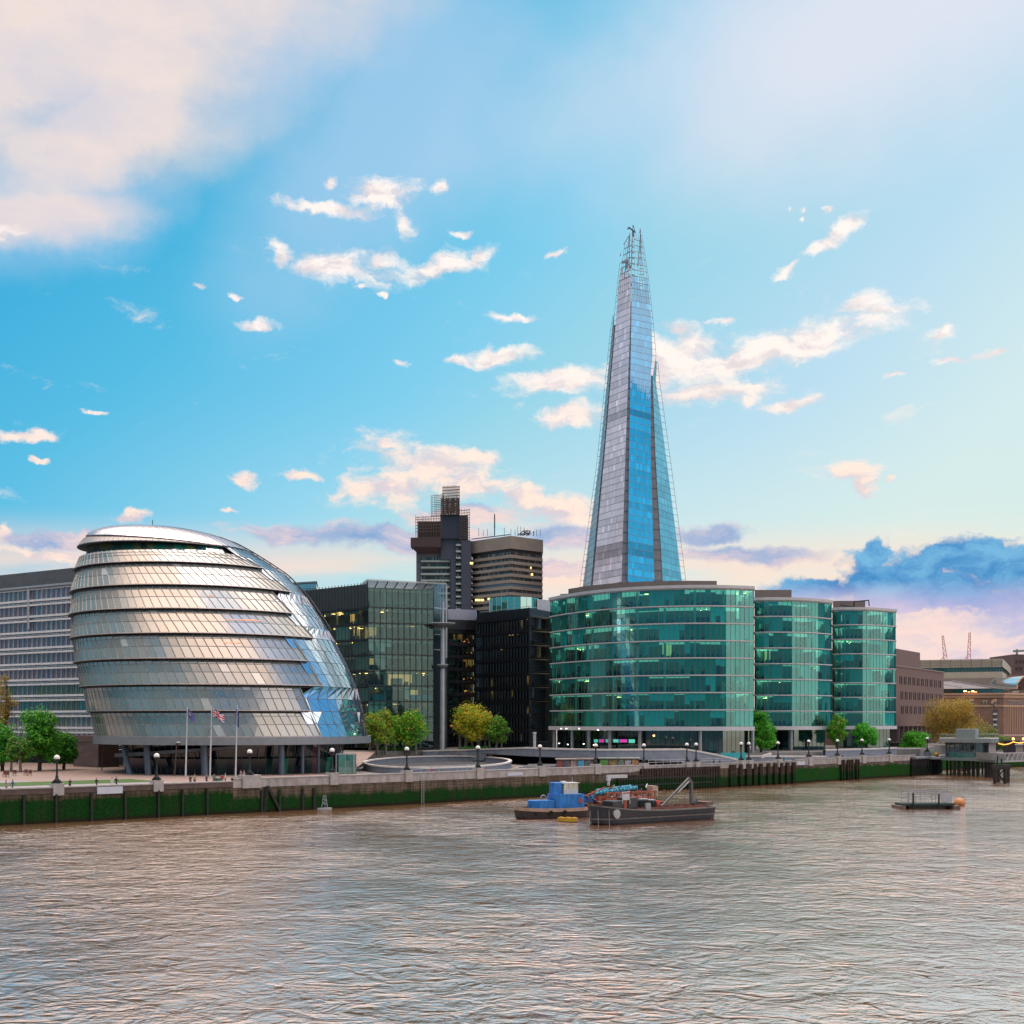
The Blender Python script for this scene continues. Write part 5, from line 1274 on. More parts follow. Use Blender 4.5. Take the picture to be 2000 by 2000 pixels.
w = MB(); sl_ = resample(uy((930,319),(1000,301),(1050,289),(1160,276),(1260,277),(1345,280)), 3); bk_ = offset(sl_, 14); w.grid([[p3(sl_[i]+Vector((0,.3)),6.3), p3(bk_[i],6.5)] for i in range(len(sl_))], 0, False); o = w.build('terrace_pavement', M_pave); struct(o)
wall_line('terrace_wall', 'low terrace wall kinked by a white diagonal coping, in front of the middle green office', uy((1450,298),(1500,300),(1540,303),(1590,305),(1614,308)), GZ, lambda f: 5.9-.4*f)
wall_line('terrace_wall', 'terrace wall with white coping in front of the rightmost green office', uy((1612,316),(1660,322),(1705,330),(1752,340)), GZ, lambda f: 6.9)
w = MB(); a_, b_ = PT(1486,1479,296), PT(1506,1472,297); w.bar(a_, b_, .55); o = w.build('handrail', M_cop); tag(o, 'short white diagonal coping beam on the kinked terrace wall', 'railing')
w = MB(); a_, b_ = Vector((PX(1408,290),290)), Vector((PX(1457,291),291)); w.face([p3(a_,GZ+.2), p3(b_,GZ+.2), p3(b_,ZV(1470,291)), p3(a_,ZV(1470,290))]); w.prism([a_+Vector((0,.02)), b_+Vector((0,.02)), b_+Vector((0,.5)), a_+Vector((0,.5))], GZ, ZV(1470,291)-.02)
o = w.build('teal_hoarding', mat('bright_teal_panel', (0.03,0.36,0.40), .5, 0, .05)); tag(o, 'bright teal hoarding panel behind the sloping end of the terrace wall', 'hoarding')
# grey steps seen right of the oval
for k in range(5):
    w = MB(); cv = uy((995+k*9, 262+k*3.5),(1060+k*8,262+k*3.5)); w.prism([cv[0], cv[1], cv[1]+Vector((0,3.3)), cv[0]+Vector((0,3.3))], GZ, GZ+.16*(k+1)); o = w.build('stone_step', mat('step_grey', (0.16,0.16,0.17), .8)); tag(o, 'step %s of the low grey flight between the oval and the undercroft' % ('first,second,third,fourth,topmost'.split(',')[k]), 'step', 'grey steps beside the sunken oval')
# bank railing beside the oval and where the parapet is open
def railing(ua, ub, d, z, lab):
    w = MB(); n_ = max(3, int((wall_at(ub)-wall_at(ua)).length/2)); P_ = [wall_at(ua+(ub-ua)*k/n_)+nl*d for k in range(n_+1)]
    for a, b in zip(P_, P_[1:]):
        for zz_ in (z+1.0, z+.55): w.bar(p3(a,zz_), p3(b,zz_), .09)
    for p in P_: w.bar(p3(p,z), p3(p,z+1.05), .08)
    o = w.build('railing', M_pale); tag(o, lab, 'railing')
railing(806, 930, .2, 5.35, 'grey handrail on the parapet in front of the oval amphitheatre')
railing(1268, 1340, .2, 5.2, 'handrail on the parapet between two lamps, above the sheet piles')
railing(1372, 1440, .2, 5.2, 'handrail on the parapet above the first timber fenders')
# kiosks with patterned fronts
def kiosk(ua, ub, Y, h, cols, lab, rcol):
    a_, b_ = Vector((PX(ua,Y),Y)), Vector((PX(ub,Y),Y)); r_ = thing('market_kiosk', lab, 'kiosk', p3((a_+b_)/2, GZ), 'kiosks under the terrace wall'); w = MB(); w.prism([a_, b_, b_+Vector((.4,3)), a_+Vector((.4,3))], GZ, GZ+h); w.build('kiosk_body', mat('kiosk_red_brown', (0.16,0.07,0.06), .7), r_)
    w = MB(); w.prism([a_+Vector((-.3,-.3)), b_+Vector((.3,-.3)), b_+Vector((.5,3.2)), a_+Vector((0,3.2))], GZ+h+.01, GZ+h+.25); w.build('kiosk_roof', mat('kiosk_roof_'+lab[:5].strip(), rcol, .7), r_)
    n_ = len(cols)
    for k, c in enumerate(cols): p, q = a_.lerp(b_, (k+.08)/n_), a_.lerp(b_, (k+.92)/n_); w = MB(); w.box(p3((p+q)/2+Vector((0,-.06)), GZ+h*.52), ((q-p).length, .1, h*.8)); w.build('front_panel', mat('kiosk_panel_%d%d%d' % tuple(int(x*100) for x in c), c, .6, 0, .6, 3.0), r_)
kiosk(1087,1127,264,2.2,[(.22,.06,.05),(.10,.10,.13),(.30,.20,.18)],'red and grey patterned kiosk, leftmost under the terrace wall',(0.35,.28,.26))
kiosk(1127,1157,265,2.2,[(.08,.36,.52),(.14,.14,.15)],'kiosk with a bright blue front panel under the terrace wall',(0.30,.22,.20))
kiosk(1171,1206,266,2.3,[(.10,.25,.06),(.20,.16,.06)],'green and ochre kiosk right of the second lamp group',(0.22,.26,.22))
kiosk(1206,1247,267,2.3,[(.16,.22,.18),(.30,.30,.32),(.36,.18,.08)],'grey-green kiosk with an orange brown panel, rightmost',(0.30,.30,.30))
# hedges and planters
def leaf_cloud(w, rnd, spots, n, size, mi_w=(0,0,1), flat=1.0):
    """n small leaf faces spread through ellipsoids (c, r)"""
    tot = sum(r[0]*r[1]*r[2] for c, r in spots)
    for c, r in spots:
        k_ = int(n*r[0]*r[1]*r[2]/tot)
        for _ in range(k_):
            while True:
                d = Vector((rnd.uniform(-1,1), rnd.uniform(-1,1), rnd.uniform(-1,1)))
                if 0.2 < d.length < 1: break
            d = d.normalized()*(d.length**0.6)*rnd.choice((1,1,1,1.25,1.5)); p = Vector(c) + Vector((d.x*r[0], d.y*r[1], d.z*r[2]))
            nn_ = (d + Vector((rnd.uniform(-.9,.9), rnd.uniform(-.9,.9), rnd.uniform(-.4,1.0)))).normalized()
            x = nn_.orthogonal().normalized(); y = nn_.cross(x); an = rnd.uniform(0, 6.28); x, y = x*math.cos(an)+y*math.sin(an), y*math.cos(an)-x*math.sin(an); s_ = size*rnd.uniform(.6,1.4)
            w.face([p-x*s_, p-y*s_*.6, p+x*s_, p+y*s_*.6], rnd.choice(mi_w))
def leafm(name, c): 
    if name in MC: return MC[name]
    m, t, b = principled(name); tcn = t.node('ShaderNodeTexCoord'); oi = t.node('ShaderNodeNewGeometry')
    n = t.noise(tcn.outputs['Object'], .9, 3, .6); t.put(b.inputs['Base Color'], t.mix(n, tuple(x*.65 for x in c), tuple(min(1,x*1.45) for x in c))); b.inputs['Roughness'].default_value = .6; b.inputs['Specular IOR Level'].default_value = .25
    tr = t.node('ShaderNodeBsdfTranslucent'); tr.inputs[0].default_value = c4(tuple(min(1,x*1.3) for x in c)); mx_ = t.node('ShaderNodeMixShader'); mx_.inputs[0].default_value = .35
    o = [n_ for n_ in m.node_tree.nodes if n_.type == 'OUTPUT_MATERIAL'][0]; t.l.new(b.outputs[0], mx_.inputs[1]); t.l.new(tr.outputs[0], mx_.inputs[2]); t.l.new(mx_.outputs[0], o.inputs[0]); MC[name] = m; return m
L_green = leafm('leaf_fresh_green', (0.132,0.412,0.035)); L_mid = leafm('leaf_mid_green', (0.074,0.29,0.031)); L_dark = leafm('leaf_deep_green', (0.035,0.185,0.031))
L_yel = leafm('leaf_yellow_green', (0.494,0.442,0.026)); L_och = leafm('leaf_ochre', (0.52,0.325,0.039)); L_brn = leafm('leaf_brownish_bud', (0.377,0.26,0.065)); L_brt = leafm('leaf_bright_green', (0.085,0.429,0.029)); L_olv = leafm('leaf_olive', (0.221,0.208,0.046))
M_bark = mat('bark_grey_brown', (0.055,0.042,0.035), .9, 0, .3, 2, .4); M_bark2 = mat('bark_pale', (0.20,0.17,0.15), .85, 0, .3, 2, .3)
def tree(name, label, u, vt, vb, Y, wpx, mats, seed, zg=GZ, nleaf=5200, stems=1, bark=None, cz=0.5, clumps=26, group=None, leaf=0.26, base_h=None, sparse=False):
    rnd = random.Random(seed); x0 = PX(u, Y); top = ZV(vt, Y); R_ = wpx*1.22/2/F*Y; hb = ZV(vb, Y) if base_h is None else base_h
    r_ = thing(name, label, 'tree', (x0, Y, zg), group); ch = top-hb; w = MB(); br_ends = []
    for s_ in range(stems):
        bx_ = x0 + (0 if stems == 1 else (s_-(stems-1)/2)*R_*1.3/stems); tl_ = 0.09*(1+0.10*ch); pts = []; p = Vector((bx_, Y+rnd.uniform(-.3,.3)*stems, zg-.2)); up_ = Vector((rnd.uniform(-.08,.08), rnd.uniform(-.08,.08), 1))
        nseg = 7; hh = (hb-zg)+ch*.55
        for k in range(nseg+1): pts.append(p.copy()); p = p + up_.normalized()*(hh/nseg) + Vector((rnd.uniform(-.1,.1), rnd.uniform(-.1,.1), 0))
        w.tube(pts, [tl_*2.2*(1-.75*k/nseg)+.03 for k in range(nseg+1)], 7)
        for k in range(9 if stems == 1 else 4):
            i = rnd.randint(2, nseg-1); a = pts[i]; an = rnd.uniform(0, 6.28); e = Vector((x0+math.cos(an)*R_*rnd.uniform(.4,.85) if stems==1 else a.x+math.cos(an)*R_*.4, Y+math.sin(an)*R_*rnd.uniform(.4,.85), max(a.z+.4, hb+ch*rnd.uniform(.15,.85)))); mid = a.lerp(e,.5)+Vector((0,0,ch*.05))
            w.tube([a, mid, e], [tl_*.8, tl_*.5, .03], 5); br_ends.append(e)
            for _ in range(3 if sparse else 1): e2 = e + Vector((rnd.uniform(-1,1), rnd.uniform(-1,1), rnd.uniform(.1,1)))*R_*.3; w.tube([mid.lerp(e,.4), e2], [tl_*.3, .02], 4)
    w.build('trunk', bark or M_bark, r_); spots = []
    for k in range(int(clumps*1.5)):
        a = rnd.uniform(0, 6.28); zf = rnd.uniform(0.08, .92); rad = R_*math.sqrt(max(.05, 1-((zf-cz)/(1.02-cz if zf>cz else cz+.12))**2)); rr_ = rad*rnd.uniform(.25,.85)
        cr_ = R_*rnd.uniform(.15,.34); spots.append(((x0+math.cos(a)*max(0,rad-cr_*.7)*rnd.uniform(.5,1.05), Y+math.sin(a)*max(0,rad-cr_*.7)*rnd.uniform(.5,1.05), hb+ch*zf), (cr_, cr_, cr_*rnd.uniform(.6,.85))))
    spots.append(((x0, Y, hb+ch*.5), (R_*.55, R_*.55, ch*.36))); w = MB(); leaf_cloud(w, rnd, spots, nleaf, leaf, tuple(range(len(mats))))
    w.build('crown', list(mats), r_); return r_
tree('broadleaf_tree', 'fresh green round-crowned tree on the lawn, in front of the banded office', 78, 1378, 1494, 262, 72, (L_green, L_mid, L_dark, L_green), 1, nleaf=8500, clumps=24, base_h=6.2)
tree('broadleaf_tree', 'smaller green tree leaning right beside the brown block wall', 124, 1430, 1492, 268, 50, (L_green, L_mid, L_dark), 2, nleaf=4200)
tree('broadleaf_tree', 'dark green tree cut by the left edge of the photo', 5, 1404, 1492, 262, 60, (L_mid, L_dark, L_green), 3, nleaf=4800)
tree('broadleaf_tree', 'thin mixed olive tree on pale stems between the two leftmost green trees', 34, 1440, 1490, 256, 46, (L_mid, L_olv, L_dark), 4, nleaf=2600, bark=M_bark2, stems=2)
tree('bare_tree', 'tall brown-budded tree rising behind the leftmost green tree', 4, 1312, 1440, 292, 48, (L_brn, L_olv, L_brn), 5, nleaf=3000, leaf=.2, sparse=True)
tree('multi_stem_tree', 'yellow and green leaved clump of thin trees, right beside the round office', 738, 1386, 1453, 322, 60, (L_yel, L_olv, L_green, L_mid), 6, zg=6, nleaf=5200, stems=3, bark=M_bark2, cz=.45)
tree('multi_stem_tree', 'greener low tree clump in front of the square glass office', 792, 1391, 1452, 327, 76, (L_green, L_mid, L_yel, L_green), 7, zg=6, nleaf=6200, stems=3, bark=M_bark2, cz=.45)
tree('multi_stem_tree', 'bright yellow tree on pale stems in front of the dark office', 922, 1378, 1446, 338, 78, (L_yel, L_yel, L_och, L_green), 8, zg=UZ, nleaf=7600, stems=5, bark=M_bark2, cz=.4)
tree('multi_stem_tree', 'small green tree leaning against the right side of the bright yellow one', 968, 1402, 1450, 336, 46, (L_mid, L_green, L_olv), 9, zg=UZ, nleaf=3600, stems=3, bark=M_bark2)
tree('broadleaf_tree', 'bright green tree in the gap between the widest and the middle green offices', 1487, 1390, 1466, 312, 54, (L_brt, L_green, L_mid), 10, zg=GZ, nleaf=7200, cz=.35, base_h=ZV(1466,312))
tree('broadleaf_tree', 'darker green tree tucked behind the bright one in the office gap', 1473, 1382, 1440, 326, 28, (L_mid, L_dark), 11, zg=UZ, nleaf=2400)
tree('broadleaf_tree', 'light green tree between the middle and right green offices', 1636, 1394, 1459, 334, 38, (L_brt, L_green, L_olv), 12, zg=UZ, nleaf=4400, base_h=ZV(1456,334))
tree('broadleaf_tree', 'light green tree before the rightmost green office', 1691, 1414, 1459, 338, 42, (L_brt, L_brt, L_mid), 13, zg=UZ, nleaf=4200, base_h=ZV(1456,338))
tree('budding_tree', 'big ochre-brown budding tree before the brown block and warehouse', 1852, 1365, 1462, 400, 100, (L_brn, L_brn, L_och, L_olv), 14, nleaf=15000, clumps=34, leaf=.24, sparse=True, base_h=7.5, cz=.5)
tree('budding_tree', 'dull olive tree between the pier pavilion and the warehouse', 1912, 1410, 1462, 420, 60, (L_olv, L_brn, L_dark), 15, nleaf=5200, leaf=.22, sparse=True)
tree('broadleaf_tree', 'low deep green tree under the big budding tree', 1788, 1430, 1470, 372, 52, (L_brt, L_mid, L_green), 16, nleaf=5200, base_h=5.4, cz=.4)
tree('broadleaf_tree', 'small dark tree in front of the warehouse, near the right edge', 1962, 1440, 1468, 430, 44, (L_dark, L_olv), 17, nleaf=3000)
for k, (ua, ub, Y, h, lab) in enumerate(((752,822,327,1.0,'low clipped hedge below the greener tree clump'),(905,965,334,1.0,'low hedge under the bright yellow tree'),(1760,1838,366,1.6,'dark hedge band behind the lamps right of the green offices'))):
    rnd = random.Random(50+k); w = MB(); n_ = int((PX(ub,Y)-PX(ua,Y))/1.2); zb_ = UZ if Y < 350 else GZ; leaf_cloud(w, rnd, [((PX(ua,Y)+1.2*i, Y, zb_+h*.5), (.9,.8,h*.55)) for i in range(n_)], 260*n_//4+400, .16, (0,1)); o = w.build('hedge', [L_mid, L_dark]); tag(o, lab, 'hedge')

# ---------------------------------------------------------------- mast with ring platforms
ms = thing('light_mast', 'tall pale metal mast with two saucer rings between glass office and dark office', 'mast', (PX(864,334),334,UZ)); mx0 = Vector((PX(864,334),334,UZ))
w = MB(); w.tube([mx0, Vector((mx0.x+.1,334,ZV(1310,334))), Vector((mx0.x+.15,334,ZV(1230,334)))], [.75,.68,.62], 14); w.tube([Vector((mx0.x+.15,334,ZV(1230,334))), Vector((mx0.x+.2,334,ZV(1175,334)))], [.36,.3], 10); w.bar(Vector((mx0.x+.2,334,ZV(1175,334))), Vector((mx0.x+.2,334,ZV(1120,334))), .1); w.build('mast_pole', mat('mast_metal', (0.40,0.42,0.45), .35, .5, .08, .5), ms)
def saucer(v, Ru, name):
    z = ZV(v, 334); R_ = Ru/F*334; w = MB(); w.lathe((mx0.x+.1,334,z), [(.5,-.5),(R_*.55,-.55),(R_*.95,.1),(R_,.35),(R_*.98,.5),(R_*.8,.42),(.5,.3)], 40); q = w.build(name, mat('saucer_mesh_grey', (0.20,0.21,0.22), .5, .4), ms); w = MB()
    for k in range(24): a = k*math.pi/12; w.bar((mx0.x+.1+.6*math.cos(a),334+.6*math.sin(a),z+.42), (mx0.x+.1+R_*math.cos(a),334+R_*math.sin(a),z+.56), .12)
    w.build('saucer_ribs', M_pale, q)
saucer(1221, 24.5, 'upper_saucer'); saucer(1302, 11, 'lower_saucer')
pst = thing('vent_post', 'short stout pale vertical post at the foot of the dark office', 'post', (PX(1044,306),306,UZ)); w = MB(); w.tube([(PX(1044,306),306,UZ-.2),(PX(1044,306),306,ZV(1433,306))], .36, 12); w.build('shaft', M_pale, pst); w = MB(); w.tube([(PX(1044,306),306,ZV(1433,306)),(PX(1044,306),306,ZV(1430,306))], .46, 12); w.build('cap', M_white, pst)

# ---------------------------------------------------------------- riverside lamps
M_globe = mat('opal_globe', (0.80,0.79,0.76), .35, 0, .03)
lampd = [(113,'leftmost lamp, beside the white board'),(308,'second lamp from the left, before the round office'),(490,'lamp on the wide block where the pale parapet starts'),(651,'lamp in front of the entrance box of the round office'),(797,'lamp at the left end of the rail before the oval'),(936,'lamp at the right end of the rail before the oval'),(1057,'lamp on the pale parapet left of the leftmost kiosk'),(1166,'lamp between the blue-fronted kiosk and the green kiosk'),(1260,'lamp above the left end of the sheet piles'),(1344,'left lamp of the close pair above the sheet piles'),(1362,'right lamp of the close pair above the sheet piles'),(1450,'left lamp of the pair beside the teal hoarding'),(1465,'right lamp of the pair beside the teal hoarding'),(1522,'lamp left of centre before the middle green office'),(1582,'lamp before the right part of the middle green office'),(1638,'lamp under the light tree between two green offices'),(1686,'lamp before the tree at the rightmost green office'),(1739,'lamp at the right end of the green offices'),(1811,'rightmost lamp, beside the deep green low tree')]
lp = thing('river_lamp', 'x', 'street lamp', (0,0,0), 'globe lamps along the river wall')
w = MB(); w.box((0,0,.12), (1.15,1.15,.24)); w.box((0,0,.34), (.85,.85,.2)); w.lathe((0,0,.44), [(.40,0),(.34,.12),(.22,.3),(.2,.5)], 12); w.build('lamp_base', M_black, lp)
w = MB(); w.lathe((0,0,.9), [(.19,0),(.24,.08),(.15,.2),(.13,1.5),(.12,2.0),(.2,2.05),(.13,2.15),(.22,2.3)], 12); w.build('lamp_post', M_black, lp)
w = MB(); w.lathe((0,0,3.2), [(.12,0),(.30,.08),(.40,.24),(.43,.42),(.40,.58),(.28,.76),(.06,.84),(0,.86)], 16); w.build('globe', M_globe, lp)
w = MB(); w.lathe((0,0,3.2), [(.13,-.02),(.32,.06),(.415,.22),(.43,.26)], 16); w.build('globe_cage', M_black, lp)
first = True
for u, lab in lampd:
    q = wall_at(u) + nl*0.35; zz_ = 5.0 if u < 455 else (5.35 if u < 1240 else (5.2 if u < 1552 else 5.45))
    if u > 1775: q = Vector((PX(u,352),352)); zz_ = GZ+1.4
    sc_ = 0.98
    if first: lp.location = p3(q, zz_+.45); lp['label'] = 'globe street '+lab; first = False; L0 = lp; lp.scale = (sc_,)*3
    else: dup(L0, p3(q, zz_+.45), 0, 'globe street '+lab)
    w = MB(); wd = 1.5 if u not in (490,) else 3.2; w.box(p3(q, (zz_+.45+3.8)/2 + (.0)), (wd, 1.5, zz_+.45-3.8), math.atan2(nl.y,nl.x)+math.pi/2)
    if u < 1775: o = w.build('lamp_pier', mat('pier_granite', (0.40,0.37,0.355), .8, 0, .15, 1.2)); tag(o, 'stone pier under the '+lab.replace('lamp ','lamp standing ',1) if False else 'pale granite pier carrying the '+lab, 'pier', 'granite piers under the lamps')
    else: o = w.build('lamp_plinth', M_greyst); tag(o, 'grey plinth under the rightmost lamp', 'plinth')

# ---------------------------------------------------------------- flags
def flagpole(u, Y, vt, lab):
    r_ = thing('flagpole', lab, 'flagpole', (PX(u,Y),Y,GZ), 'white flagpoles before the round office'); w = MB(); w.tube([(PX(u-3.5,Y),Y,GZ),(PX(u,Y),Y,ZV(vt,Y))], [.16,.08], 8); w.build('pole', M_white, r_); w = MB(); w.lathe((PX(u,Y),Y,ZV(vt,Y)), [(0,0),(.13,.08),(0,.2)], 8); w.build('finial', M_white, r_); return r_
flagpole(366, 228, 1383, 'leftmost white flagpole with a limp violet-blue flag'); flagpole(413.5, 227, 1381, 'middle white flagpole flying the red, white and blue flag'); flagpole(463.5, 226, 1379, 'rightmost white flagpole with a hanging dark blue flag')
M_nav = mat('flag_navy', (0.012,0.02,0.12), .8,0,.05); M_wht = mat('flag_white', (0.75,0.74,0.76), .8,0,.03); M_red = mat('flag_red', (0.55,0.012,0.03), .8,0,.05); M_vio = mat('flag_violet', (0.09,0.08,0.22), .8, 0, .1); M_gold = mat('flag_gold', (.5,.38,.05), .8)
def union(x, y):           # x in 0..2, y in 0..1
    cx_, cy_ = abs(x-1), abs(y-.5)
    if cx_ < .1 or cy_ < .1: return 2
    if cx_ < .167 or cy_ < .167: return 1
    d1__ = abs((y-.5) - (x-1)*.5)/1.118; d2__ = abs((y-.5) + (x-1)*.5)/1.118
    if min(d1__, d2__) < .035: return 2
    if min(d1__, d2__) < .10: return 1
    return 0
def flag(name, lab, org, wx, wz, drop, colf, mats, nx=36, ny=18, curl=.35):
    w = MB(); G = []
    for i in range(nx+1):
        f = i/nx; col_ = []
        for j in range(ny+1): h = j/ny; col_.append(Vector(org) + Vector((wx*f, math.sin(f*7+h*1.5)*curl*f, -drop*f - wz*(1-h) + math.sin(f*6)*.08)))
        G.append(col_)
    for i in range(nx):
        for j in range(ny): w.face([G[i][j], G[i+1][j], G[i+1][j+1], G[i][j+1]], colf((i+.5)/nx, (j+.5)/ny), None, True)
    o = w.build(name, mats); tag(o, lab, 'flag'); return o
flag('national_flag', 'red, white and blue crossed flag streaming from the middle pole', (PX(414,227)+.1,227,ZV(1383,227)), 2.05, 1.45, 1.15, lambda a, b: union(a*2, b), [M_nav, M_wht, M_red], 56, 30)
flag('banner_flag', 'limp violet-blue flag with a pale emblem on the leftmost pole', (PX(366,228)+.1,228,ZV(1384,228)), 1.1, 1.5, 1.0, lambda a, b: 1 if (.2<a<.5 and .35<b<.7 and abs(math.hypot((a-.35)*2,(b-.52)*2)-.24)<.09) else 0, [M_vio, M_wht])
flag('banner_flag', 'narrow dark blue flag hanging down the rightmost pole', (PX(463.5,226)-.25,226,ZV(1385,226)), .5, 2.9, .3, lambda a, b: 1 if (.3<a<.7 and .5<b<.62 and int(a*20+b*20)%2) else 0, [M_nav, M_gold], 20, 40, .15)
# slim lamp columns on the plaza
for u, Y, vt, lab in ((203,262,1447,'slim lamp column on the pink plaza at the left edge of the round office'),(345,236,1451,'slim lamp column between the second river lamp and the leftmost flagpole')):
    r_ = thing('lamp_column', lab, 'street lamp', (PX(u,Y),Y,GZ)); w = MB(); w.tube([(PX(u-4,Y),Y,GZ),(PX(u,Y),Y,ZV(vt,Y))], .1, 8); w.build('column', mat('rust_column', (0.10,0.06,0.05), .6), r_); w = MB(); w.lathe((PX(u,Y)+.3,Y,ZV(vt,Y)), [(0,-.1),(.5,0),(.45,.15),(0,.28)], 12); w.build('lamp_head', M_pale, r_)
# ---------------------------------------------------------------- boats
M_hull = mat('hull_black_brown', (0.035,0.026,0.026), .6, 0, .35, 1.0, .2); M_hull2 = mat('hull_slate', (0.028,0.032,0.042), .6, .1, .35, .8, .2); M_rust = mat('rusty_deck', (0.17,0.085,0.05), .85, 0, .4, 1.2, .2)
M_tan = mat('worn_tan_bulwark', (0.42,0.29,0.22), .7, 0, .2, 1.0); M_blue = mat('bright_blue_paint', (0.014,0.16,0.48), .5, 0, .35, 1.1, .15, zs=.4); M_or = mat('orange_red_paint', (0.30,0.065,0.03), .6, 0, .25, 1.5); M_cyb = mat('light_blue_pipe', (0.05,0.30,0.42), .6,0,.2)
M_wgl = mat('wheelhouse_window', (0.05,0.07,0.09), .15); M_redp = mat('red_paint', (0.5,0.03,0.02), .6); M_yel = mat('yellow_float', (0.55,0.33,0.03), .6,0,.2); M_rubber = mat('tyre_rubber', (0.012,0.012,0.012), .8)
def hull(w, L, B, h0, h1, bow=.28, stern=.12, mi=0, n=28, rake=.8, zb=-.6, sheer=.5):
    """boat hull along +x from -L/2 (stern) to L/2 (bow); returns deck outline"""
    rows = []; dk = []
    for i in range(n+1):
        f = i/n; x = -L/2+L*f; 
        b = 1.0
        if f > 1-bow: b = math.sqrt(max(0, 1-((f-(1-bow))/bow)**2.2))
        if f < stern: b = min(b, .55+.45*math.sqrt(max(0, 1-((stern-f)/stern)**2)))
        hh = h0 + (h1-h0)*max(0,(f-.45)/.55)**2 + .25*sheer*max(0,(.3-f)/.3)**2; wl = .86*b
        xr = x - (rake*max(0,(f-.8)/.2) if f > .8 else 0)
        s_ = [(xr, -wl*B/2*.85, zb), (x-.3*(f>.9), -wl*B/2, .25), (x, -b*B/2, hh), (x, b*B/2, hh), (x-.3*(f>.9), wl*B/2, .25), (xr, wl*B/2*.85, zb)]; rows.append(s_); dk.append((x, b*B/2, hh))
    w.grid([r_[:3] for r_ in rows], mi, False); w.grid([r_[3:] for r_ in rows], mi, False); w.face(rows[0], mi); return dk
def deck(w, dk, dz=-.35, mi=0): w.grid([[(x,-b*.97,h+dz),(x,b*.97,h+dz)] for x, b, h in dk], mi, False)
def rim(w, dk, a=.12, dz=0.0, mi=0, out=.1):
    for s_ in (-1,1): w.grid([[(x,s_*(b+out),h+dz-a),(x,s_*(b+out),h+dz+a),(x,s_*(b-.1),h+dz+a)] for x,b,h in dk], mi, False)
def place(root, u, v, rz, kids=True):
    Y = H*F/(v-HV); root.location = (PX(u,Y), Y, 0); root.rotation_euler = (0,0,rz)
RV = math.atan2(39,45)
# blue-cabined tug, bow to the left
tg_ = thing('tug_boat', 'blue-cabined tug with tan bulwark, moored left of the barge', 'boat', (0,0,0))
w = MB(); dk = hull(w, 14.6, 4.6, 1.35, 1.75, bow=.40, stern=.2, rake=1.2); w.build('hull', M_hull, tg_)
w = MB(); rim(w, dk, .30, 0.12, 0, .06); w.build('bulwark', M_tan, tg_)
w = MB(); deck(w, dk, -.15); w.build('deck', M_rust, tg_)
def rbox(w, x0, x1, y, z0, z1, r=.5, mi=0, nose=0.0):
    pts = [Vector((x0,-y)), Vector((x1-nose,-y)), Vector((x1-nose*.25,-y*.72)), Vector((x1,0)), Vector((x1-nose*.25,y*.72)), Vector((x1-nose,y)), Vector((x0,y))] if nose else [Vector((x0,-y)), Vector((x1,-y)), Vector((x1,y)), Vector((x0,y))]
    w.prism(pts, z0, z1, mi)
w = MB(); rbox(w, -2.2, 4.4, 1.65, 1.2, 3.15, nose=1.4); rbox(w, -6.0, -.2, 1.85, 1.2, 4.2); w.build('deckhouse', M_blue, tg_)
w = MB(); w.box((-1.0,0,5.15), (1.7,1.9,2.3)); w.build('funnel', M_blue, tg_)
w = MB(); w.box((-3.6,0,4.62), (2.9,2.5,1.0)); w.box((-3.6,0,6.15), (3.3,2.8,.16)); w.box((-2.6,0,6.35),(1.0,.8,.25))
for x in (-5.0,-4.1,-3.2,-2.2):
    for y in (-1.2,1.2): w.bar((x,y,5.1), (x,y,6.1), .12)
w.build('wheelhouse', M_white, tg_)
w = MB(); w.box((-3.6,0,5.6), (2.75,2.35,.95)); w.build('wheelhouse_windows', glass('boat_glass', (.6,.75,.8), .2, .03), tg_)
w = MB(); w.bar((5.2,0,1.6),(5.2,0,2.9),.12); w.build('bow_post', M_pale, tg_); w = MB(); w.tube([(1.4+.55*math.cos(a/6*math.pi),0,3.5+.55*math.sin(a/6*math.pi)) for a in range(13)], .07, 5); w.build('vent_hoop', M_pale, tg_); w = MB(); w.bar((-4.9,.9,6.2),(-4.9,.9,7.2),.06); w.build('aerial', M_pale, tg_); w = MB(); w.bar((-1,.3,6.3),(-.6,.3,7.0),.09); w.build('exhaust_stub', M_black, tg_)
w = MB(); w.tube([(-5.2,-1.95,3.0),(-5.2,-1.85,3.0)], .42, 14); w.build('lifebuoy', M_or, tg_)
for k, (x, y) in enumerate(((3.6,-2.02),(1.0,-2.35),(-1.8,-2.4),(5.0,-1.5))):
    w = MB(); w.tube([(x+.35*math.cos(a/6*math.pi),y-.03,1.0+.35*math.sin(a/6*math.pi)) for a in range(13)], .12, 6); w.build('tyre_fender', M_rubber, tg_)
w = MB()
for x in (4.9,5.4): w.lathe((x,-.6,1.7), [(.13,0),(.13,.4),(.18,.42),(0,.46)], 8)
w.build('bollards', M_black, tg_)
place(tg_, 1075, 1597, RV-0.30+math.pi); tg_.scale = (.80,-.80,.82)
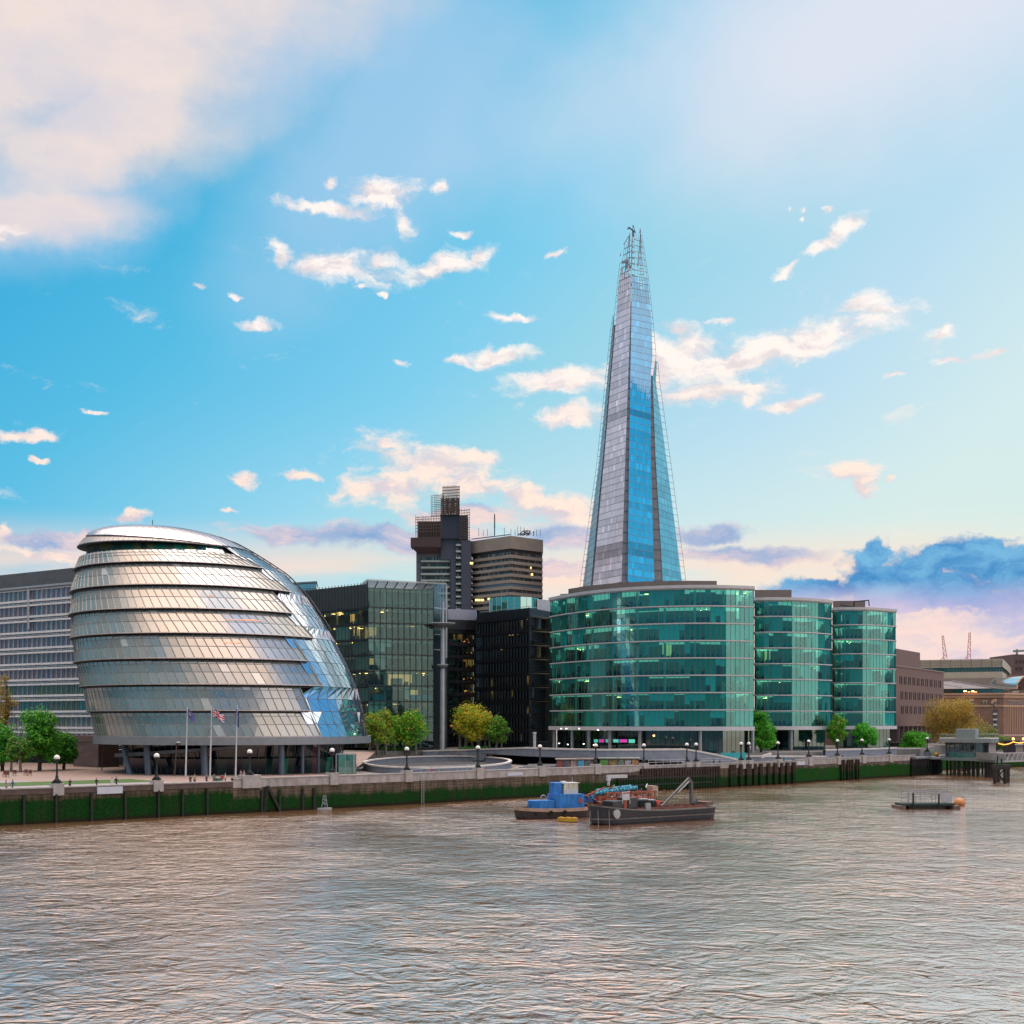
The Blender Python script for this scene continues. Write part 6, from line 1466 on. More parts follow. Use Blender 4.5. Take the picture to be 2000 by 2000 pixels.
# cargo barge in front, bow to the left
bg_ = thing('workboat_barge', 'long dark barge with folded crane arm, pale disc on its bow', 'barge', (0,0,0))
w = MB(); dk = hull(w, 25.5, 5.4, 1.75, 2.75, bow=.17, stern=.08, rake=1.6); w.build('hull', M_hull2, bg_)
w = MB(); rim(w, dk, .10, .05, 0, .08); 
for s_ in (-1,1): w.grid([[(x,s_*(b*.93+.06),.75),(x,s_*(b*.93+.12),.95)] for x,b,h in dk], 0, False)
w.build('rubbing_strake', mat('strake_grey', (0.16,0.15,0.15), .6,0,.3), bg_)
w = MB(); deck(w, dk, -.5); w.build('deck', M_rust, bg_)
w = MB(); 
for s_ in (-1,1):
    w.box((-2.5,s_*2.1,1.95), (15,.12,.55)); w.box((-2.5,s_*1.7,2.1), (15,.1,.12))
    for k in range(16): w.bar((-9.6+k*.95,s_*2.1,1.4), (-9.4+k*.95,s_*2.1,2.4), .09)
w.box((-10,0,1.8), (.2,4.2,.8)); w.build('hold_coaming', mat('coaming_rust', (0.20,0.075,0.05), .8,0,.3,1), bg_)
w = MB()
rnd = random.Random(41)
for k in range(80): 
    x = rnd.uniform(-8.5,1.5); y = rnd.uniform(-1.6,1.6); w.bar((x,y,1.5), (x+rnd.uniform(-1.2,1.2), y+rnd.uniform(-1,1), 1.7+rnd.uniform(0,.9)), .14, rnd.choice((0,1,1,2)))
w.build('deck_cargo', [M_rust, mat('grey_scrap', (0.13,0.13,0.14), .7), M_black], bg_)
w = MB(); w.box((5.4,-.2,2.9), (2.0,2.6,1.7)); w.box((8.2,-.2,2.75), (2.6,2.4,1.2)); w.build('engine_casing', mat('casing_dark', (0.02,0.02,0.025), .5), bg_)
w = MB(); w.box((6.9,-1.3,2.9), (.75,.5,1.6)); w.build('orange_locker', M_or, bg_)
w = MB(); w.tube([(6.1,-1.62,2.9),(6.1,-1.60,4.6),(7.6,-1.6,4.6),(7.6,-1.62,2.9)], .07, 5); w.box((6.85,-1.6,3.9), (1.3,.06,.9)); w.build('white_frame', M_white, bg_)
w = MB(); p = Vector((-8.9,0,1.6)); w.bar(p, (-8.9,0,5.6), .42); w.bar((-8.9,0,5.5), (-8.2,0,6.2), .42); w.bar((-8.2,0,6.1), (-4.2,-.6,3.9), .30, 0, .25); w.bar((-4.4,-.6,3.95),(-1.2,-1.0,2.2), .26); w.bar((-9.4,0,2.2),(-10.1,0,3.0), .5); w.build('crane_arm', mat('crane_arm_grey', (0.09,0.085,0.085), .5,.2,.3), bg_)
w = MB(); w.bar((-8.2,-.2,5.75), (-5.4,-.55,4.2), .16); w.build('hydraulic_ram', M_pale, bg_)
w = MB(); w.lathe((-1.6,.3,1.9), [(.45,0),(.48,.5),(.45,1.1),(0,1.15)], 12); w.build('red_drum', M_redp, bg_)
w = MB(); w.box((1.6,.2,2.6), (1.7,1.5,1.3), .5); w.box((.2,-.1,2.5), (1.6,1.4,1.2), -.4); w.build('covered_bins', M_black, bg_); w = MB(); w.box((1.6,.2,3.36), (1.2,1.1,.14), .5); w.box((.2,-.1,3.2), (1.1,1.1,.12), -.4); w.build('bin_lids', M_pale, bg_)
w = MB(); w.box((2.9,-2.2,2.4), (1.1,.3,1.0)); w.build('grey_vent', M_steel, bg_)
w = MB(); w.tube([(9.7,-2.68,1.6),(9.7,-2.40,1.6)], .66, 20); w.build('bow_disc', mat('disc_pale', (0.42,0.43,0.44), .6), bg_)
w = MB(); w.bar((12.0,-.8,2.6),(12.9,-2.0,-.1),.05); w.bar((12.3,.4,2.6),(13.6,-.6,-.1),.05); w.bar((10.8,-2.0,2.5),(11.6,-3.0,-.1),.05); w.build('mooring_lines', mat('rope_pale', (0.30,0.26,0.22), .8), bg_)
w = MB(); w.box((-11.4,0,2.35), (1.6,3.4,.5)); w.lathe((-12.2,-.8,2.3), [(.5,0),(.5,.35),(.25,.4)], 12); w.build('stern_winch', mat('winch_rust', (0.16,0.10,0.08), .7,0,.3), bg_)
place(bg_, 1272, 1604, RV-0.10+math.pi); bg_.scale = (.86,-.95,.95)
# third vessel behind, loaded with orange gantry and pipes
cg = thing('pontoon_barge', 'low pontoon behind the barge heaped with orange frames and blue pipes', 'barge', (0,0,0))
w = MB(); dk = hull(w, 17, 6, 1.5, 1.6, bow=.1, stern=.08); w.build('hull', M_hull, cg)
w = MB(); deck(w, dk, -.1); w.build('deck', M_rust, cg)
w = MB()
for k in range(9): w.bar((-6.0+k*1.2,-2.0,1.4), (-6.0+k*1.2,-2.0,3.1), .16); w.bar((-6.0+k*1.2,1.6,1.4), (-6.0+k*1.2,1.6,3.1), .16)
for z in (2.2,3.1): w.bar((-6,-2,z),(3.8,-2,z),.26); w.bar((-6,1.6,z),(3.8,1.6,z),.26)
w.bar((3.6,-1.6,4.0),(8.2,-.6,2.2),.2); w.box((-2.5,0,1.9),(5,2.4,.8)); w.box((3.4,-.6,2.0),(2.4,1.6,1.1)); w.build('orange_gantry', M_or, cg)
w = MB(); w.tube([(-3.6,-.5,3.7),(4.6,-.3,3.0)], .3, 8); w.tube([(-3,.3,3.9),(3.6,.6,3.4)], .25, 8)
for k in range(12): w.tube([(-3.4+k*.65,-.5,3.65-k*.05),(-3.25+k*.65,-.5,3.65-k*.05)], .42, 8)
w.build('blue_pipe', M_cyb, cg)
w = MB(); w.box((5.6,.4,2.2), (1.8,1.8,1.1)); w.build('blue_box', M_blue, cg)
w = MB(); w.box((-.5,.6,5.5), (3.6,.4,.5), .12); w.box((1.2,.6,5.3), (.6,.4,.9)); w.bar((1.2,.6,4.2),(1.2,.6,5.6),.3); w.build('white_lifting_arm', M_white, cg)
w = MB(); rnd = random.Random(14)
for k in range(170): x = rnd.uniform(-7,7.6); y = rnd.uniform(-2.4,2.2); z = 1.5+rnd.uniform(0,2.3)*(1 if x < 3 else .5); w.bar((x,y,z),(x+rnd.uniform(-.9,.9),y+rnd.uniform(-.7,.7),z+rnd.uniform(-.5,.6)), rnd.uniform(.07,.2), rnd.choice((0,0,1,2,3,4)))
w.build('tangled_gear', [M_black, M_or, M_pale, M_rust, M_blue], cg)
w = MB(); w.box((-6.9,-.3,3.1),(1.0,2.0,1.6), .2); w.build('tan_hopper', M_tan, cg)
place(cg, 1205, 1586, RV-0.12+math.pi); cg.scale = (1,-1,1)
w = MB(); w.box((0,0,.32),(2.7,1.0,.5)); 
for x in (-1,0,1): w.box((x,0,.6),(.5,.9,.1))
fl = w.build('float', M_yel); tag(fl, 'small yellow float tied between tug and barge', 'float'); Y_ = H*F/(1604-HV); fl.location = (PX(1108,Y_),Y_-1,0); fl.rotation_euler = (0,0,RV-1.1)
# landing raft with cage and buoy
rf_ = thing('mooring_raft', 'low railed landing raft floating alone on the right', 'raft', (0,0,0))
w = MB(); w.box((0,0,.75),(8.6,3.6,.35)); w.build('raft_deck', mat('raft_green_black', (0.02,0.04,0.04), .7,0,.3), rf_)
w = MB(); w.box((-4.3,0,.2),(.9,4.2,.7)); w.box((4.3,0,.3),(1.0,5.4,.6)); w.box((0,0,.2),(6,2.2,.6)); w.build('raft_floats', mat('raft_float_grey', (0.16,0.12,0.11), .8,0,.4,2), rf_)
w = MB()
for x in (-3.3,-2.1,-1.2,.6,2.4,3.8):
    for y in (-1.5,1.5): w.bar((x,y,.9),(x,y,2.9),.07)
for z in (1.6,2.3,2.9):
    for y in (-1.5,1.5): w.bar((-3.3,y,z),(3.8,y,z),.07)
    for x in (-3.3,3.8): w.bar((x,-1.5,z),(x,1.5,z),.07)
w.build('railing', mat('rail_grey_blue', (0.28,0.30,0.36), .5), rf_)
w = MB(); w.box((3.0,-1.5,1.8),(1.8,.08,1.3)); w.build('rail_panel', M_pale, rf_)
w = MB(); w.bar((-2.6,-1.9,-.2),(-2.6,-1.9,2.6),.22); w.bar((1.6,-1.9,-.2),(1.6,-1.9,2.4),.22); w.build('mooring_posts', M_black, rf_)
place(rf_, 1806, 1579, .05)
by = MB(); by.lathe((0,0,0), [(.55,-.3),(.95,.15),(.98,.6),(.75,1.05),(.35,1.3),(0,1.35)], 20); o = by.build('mooring_buoy', mat('orange_brown_buoy', (0.50,0.20,0.07), .6,0,.25,2)); tag(o, 'domed orange brown buoy beside the raft', 'buoy'); Y_ = H*F/(1574-HV); o.location = (PX(1874,Y_),Y_,0)
mk = MB(); 
for a, b in (((-.5,0,0),(-.2,0,2.1)),((.5,0,0),(.2,0,2.1)),((-.2,0,2.1),(.2,0,2.1)),((-.4,0,.8),(.4,0,.8)),((-.3,0,1.5),(.3,0,1.5)),((-.4,0,.8),(.3,0,1.5)),((0,.5,0),(0,.1,2.1))): mk.bar(a, b, .09)
mk.box((0,0,.05),(2.2,1.2,.3)); o = mk.build('marker_float', M_pale); tag(o, 'tiny white lattice marker float by the weedy wall', 'float'); Y_ = H*F/(1580-HV); o.location = (PX(634,Y_),Y_,0)

# ---------------------------------------------------------------- pier on the right
pr = thing('river_pier', 'glass-walled pier pavilion on dark piles at the right edge', 'pier', (PX(1880,335),335,GZ))
M_pg = mat('pier_grey_green', (0.23,0.27,0.265), .6,0,.1); M_pile2 = mat('dark_pile', (0.018,0.015,0.016), .8,0,.4,1.5)
def pq(u, Y): return Vector((PX(u,Y),Y))
zd = 4.6
w = MB(); w.prism([pq(1838,338), pq(1908,330), pq(1908,345), pq(1845,352)], zd-.7, zd, bottom=True); w.prism([pq(1908,330), pq(1945,318), pq(1960,318), pq(1960,326), pq(1908,345)], zd-.75, zd-.05, bottom=True); w.prism([pq(1775,341), pq(1838,338), pq(1845,346), pq(1780,350)], zd-.5, zd-.02, bottom=True); w.build('deck', mat('pier_deck_edge', (0.20,0.235,0.25), .6,0,.1), pr)
w = MB(); w.prism([pq(1846,339.5), pq(1907,334), pq(1936,334), pq(1936,347), pq(1846,350)], zd, 8.6); w.build('glazed_hall', mirror_glass('pier_glass', (0.03,0.05,0.055), .2, .05), pr)
w = MB()
for u in (1847,1854,1864,1874,1884,1894,1904,1912,1920,1928,1936): p = pq(u, 339.3-5.4*min(1,max(0,(u-1846)/61))); w.bar(p3(p,zd), p3(p,8.6), .16)
for z in (6.0,8.2): w.bar(p3(pq(1847,339.2),z), p3(pq(1907,333.8),z), .14); w.bar(p3(pq(1907,333.8),z), p3(pq(1936,333.8),z), .14)
w.build('window_frames', M_pg, pr)
w = MB(); w.prism([pq(1834,337.5), pq(1936,331), pq(1951,331), pq(1951,350), pq(1836,352)], 8.6, 9.7, bottom=True); w.build('roof', mat('pier_roof_grey', (0.27,0.285,0.28), .6,0,.08), pr)
w = MB(); w.prism([pq(1931,332), pq(1945,332), pq(1945,344), pq(1931,344)], zd, 8.6); w.build('pinkish_end_wall', mat('pier_end_pink', (0.48,0.36,0.36), .6,0,.1), pr)
w = MB(); w.prism([pq(1867,338), pq(1905,336), pq(1912,340), pq(1912,348), pq(1868,350)], 9.7, ZV(1424,338)); w.build('rooftop_box', mat('pier_box_grey', (0.22,0.24,0.24), .6,0,.06), pr)
for (p, q) in ((pq(1836,337.8), pq(1867,336.5)), (pq(1905,334), pq(1950,331.3)), (pq(1905,345),pq(1950,345))):
    w = MB(); w.bar(p3(p,10.8), p3(q,10.8), .13)
    for k in range(9): w.bar(p3(p.lerp(q,k/8),9.7), p3(p.lerp(q,k/8),10.8), .09)
    w.build('roof_railing', mat('rail_pale_green', (0.30,0.40,0.34), .5), pr)
w = MB(); w.face([p3(pq(1854,337.2),zd), p3(pq(1902,332),zd), p3(pq(1902,332),zd+1.5), p3(pq(1854,337.2),zd+1.5)]); w.build('glass_balustrade', mirror_glass('balustrade_teal', (0.02,0.15,0.13), .12, .05), pr)
w = MB(); w.grid([[p3(pq(1906,330.5),zd-.1), p3(pq(1906,330.5),zd+1.7)], [p3(pq(1938,319),zd-.2), p3(pq(1938,319),zd+1.6)], [p3(pq(1962,317.5),zd-.3), p3(pq(1962,317.5),zd+1.4)]], 0, False); w.build('grey_side_screen', mat('screen_grey', (0.26,0.26,0.27), .6), pr)
for u, Y in ((1850,342),(1857,341),(1864,335.5),(1873,335.0),(1883,344),(1884,334),(1892,333.3),(1901,332.6),(1910,331.5),(1919,342),(1926,328),(1932,325),(1938,322)):
    w = MB(); w.tube([p3(pq(u,Y),-2), p3(pq(u,Y),zd-.6)], .44 if Y < 340 else .25, 10); w.build('pile', M_pile2, pr)
w = MB(); w.bar(p3(pq(1880,344),1.6), p3(pq(1892,344),1.0), .5); w.bar(p3(pq(1878,343),.9), p3(pq(1890,343),1.9), .4); w.build('pile_bracing', M_pile2, pr)
gw = thing('gangway', 'white lattice truss gangway running from the pier off the right edge', 'gangway', (PX(1980,320),320,GZ))
w = MB(); g0, g1 = pq(1952,318.5), pq(2060,330)
for off in (0, 2.4):
    a, b = g0+Vector((0,off)), g1+Vector((0,off)); w.bar(p3(a,4.1), p3(b,4.3), .3); w.bar(p3(a,6.1), p3(b,6.3), .2); n_ = 12
    for k in range(n_): w.bar(p3(a.lerp(b,k/n_),6.1), p3(a.lerp(b,(k+.5)/n_),4.2), .15); w.bar(p3(a.lerp(b,(k+.5)/n_),4.2), p3(a.lerp(b,(k+1)/n_),6.1), .15); w.bar(p3(a.lerp(b,k/n_),4.1), p3(a.lerp(b,k/n_),6.1), .15)
w.build('truss', mat('truss_pale', (0.33,0.32,0.33), .5,.2), gw); w = MB(); w.prism([g0, g1, g1+Vector((0,2.4)), g0+Vector((0,2.4))], 3.9, 4.05, bottom=True); w.build('walkway', M_steel, gw)
dl = thing('mooring_dolphin', 'dark braced timber dolphin standing in the water under the gangway', 'dolphin', (PX(1955,302),302,0))
Yd = H*F/(1530-HV)
w = MB()
for u, dy in ((1943,0),(1950,4),(1963,0),(1969,4)): q = pq(u, Yd+dy*2); w.tube([p3(q,-2), p3(q,3.4)], .42, 10)
w.bar(p3(pq(1940,Yd),3.5), p3(pq(1972,Yd),3.5), .8); w.bar(p3(pq(1940,Yd+8),3.5), p3(pq(1972,Yd+8),3.5), .8); w.bar(p3(pq(1940,Yd+4),3.9), p3(pq(1972,Yd+4),3.9), 2.2, 0, None, .5); w.bar(p3(pq(1943,Yd),1.0), p3(pq(1970,Yd),1.0), .35); w.bar(p3(pq(1944,Yd),3.2), p3(pq(1962,Yd),.2), .3); w.bar(p3(pq(1963,Yd),3.2), p3(pq(1950,Yd),1.9), .3); w.build('timber_frame', M_pile2, dl)
w = MB(); w.bar(p3(pq(1947,Yd+3),4), p3(pq(1949,Yd+3),6.2), .25); w.bar(p3(pq(1956,Yd+3),4), p3(pq(1956,Yd+3),5.6), .25); w.build('fender_posts', M_black, dl)
# string of warm bulbs by the pier
w = MB(); P0, P1, P2 = PT(1950,1452,345), PT(1979,1449,342), PT(2012,1444,340)
pts_ = [P0.lerp(P1, k/8)+Vector((0,0,-.5*math.sin(math.pi*k/8))) for k in range(9)] + [P1.lerp(P2, k/8)+Vector((0,0,-.6*math.sin(math.pi*k/8))) for k in range(1,9)]
w.tube(pts_, .13, 5); o = w.build('string_lights', emit('warm_bulb_string', (1.0,0.45,0.08), 1.3)); tag(o, 'string of warm orange bulbs sagging right of the pier pavilion', 'string lights')
for k, (u, lab) in enumerate(((1979,'left orange globe lamp on the bulb string, right of the pavilion'),(1999,'right orange globe lamp on the bulb string, at the photo edge'))):
    r_ = thing('bulb_post', lab, 'lamp', (PX(u,343),343,GZ), 'orange globe lamps'); w = MB(); w.bar((PX(u,343),343,GZ),(PX(u,343),343,ZV(1446,343)), .14); w.build('post', M_black, r_); w = MB(); w.lathe((PX(u,343),343,ZV(1446,343)), [(0,0),(.3,.12),(.38,.4),(.28,.66),(0,.78)], 12); w.build('lit_globe', emit('orange_globe', (1.0,0.55,0.2), 1.4), r_)
# low clutter behind the pier: dark sheds
for k, (ua, ub, vt, Y, c, lab) in enumerate(((1690,1800,1452,380,(0.03,0.028,0.03),'dark low planting wall right of the rightmost green office'),(1960,1990,1448,400,(0.02,0.02,0.03),'dark low shed behind the bulb string'),(1984,2030,1456,380,(0.30,0.28,0.28),'pale flat-roofed shed cut by the right edge'))):
    w = MB(); w.prism([pq(ua,Y), pq(ub,Y), pq(ub,Y+6), pq(ua,Y+6)], GZ-.1, ZV(vt,Y)); w.prism([pq(ua-2,Y-.4), pq(ub+2,Y-.4), pq(ub+2,Y+6.4), pq(ua-2,Y+6.4)], ZV(vt,Y)+.01, ZV(vt,Y)+.3); o = w.build('low_shed', mat('shed_%d' % k, c, .8,0,.2,.5)); tag(o, lab, 'shed')
w = MB(); c_ = pq(1829,345); w.lathe(p3(c_,GZ+.7), [(0,0),(.5,.1),(.6,.5),(.5,.9),(0,1.05)], 12); o = w.build('life_ring_box', mat('orange_box', (0.55,0.24,0.03), .6)); tag(o, 'small orange rounded box on the pier approach', 'box')

# ---------------------------------------------------------------- people (one continuous skinned body each)
SKINS = [(0.42,0.26,0.19),(0.30,0.18,0.12),(0.50,0.34,0.27)]
def body_mesh(name, pose, shirt, trou, skin, hair):
    V = {'pel':(0,0,.92,.15),'chest':(0,0,1.25,.17),'neck':(0,.0,1.47,.065),'head':(0,.02,1.62,.105),'top':(0,.01,1.72,.08),
         'shL':(-.19,0,1.40,.075),'elL':(-.25,.02,1.12,.05),'haL':(-.24,.12,.88,.04),'shR':(.19,0,1.40,.075),'elR':(.25,.02,1.12,.05),'haR':(.24,.12,.88,.04),
         'hiL':(-.10,0,.88,.10),'knL':(-.11,.03,.48,.068),'anL':(-.11,0,.08,.045),'toL':(-.11,.16,.035,.04),'hiR':(.10,0,.88,.10),'knR':(.11,.03,.48,.068),'anR':(.11,0,.08,.045),'toR':(.11,.16,.035,.04)}
    if pose == 'walk':
        V.update({'knL':(-.10,.20,.50,.068),'anL':(-.10,.28,.10,.045),'toL':(-.10,.44,.06,.04),'knR':(.10,-.06,.47,.068),'anR':(.10,-.30,.14,.045),'toR':(.10,-.18,.04,.04),'elL':(-.24,-.14,1.14,.05),'haL':(-.22,-.20,.90,.04),'elR':(.24,.14,1.14,.05),'haR':(.2,.30,.98,.04)})
    if pose == 'sit':
        V.update({'pel':(0,0,.52,.16),'chest':(0,.03,.86,.17),'neck':(0,.04,1.08,.065),'head':(0,.07,1.23,.105),'top':(0,.06,1.33,.08),'shL':(-.19,.03,1.0,.075),'shR':(.19,.03,1.0,.075),'elL':(-.25,.12,.75,.05),'haL':(-.16,.36,.62,.04),'elR':(.25,.12,.75,.05),'haR':(.16,.36,.62,.04),
              'hiL':(-.10,.02,.50,.10),'knL':(-.11,.44,.50,.068),'anL':(-.11,.46,.08,.045),'toL':(-.11,.62,.035,.04),'hiR':(.10,.02,.50,.10),'knR':(.11,.44,.50,.068),'anR':(.11,.46,.08,.045),'toR':(.11,.62,.035,.04)})
    if pose == 'lean': V.update({'elL':(-.27,.2,1.2,.05),'haL':(-.2,.42,1.15,.04),'elR':(.27,.2,1.2,.05),'haR':(.2,.42,1.15,.04),'chest':(0,.08,1.24,.17),'neck':(0,.12,1.45,.065),'head':(0,.16,1.59,.105),'top':(0,.15,1.69,.08)})
    E_ = [('pel','chest'),('chest','neck'),('neck','head'),('head','top'),('chest','shL'),('shL','elL'),('elL','haL'),('chest','shR'),('shR','elR'),('elR','haR'),('pel','hiL'),('hiL','knL'),('knL','anL'),('anL','toL'),('pel','hiR'),('hiR','knR'),('knR','anR'),('anR','toR')]
    K_ = list(V); me = bpy.data.meshes.new(name+'_skeleton'); me.from_pydata([V[k][:3] for k in K_], [(K_.index(a), K_.index(b)) for a, b in E_], []); o = bpy.data.objects.new(name+'_t', me); COL.objects.link(o)
    o.modifiers.new('s', 'SKIN'); sv = me.skin_vertices[0].data
    for i, k in enumerate(K_): sv[i].radius = (V[k][3], V[k][3]*(.75 if k in ('chest','pel') else 1)); sv[i].use_root = (k == 'pel')
    sb = o.modifiers.new('d', 'SUBSURF'); sb.levels = 1; sb.render_levels = 1
    dg = bpy.context.evaluated_depsgraph_get(); m2 = bpy.data.meshes.new_from_object(o.evaluated_get(dg)); bpy.data.objects.remove(o); m2.name = name
    for c, nm in ((skin,'skin'),(shirt,'cloth'),(trou,'cloth'),(hair,'hair')): m2.materials.append(mat('%s_%d_%d_%d' % ((nm,)+tuple(int(x*255) for x in c)), c, .8, 0, .08, 3))
    hipz = V['pel'][2]; nz = V['neck'][2]
    for p in m2.polygons:
        c = p.center; p.use_smooth = True
        hd = V['head']
        if c.z > nz+.02: p.material_index = 3 if (c.z > hd[2]+.06 or c.y < hd[1]-.03) else 0
        elif c.z > nz-.03: p.material_index = 0
        elif min((c-Vector(V['haL'][:3])).length, (c-Vector(V['haR'][:3])).length) < .09: p.material_index = 0
        elif c.z > hipz-.02 and pose != 'sit' or (pose == 'sit' and c.y < .22 and c.z > .45) or (pose == 'sit' and c.z > .64): p.material_index = 1
        else: p.material_index = 2 if c.z > .10 else 3
    return m2
DK = (0.012,0.012,0.016)
ppl = [ # u, depth behind wall (m), pose, shirt, trousers, facing, label
 (23,2.2,'walk',(0.45,0.30,0.28),(0.05,0.05,0.07),-.9,'person in a pink top walking at the far left of the promenade'),
 (38,2.6,'walk',(0.10,0.13,0.25),(0.12,0.10,0.09),2.2,'person in a dull blue jacket near the left edge, right of the pink top'),
 (145,1.6,'lean',(0.05,0.03,0.03),DK,-2.4,'low dark figure leaning by the wall between the first lamp and the walker'),
 (205,3.0,'walk',(0.03,0.02,0.02),DK,-.9,'person all in dark clothes walking alone above the white board'),
 (237,3.2,'walk',(0.70,0.68,0.64),(0.6,0.58,0.55),-.9,'person in a long white coat, left of a pair'),
 (245,3.2,'walk',DK,DK,-.9,'person in black beside the white coat'),
 (384,2.0,'stand',(0.10,0.06,0.05),(0.05,0.07,0.05),1.0,'brown-haired person behind the dark parapet, left of the middle flagpole'),
 (401,3.5,'stand',(0.42,0.30,0.20),(0.02,0.03,0.07),-2.2,'person in a beige top and navy trousers just left of the middle flagpole'),
 (417,2.2,'stand',(0.14,0.07,0.10),DK,2.4,'person in dull purple just right of the middle flagpole'),
 (430,2.0,'lean',(0.12,0.20,0.14),(0.05,0.07,0.06),-2.6,'person in grey green leaning at the parapet between two flagpoles'),
 (449,2.4,'stand',(0.40,0.05,0.06),(0.30,0.20,0.18),.5,'person in red with a pale bag, left of the rightmost flagpole'),
 (456,2.6,'stand',(0.50,0.42,0.38),DK,-1.5,'person in a cream top beside the red one'),
 (556,14,'stand',(0.35,0.20,0.22),(0.4,0.35,0.3),1.3,'person in pink by the front columns of the round office'),
 (562,14,'walk',(0.45,0.35,0.40),DK,-1.3,'person in pale lilac by the front columns of the round office'),
 (859,2.5,'stand',(0.50,0.03,0.05),(0.40,0.05,0.08),3.0,'person in bright red behind the handrail before the oval'),
 (950,4,'sit',(0.30,0.10,0.09),(0.05,0.05,0.08),2.9,'seated person in brown red at the right end of the oval'),
 (956,4,'sit',(0.40,0.30,0.26),DK,2.6,'seated person in a cream top, second at the right end of the oval'),
 (963,4,'sit',(0.10,0.08,0.10),DK,3.1,'seated person in dark clothes, third at the right end of the oval'),
 (979,5,'sit',(0.42,0.10,0.10),(0.10,0.10,0.12),2.9,'seated person in red at the curve of the oval coping'),
 (1406,3,'walk',(0.04,0.05,0.10),DK,1.2,'dark blue figure walking left behind the right handrail'),
 (1415,3,'stand',DK,DK,-1.2,'standing black figure behind the right handrail'),
 (1428,3.2,'walk',(0.10,0.06,0.08),DK,2.0,'maroon figure near the teal hoarding'),
 (1552,3,'stand',(0.03,0.30,0.30),DK,2.0,'person in turquoise before the kinked terrace wall'),
 (1604,3,'walk',(0.12,0.05,0.05),DK,1.0,'brown figure left of a group on the right promenade'),
 (1609,3.4,'walk',(0.04,0.04,0.07),DK,1.0,'navy figure, second in the group on the right promenade'),
 (1622,3,'stand',(0.25,0.22,0.22),DK,-1.0,'grey-topped figure, third in the group on the right promenade'),
 (1630,3,'walk',(0.06,0.03,0.04),DK,1.0,'last dark figure of the group on the right promenade'),
 (1665,3,'lean',(0.05,0.05,0.09),DK,-1.0,'lone dark figure leaning before the rightmost terrace wall'),
]
rnd = random.Random(6)
for k, (u, d, pose, sh, tr, rz, lab) in enumerate(ppl):
    me = body_mesh('person', pose, sh, tr, SKINS[k % 3], [(0.03,0.02,0.015),(0.12,0.06,0.03),(0.01,0.01,0.01),(0.25,0.17,0.08)][k % 4])
    o = bpy.data.objects.new('person', me); COL.objects.link(o); q = wall_at(u) + nl*d; o.location = p3(q, GZ+.04+(.25 if u < 480 or pose != 'sit' else .35)); o.rotation_euler = (0,0,rz); s_ = rnd.uniform(.96,1.06); o.scale = (s_,s_,s_); tag(o, lab, 'person')
# low plinth lifts the promenade strip people walk on
w = MB(); rows = [[p3(wall_at(u)+nl*.8, GZ-.1), p3(wall_at(u)+nl*.8, GZ+.28), p3(wall_at(u)+nl*7, GZ+.28), p3(wall_at(u)+nl*7.6, GZ+.02)] for u in range(2, 1780, 12)]
w.grid(rows, 0, False); o = w.build('promenade_pavement', MC['path_stone']); struct(o)
for k, (u, Yc) in enumerate(((8,232),(14,230),(28,236),(50,238),(58,236))):       # picnic seats on the lawn
    r_ = thing('slatted_chair', ['red-brown slatted chair at the very left edge of the lawn','red-brown slatted chair, second from the left edge','red-brown slatted chair, middle of the lawn row','red-brown slatted chair, fourth along the lawn','red-brown slatted chair nearest the round green tree'][k], 'chair', (PX(u,Yc),Yc,GZ), 'slatted chairs on the lawn')
    x, y = PX(u,Yc), Yc; w = MB(); w.box((x,y,GZ+.5),(.55,.55,.06)); w.build('seat', mat('chair_red_brown', (0.15,0.05,0.035), .7), r_); w = MB(); w.box((x,y+.28,GZ+.85),(.55,.06,.6)); w.build('backrest', MC['chair_red_brown'], r_)
    for a in (-.24,.24):
        for b in (-.24,.24): w = MB(); w.bar((x+a,y+b,GZ),(x+a,y+b,GZ+.5), .05); w.build('leg', MC['chair_red_brown'], r_)
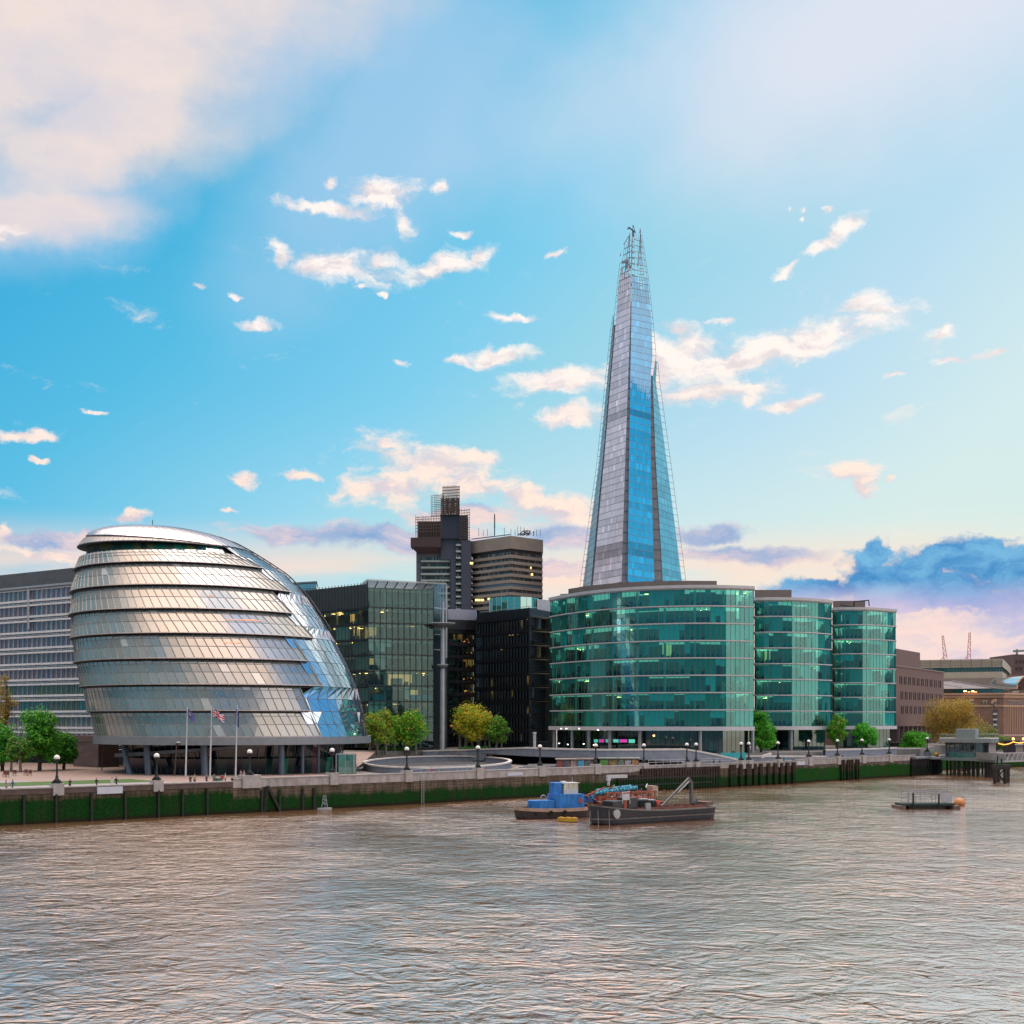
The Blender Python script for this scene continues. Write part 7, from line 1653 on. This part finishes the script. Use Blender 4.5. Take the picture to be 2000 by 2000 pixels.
for k, (u, vv, lab) in enumerate(((441,1517,'left green litter bin behind the dark parapet'),(473,1517,'right green litter bin before the pale parapet'))):
    q = wall_at(u)+nl*2.4; r_ = thing('litter_bin', lab, 'bin', p3(q,GZ+.28)); w = MB(); w.lathe(p3(q,GZ+.28), [(.5,0),(.55,.9),(.5,.95),(0,.96)], 12); w.build('bin_body', mat('bin_green', (0.02,0.14,0.10), .6), r_); w = MB(); w.lathe(p3(q,GZ+.28), [(.56,.9),(.5,1.08),(0,1.12)], 12); w.build('bin_lid', M_black, r_)
# extra fittings on the tug and barge
w = MB()
for x in (-5.2,-4.0,-2.9,-1.8,.6,1.8,3.0): w.tube([(x,-1.9 if x < 0 else -1.69,2.35),(x,-1.86 if x < 0 else -1.6,2.35)], .17, 10)
w.build('portholes', M_wgl, tg_)
w = MB(); 
for s_ in (-1,1):
    pts_ = [(x, s_*(2.05 if x < 3 else 2.05-(x-3)*.5), 2.35) for x in (-6.4,-5,-3.5,-2,-.5,1,2.5,4,5.4)]
    for a, b in zip(pts_, pts_[1:]): w.bar(a, b, .06)
    for p in pts_: w.bar(p, (p[0],p[1],1.3), .05)
w.build('deck_rail', M_pale, tg_)
w = MB()
for k in range(9): x = -9+k*2.1; w.tube([(x+.33*math.cos(a/6*math.pi),-2.80,1.0+.33*math.sin(a/6*math.pi)) for a in range(13)], .1, 6)
w.build('tyre_fenders', M_rubber, bg_)
w = MB()
for k in range(13): x = -11+k*1.0; w.bar((x,-2.5,1.8),(x,-2.5,2.7),.05)
w.bar((-11,-2.5,2.7),(1,-2.5,2.7),.06); w.bar((-11,-2.5,2.3),(1,-2.5,2.3),.05); w.build('side_rail', M_steel, bg_)

for o in list(bpy.data.objects):
    if o.parent in (tg_, bg_, cg, pr) and o.type == 'MESH' and o.name.split('.')[0] in ('deckhouse','funnel','wheelhouse','engine_casing','covered_bins','orange_locker','blue_box','rooftop_box','roof'):
        bv = o.modifiers.new('edge', 'BEVEL'); bv.width = .14 if o.parent is not pr else .08; bv.segments = 2; bv.limit_method = 'ANGLE'
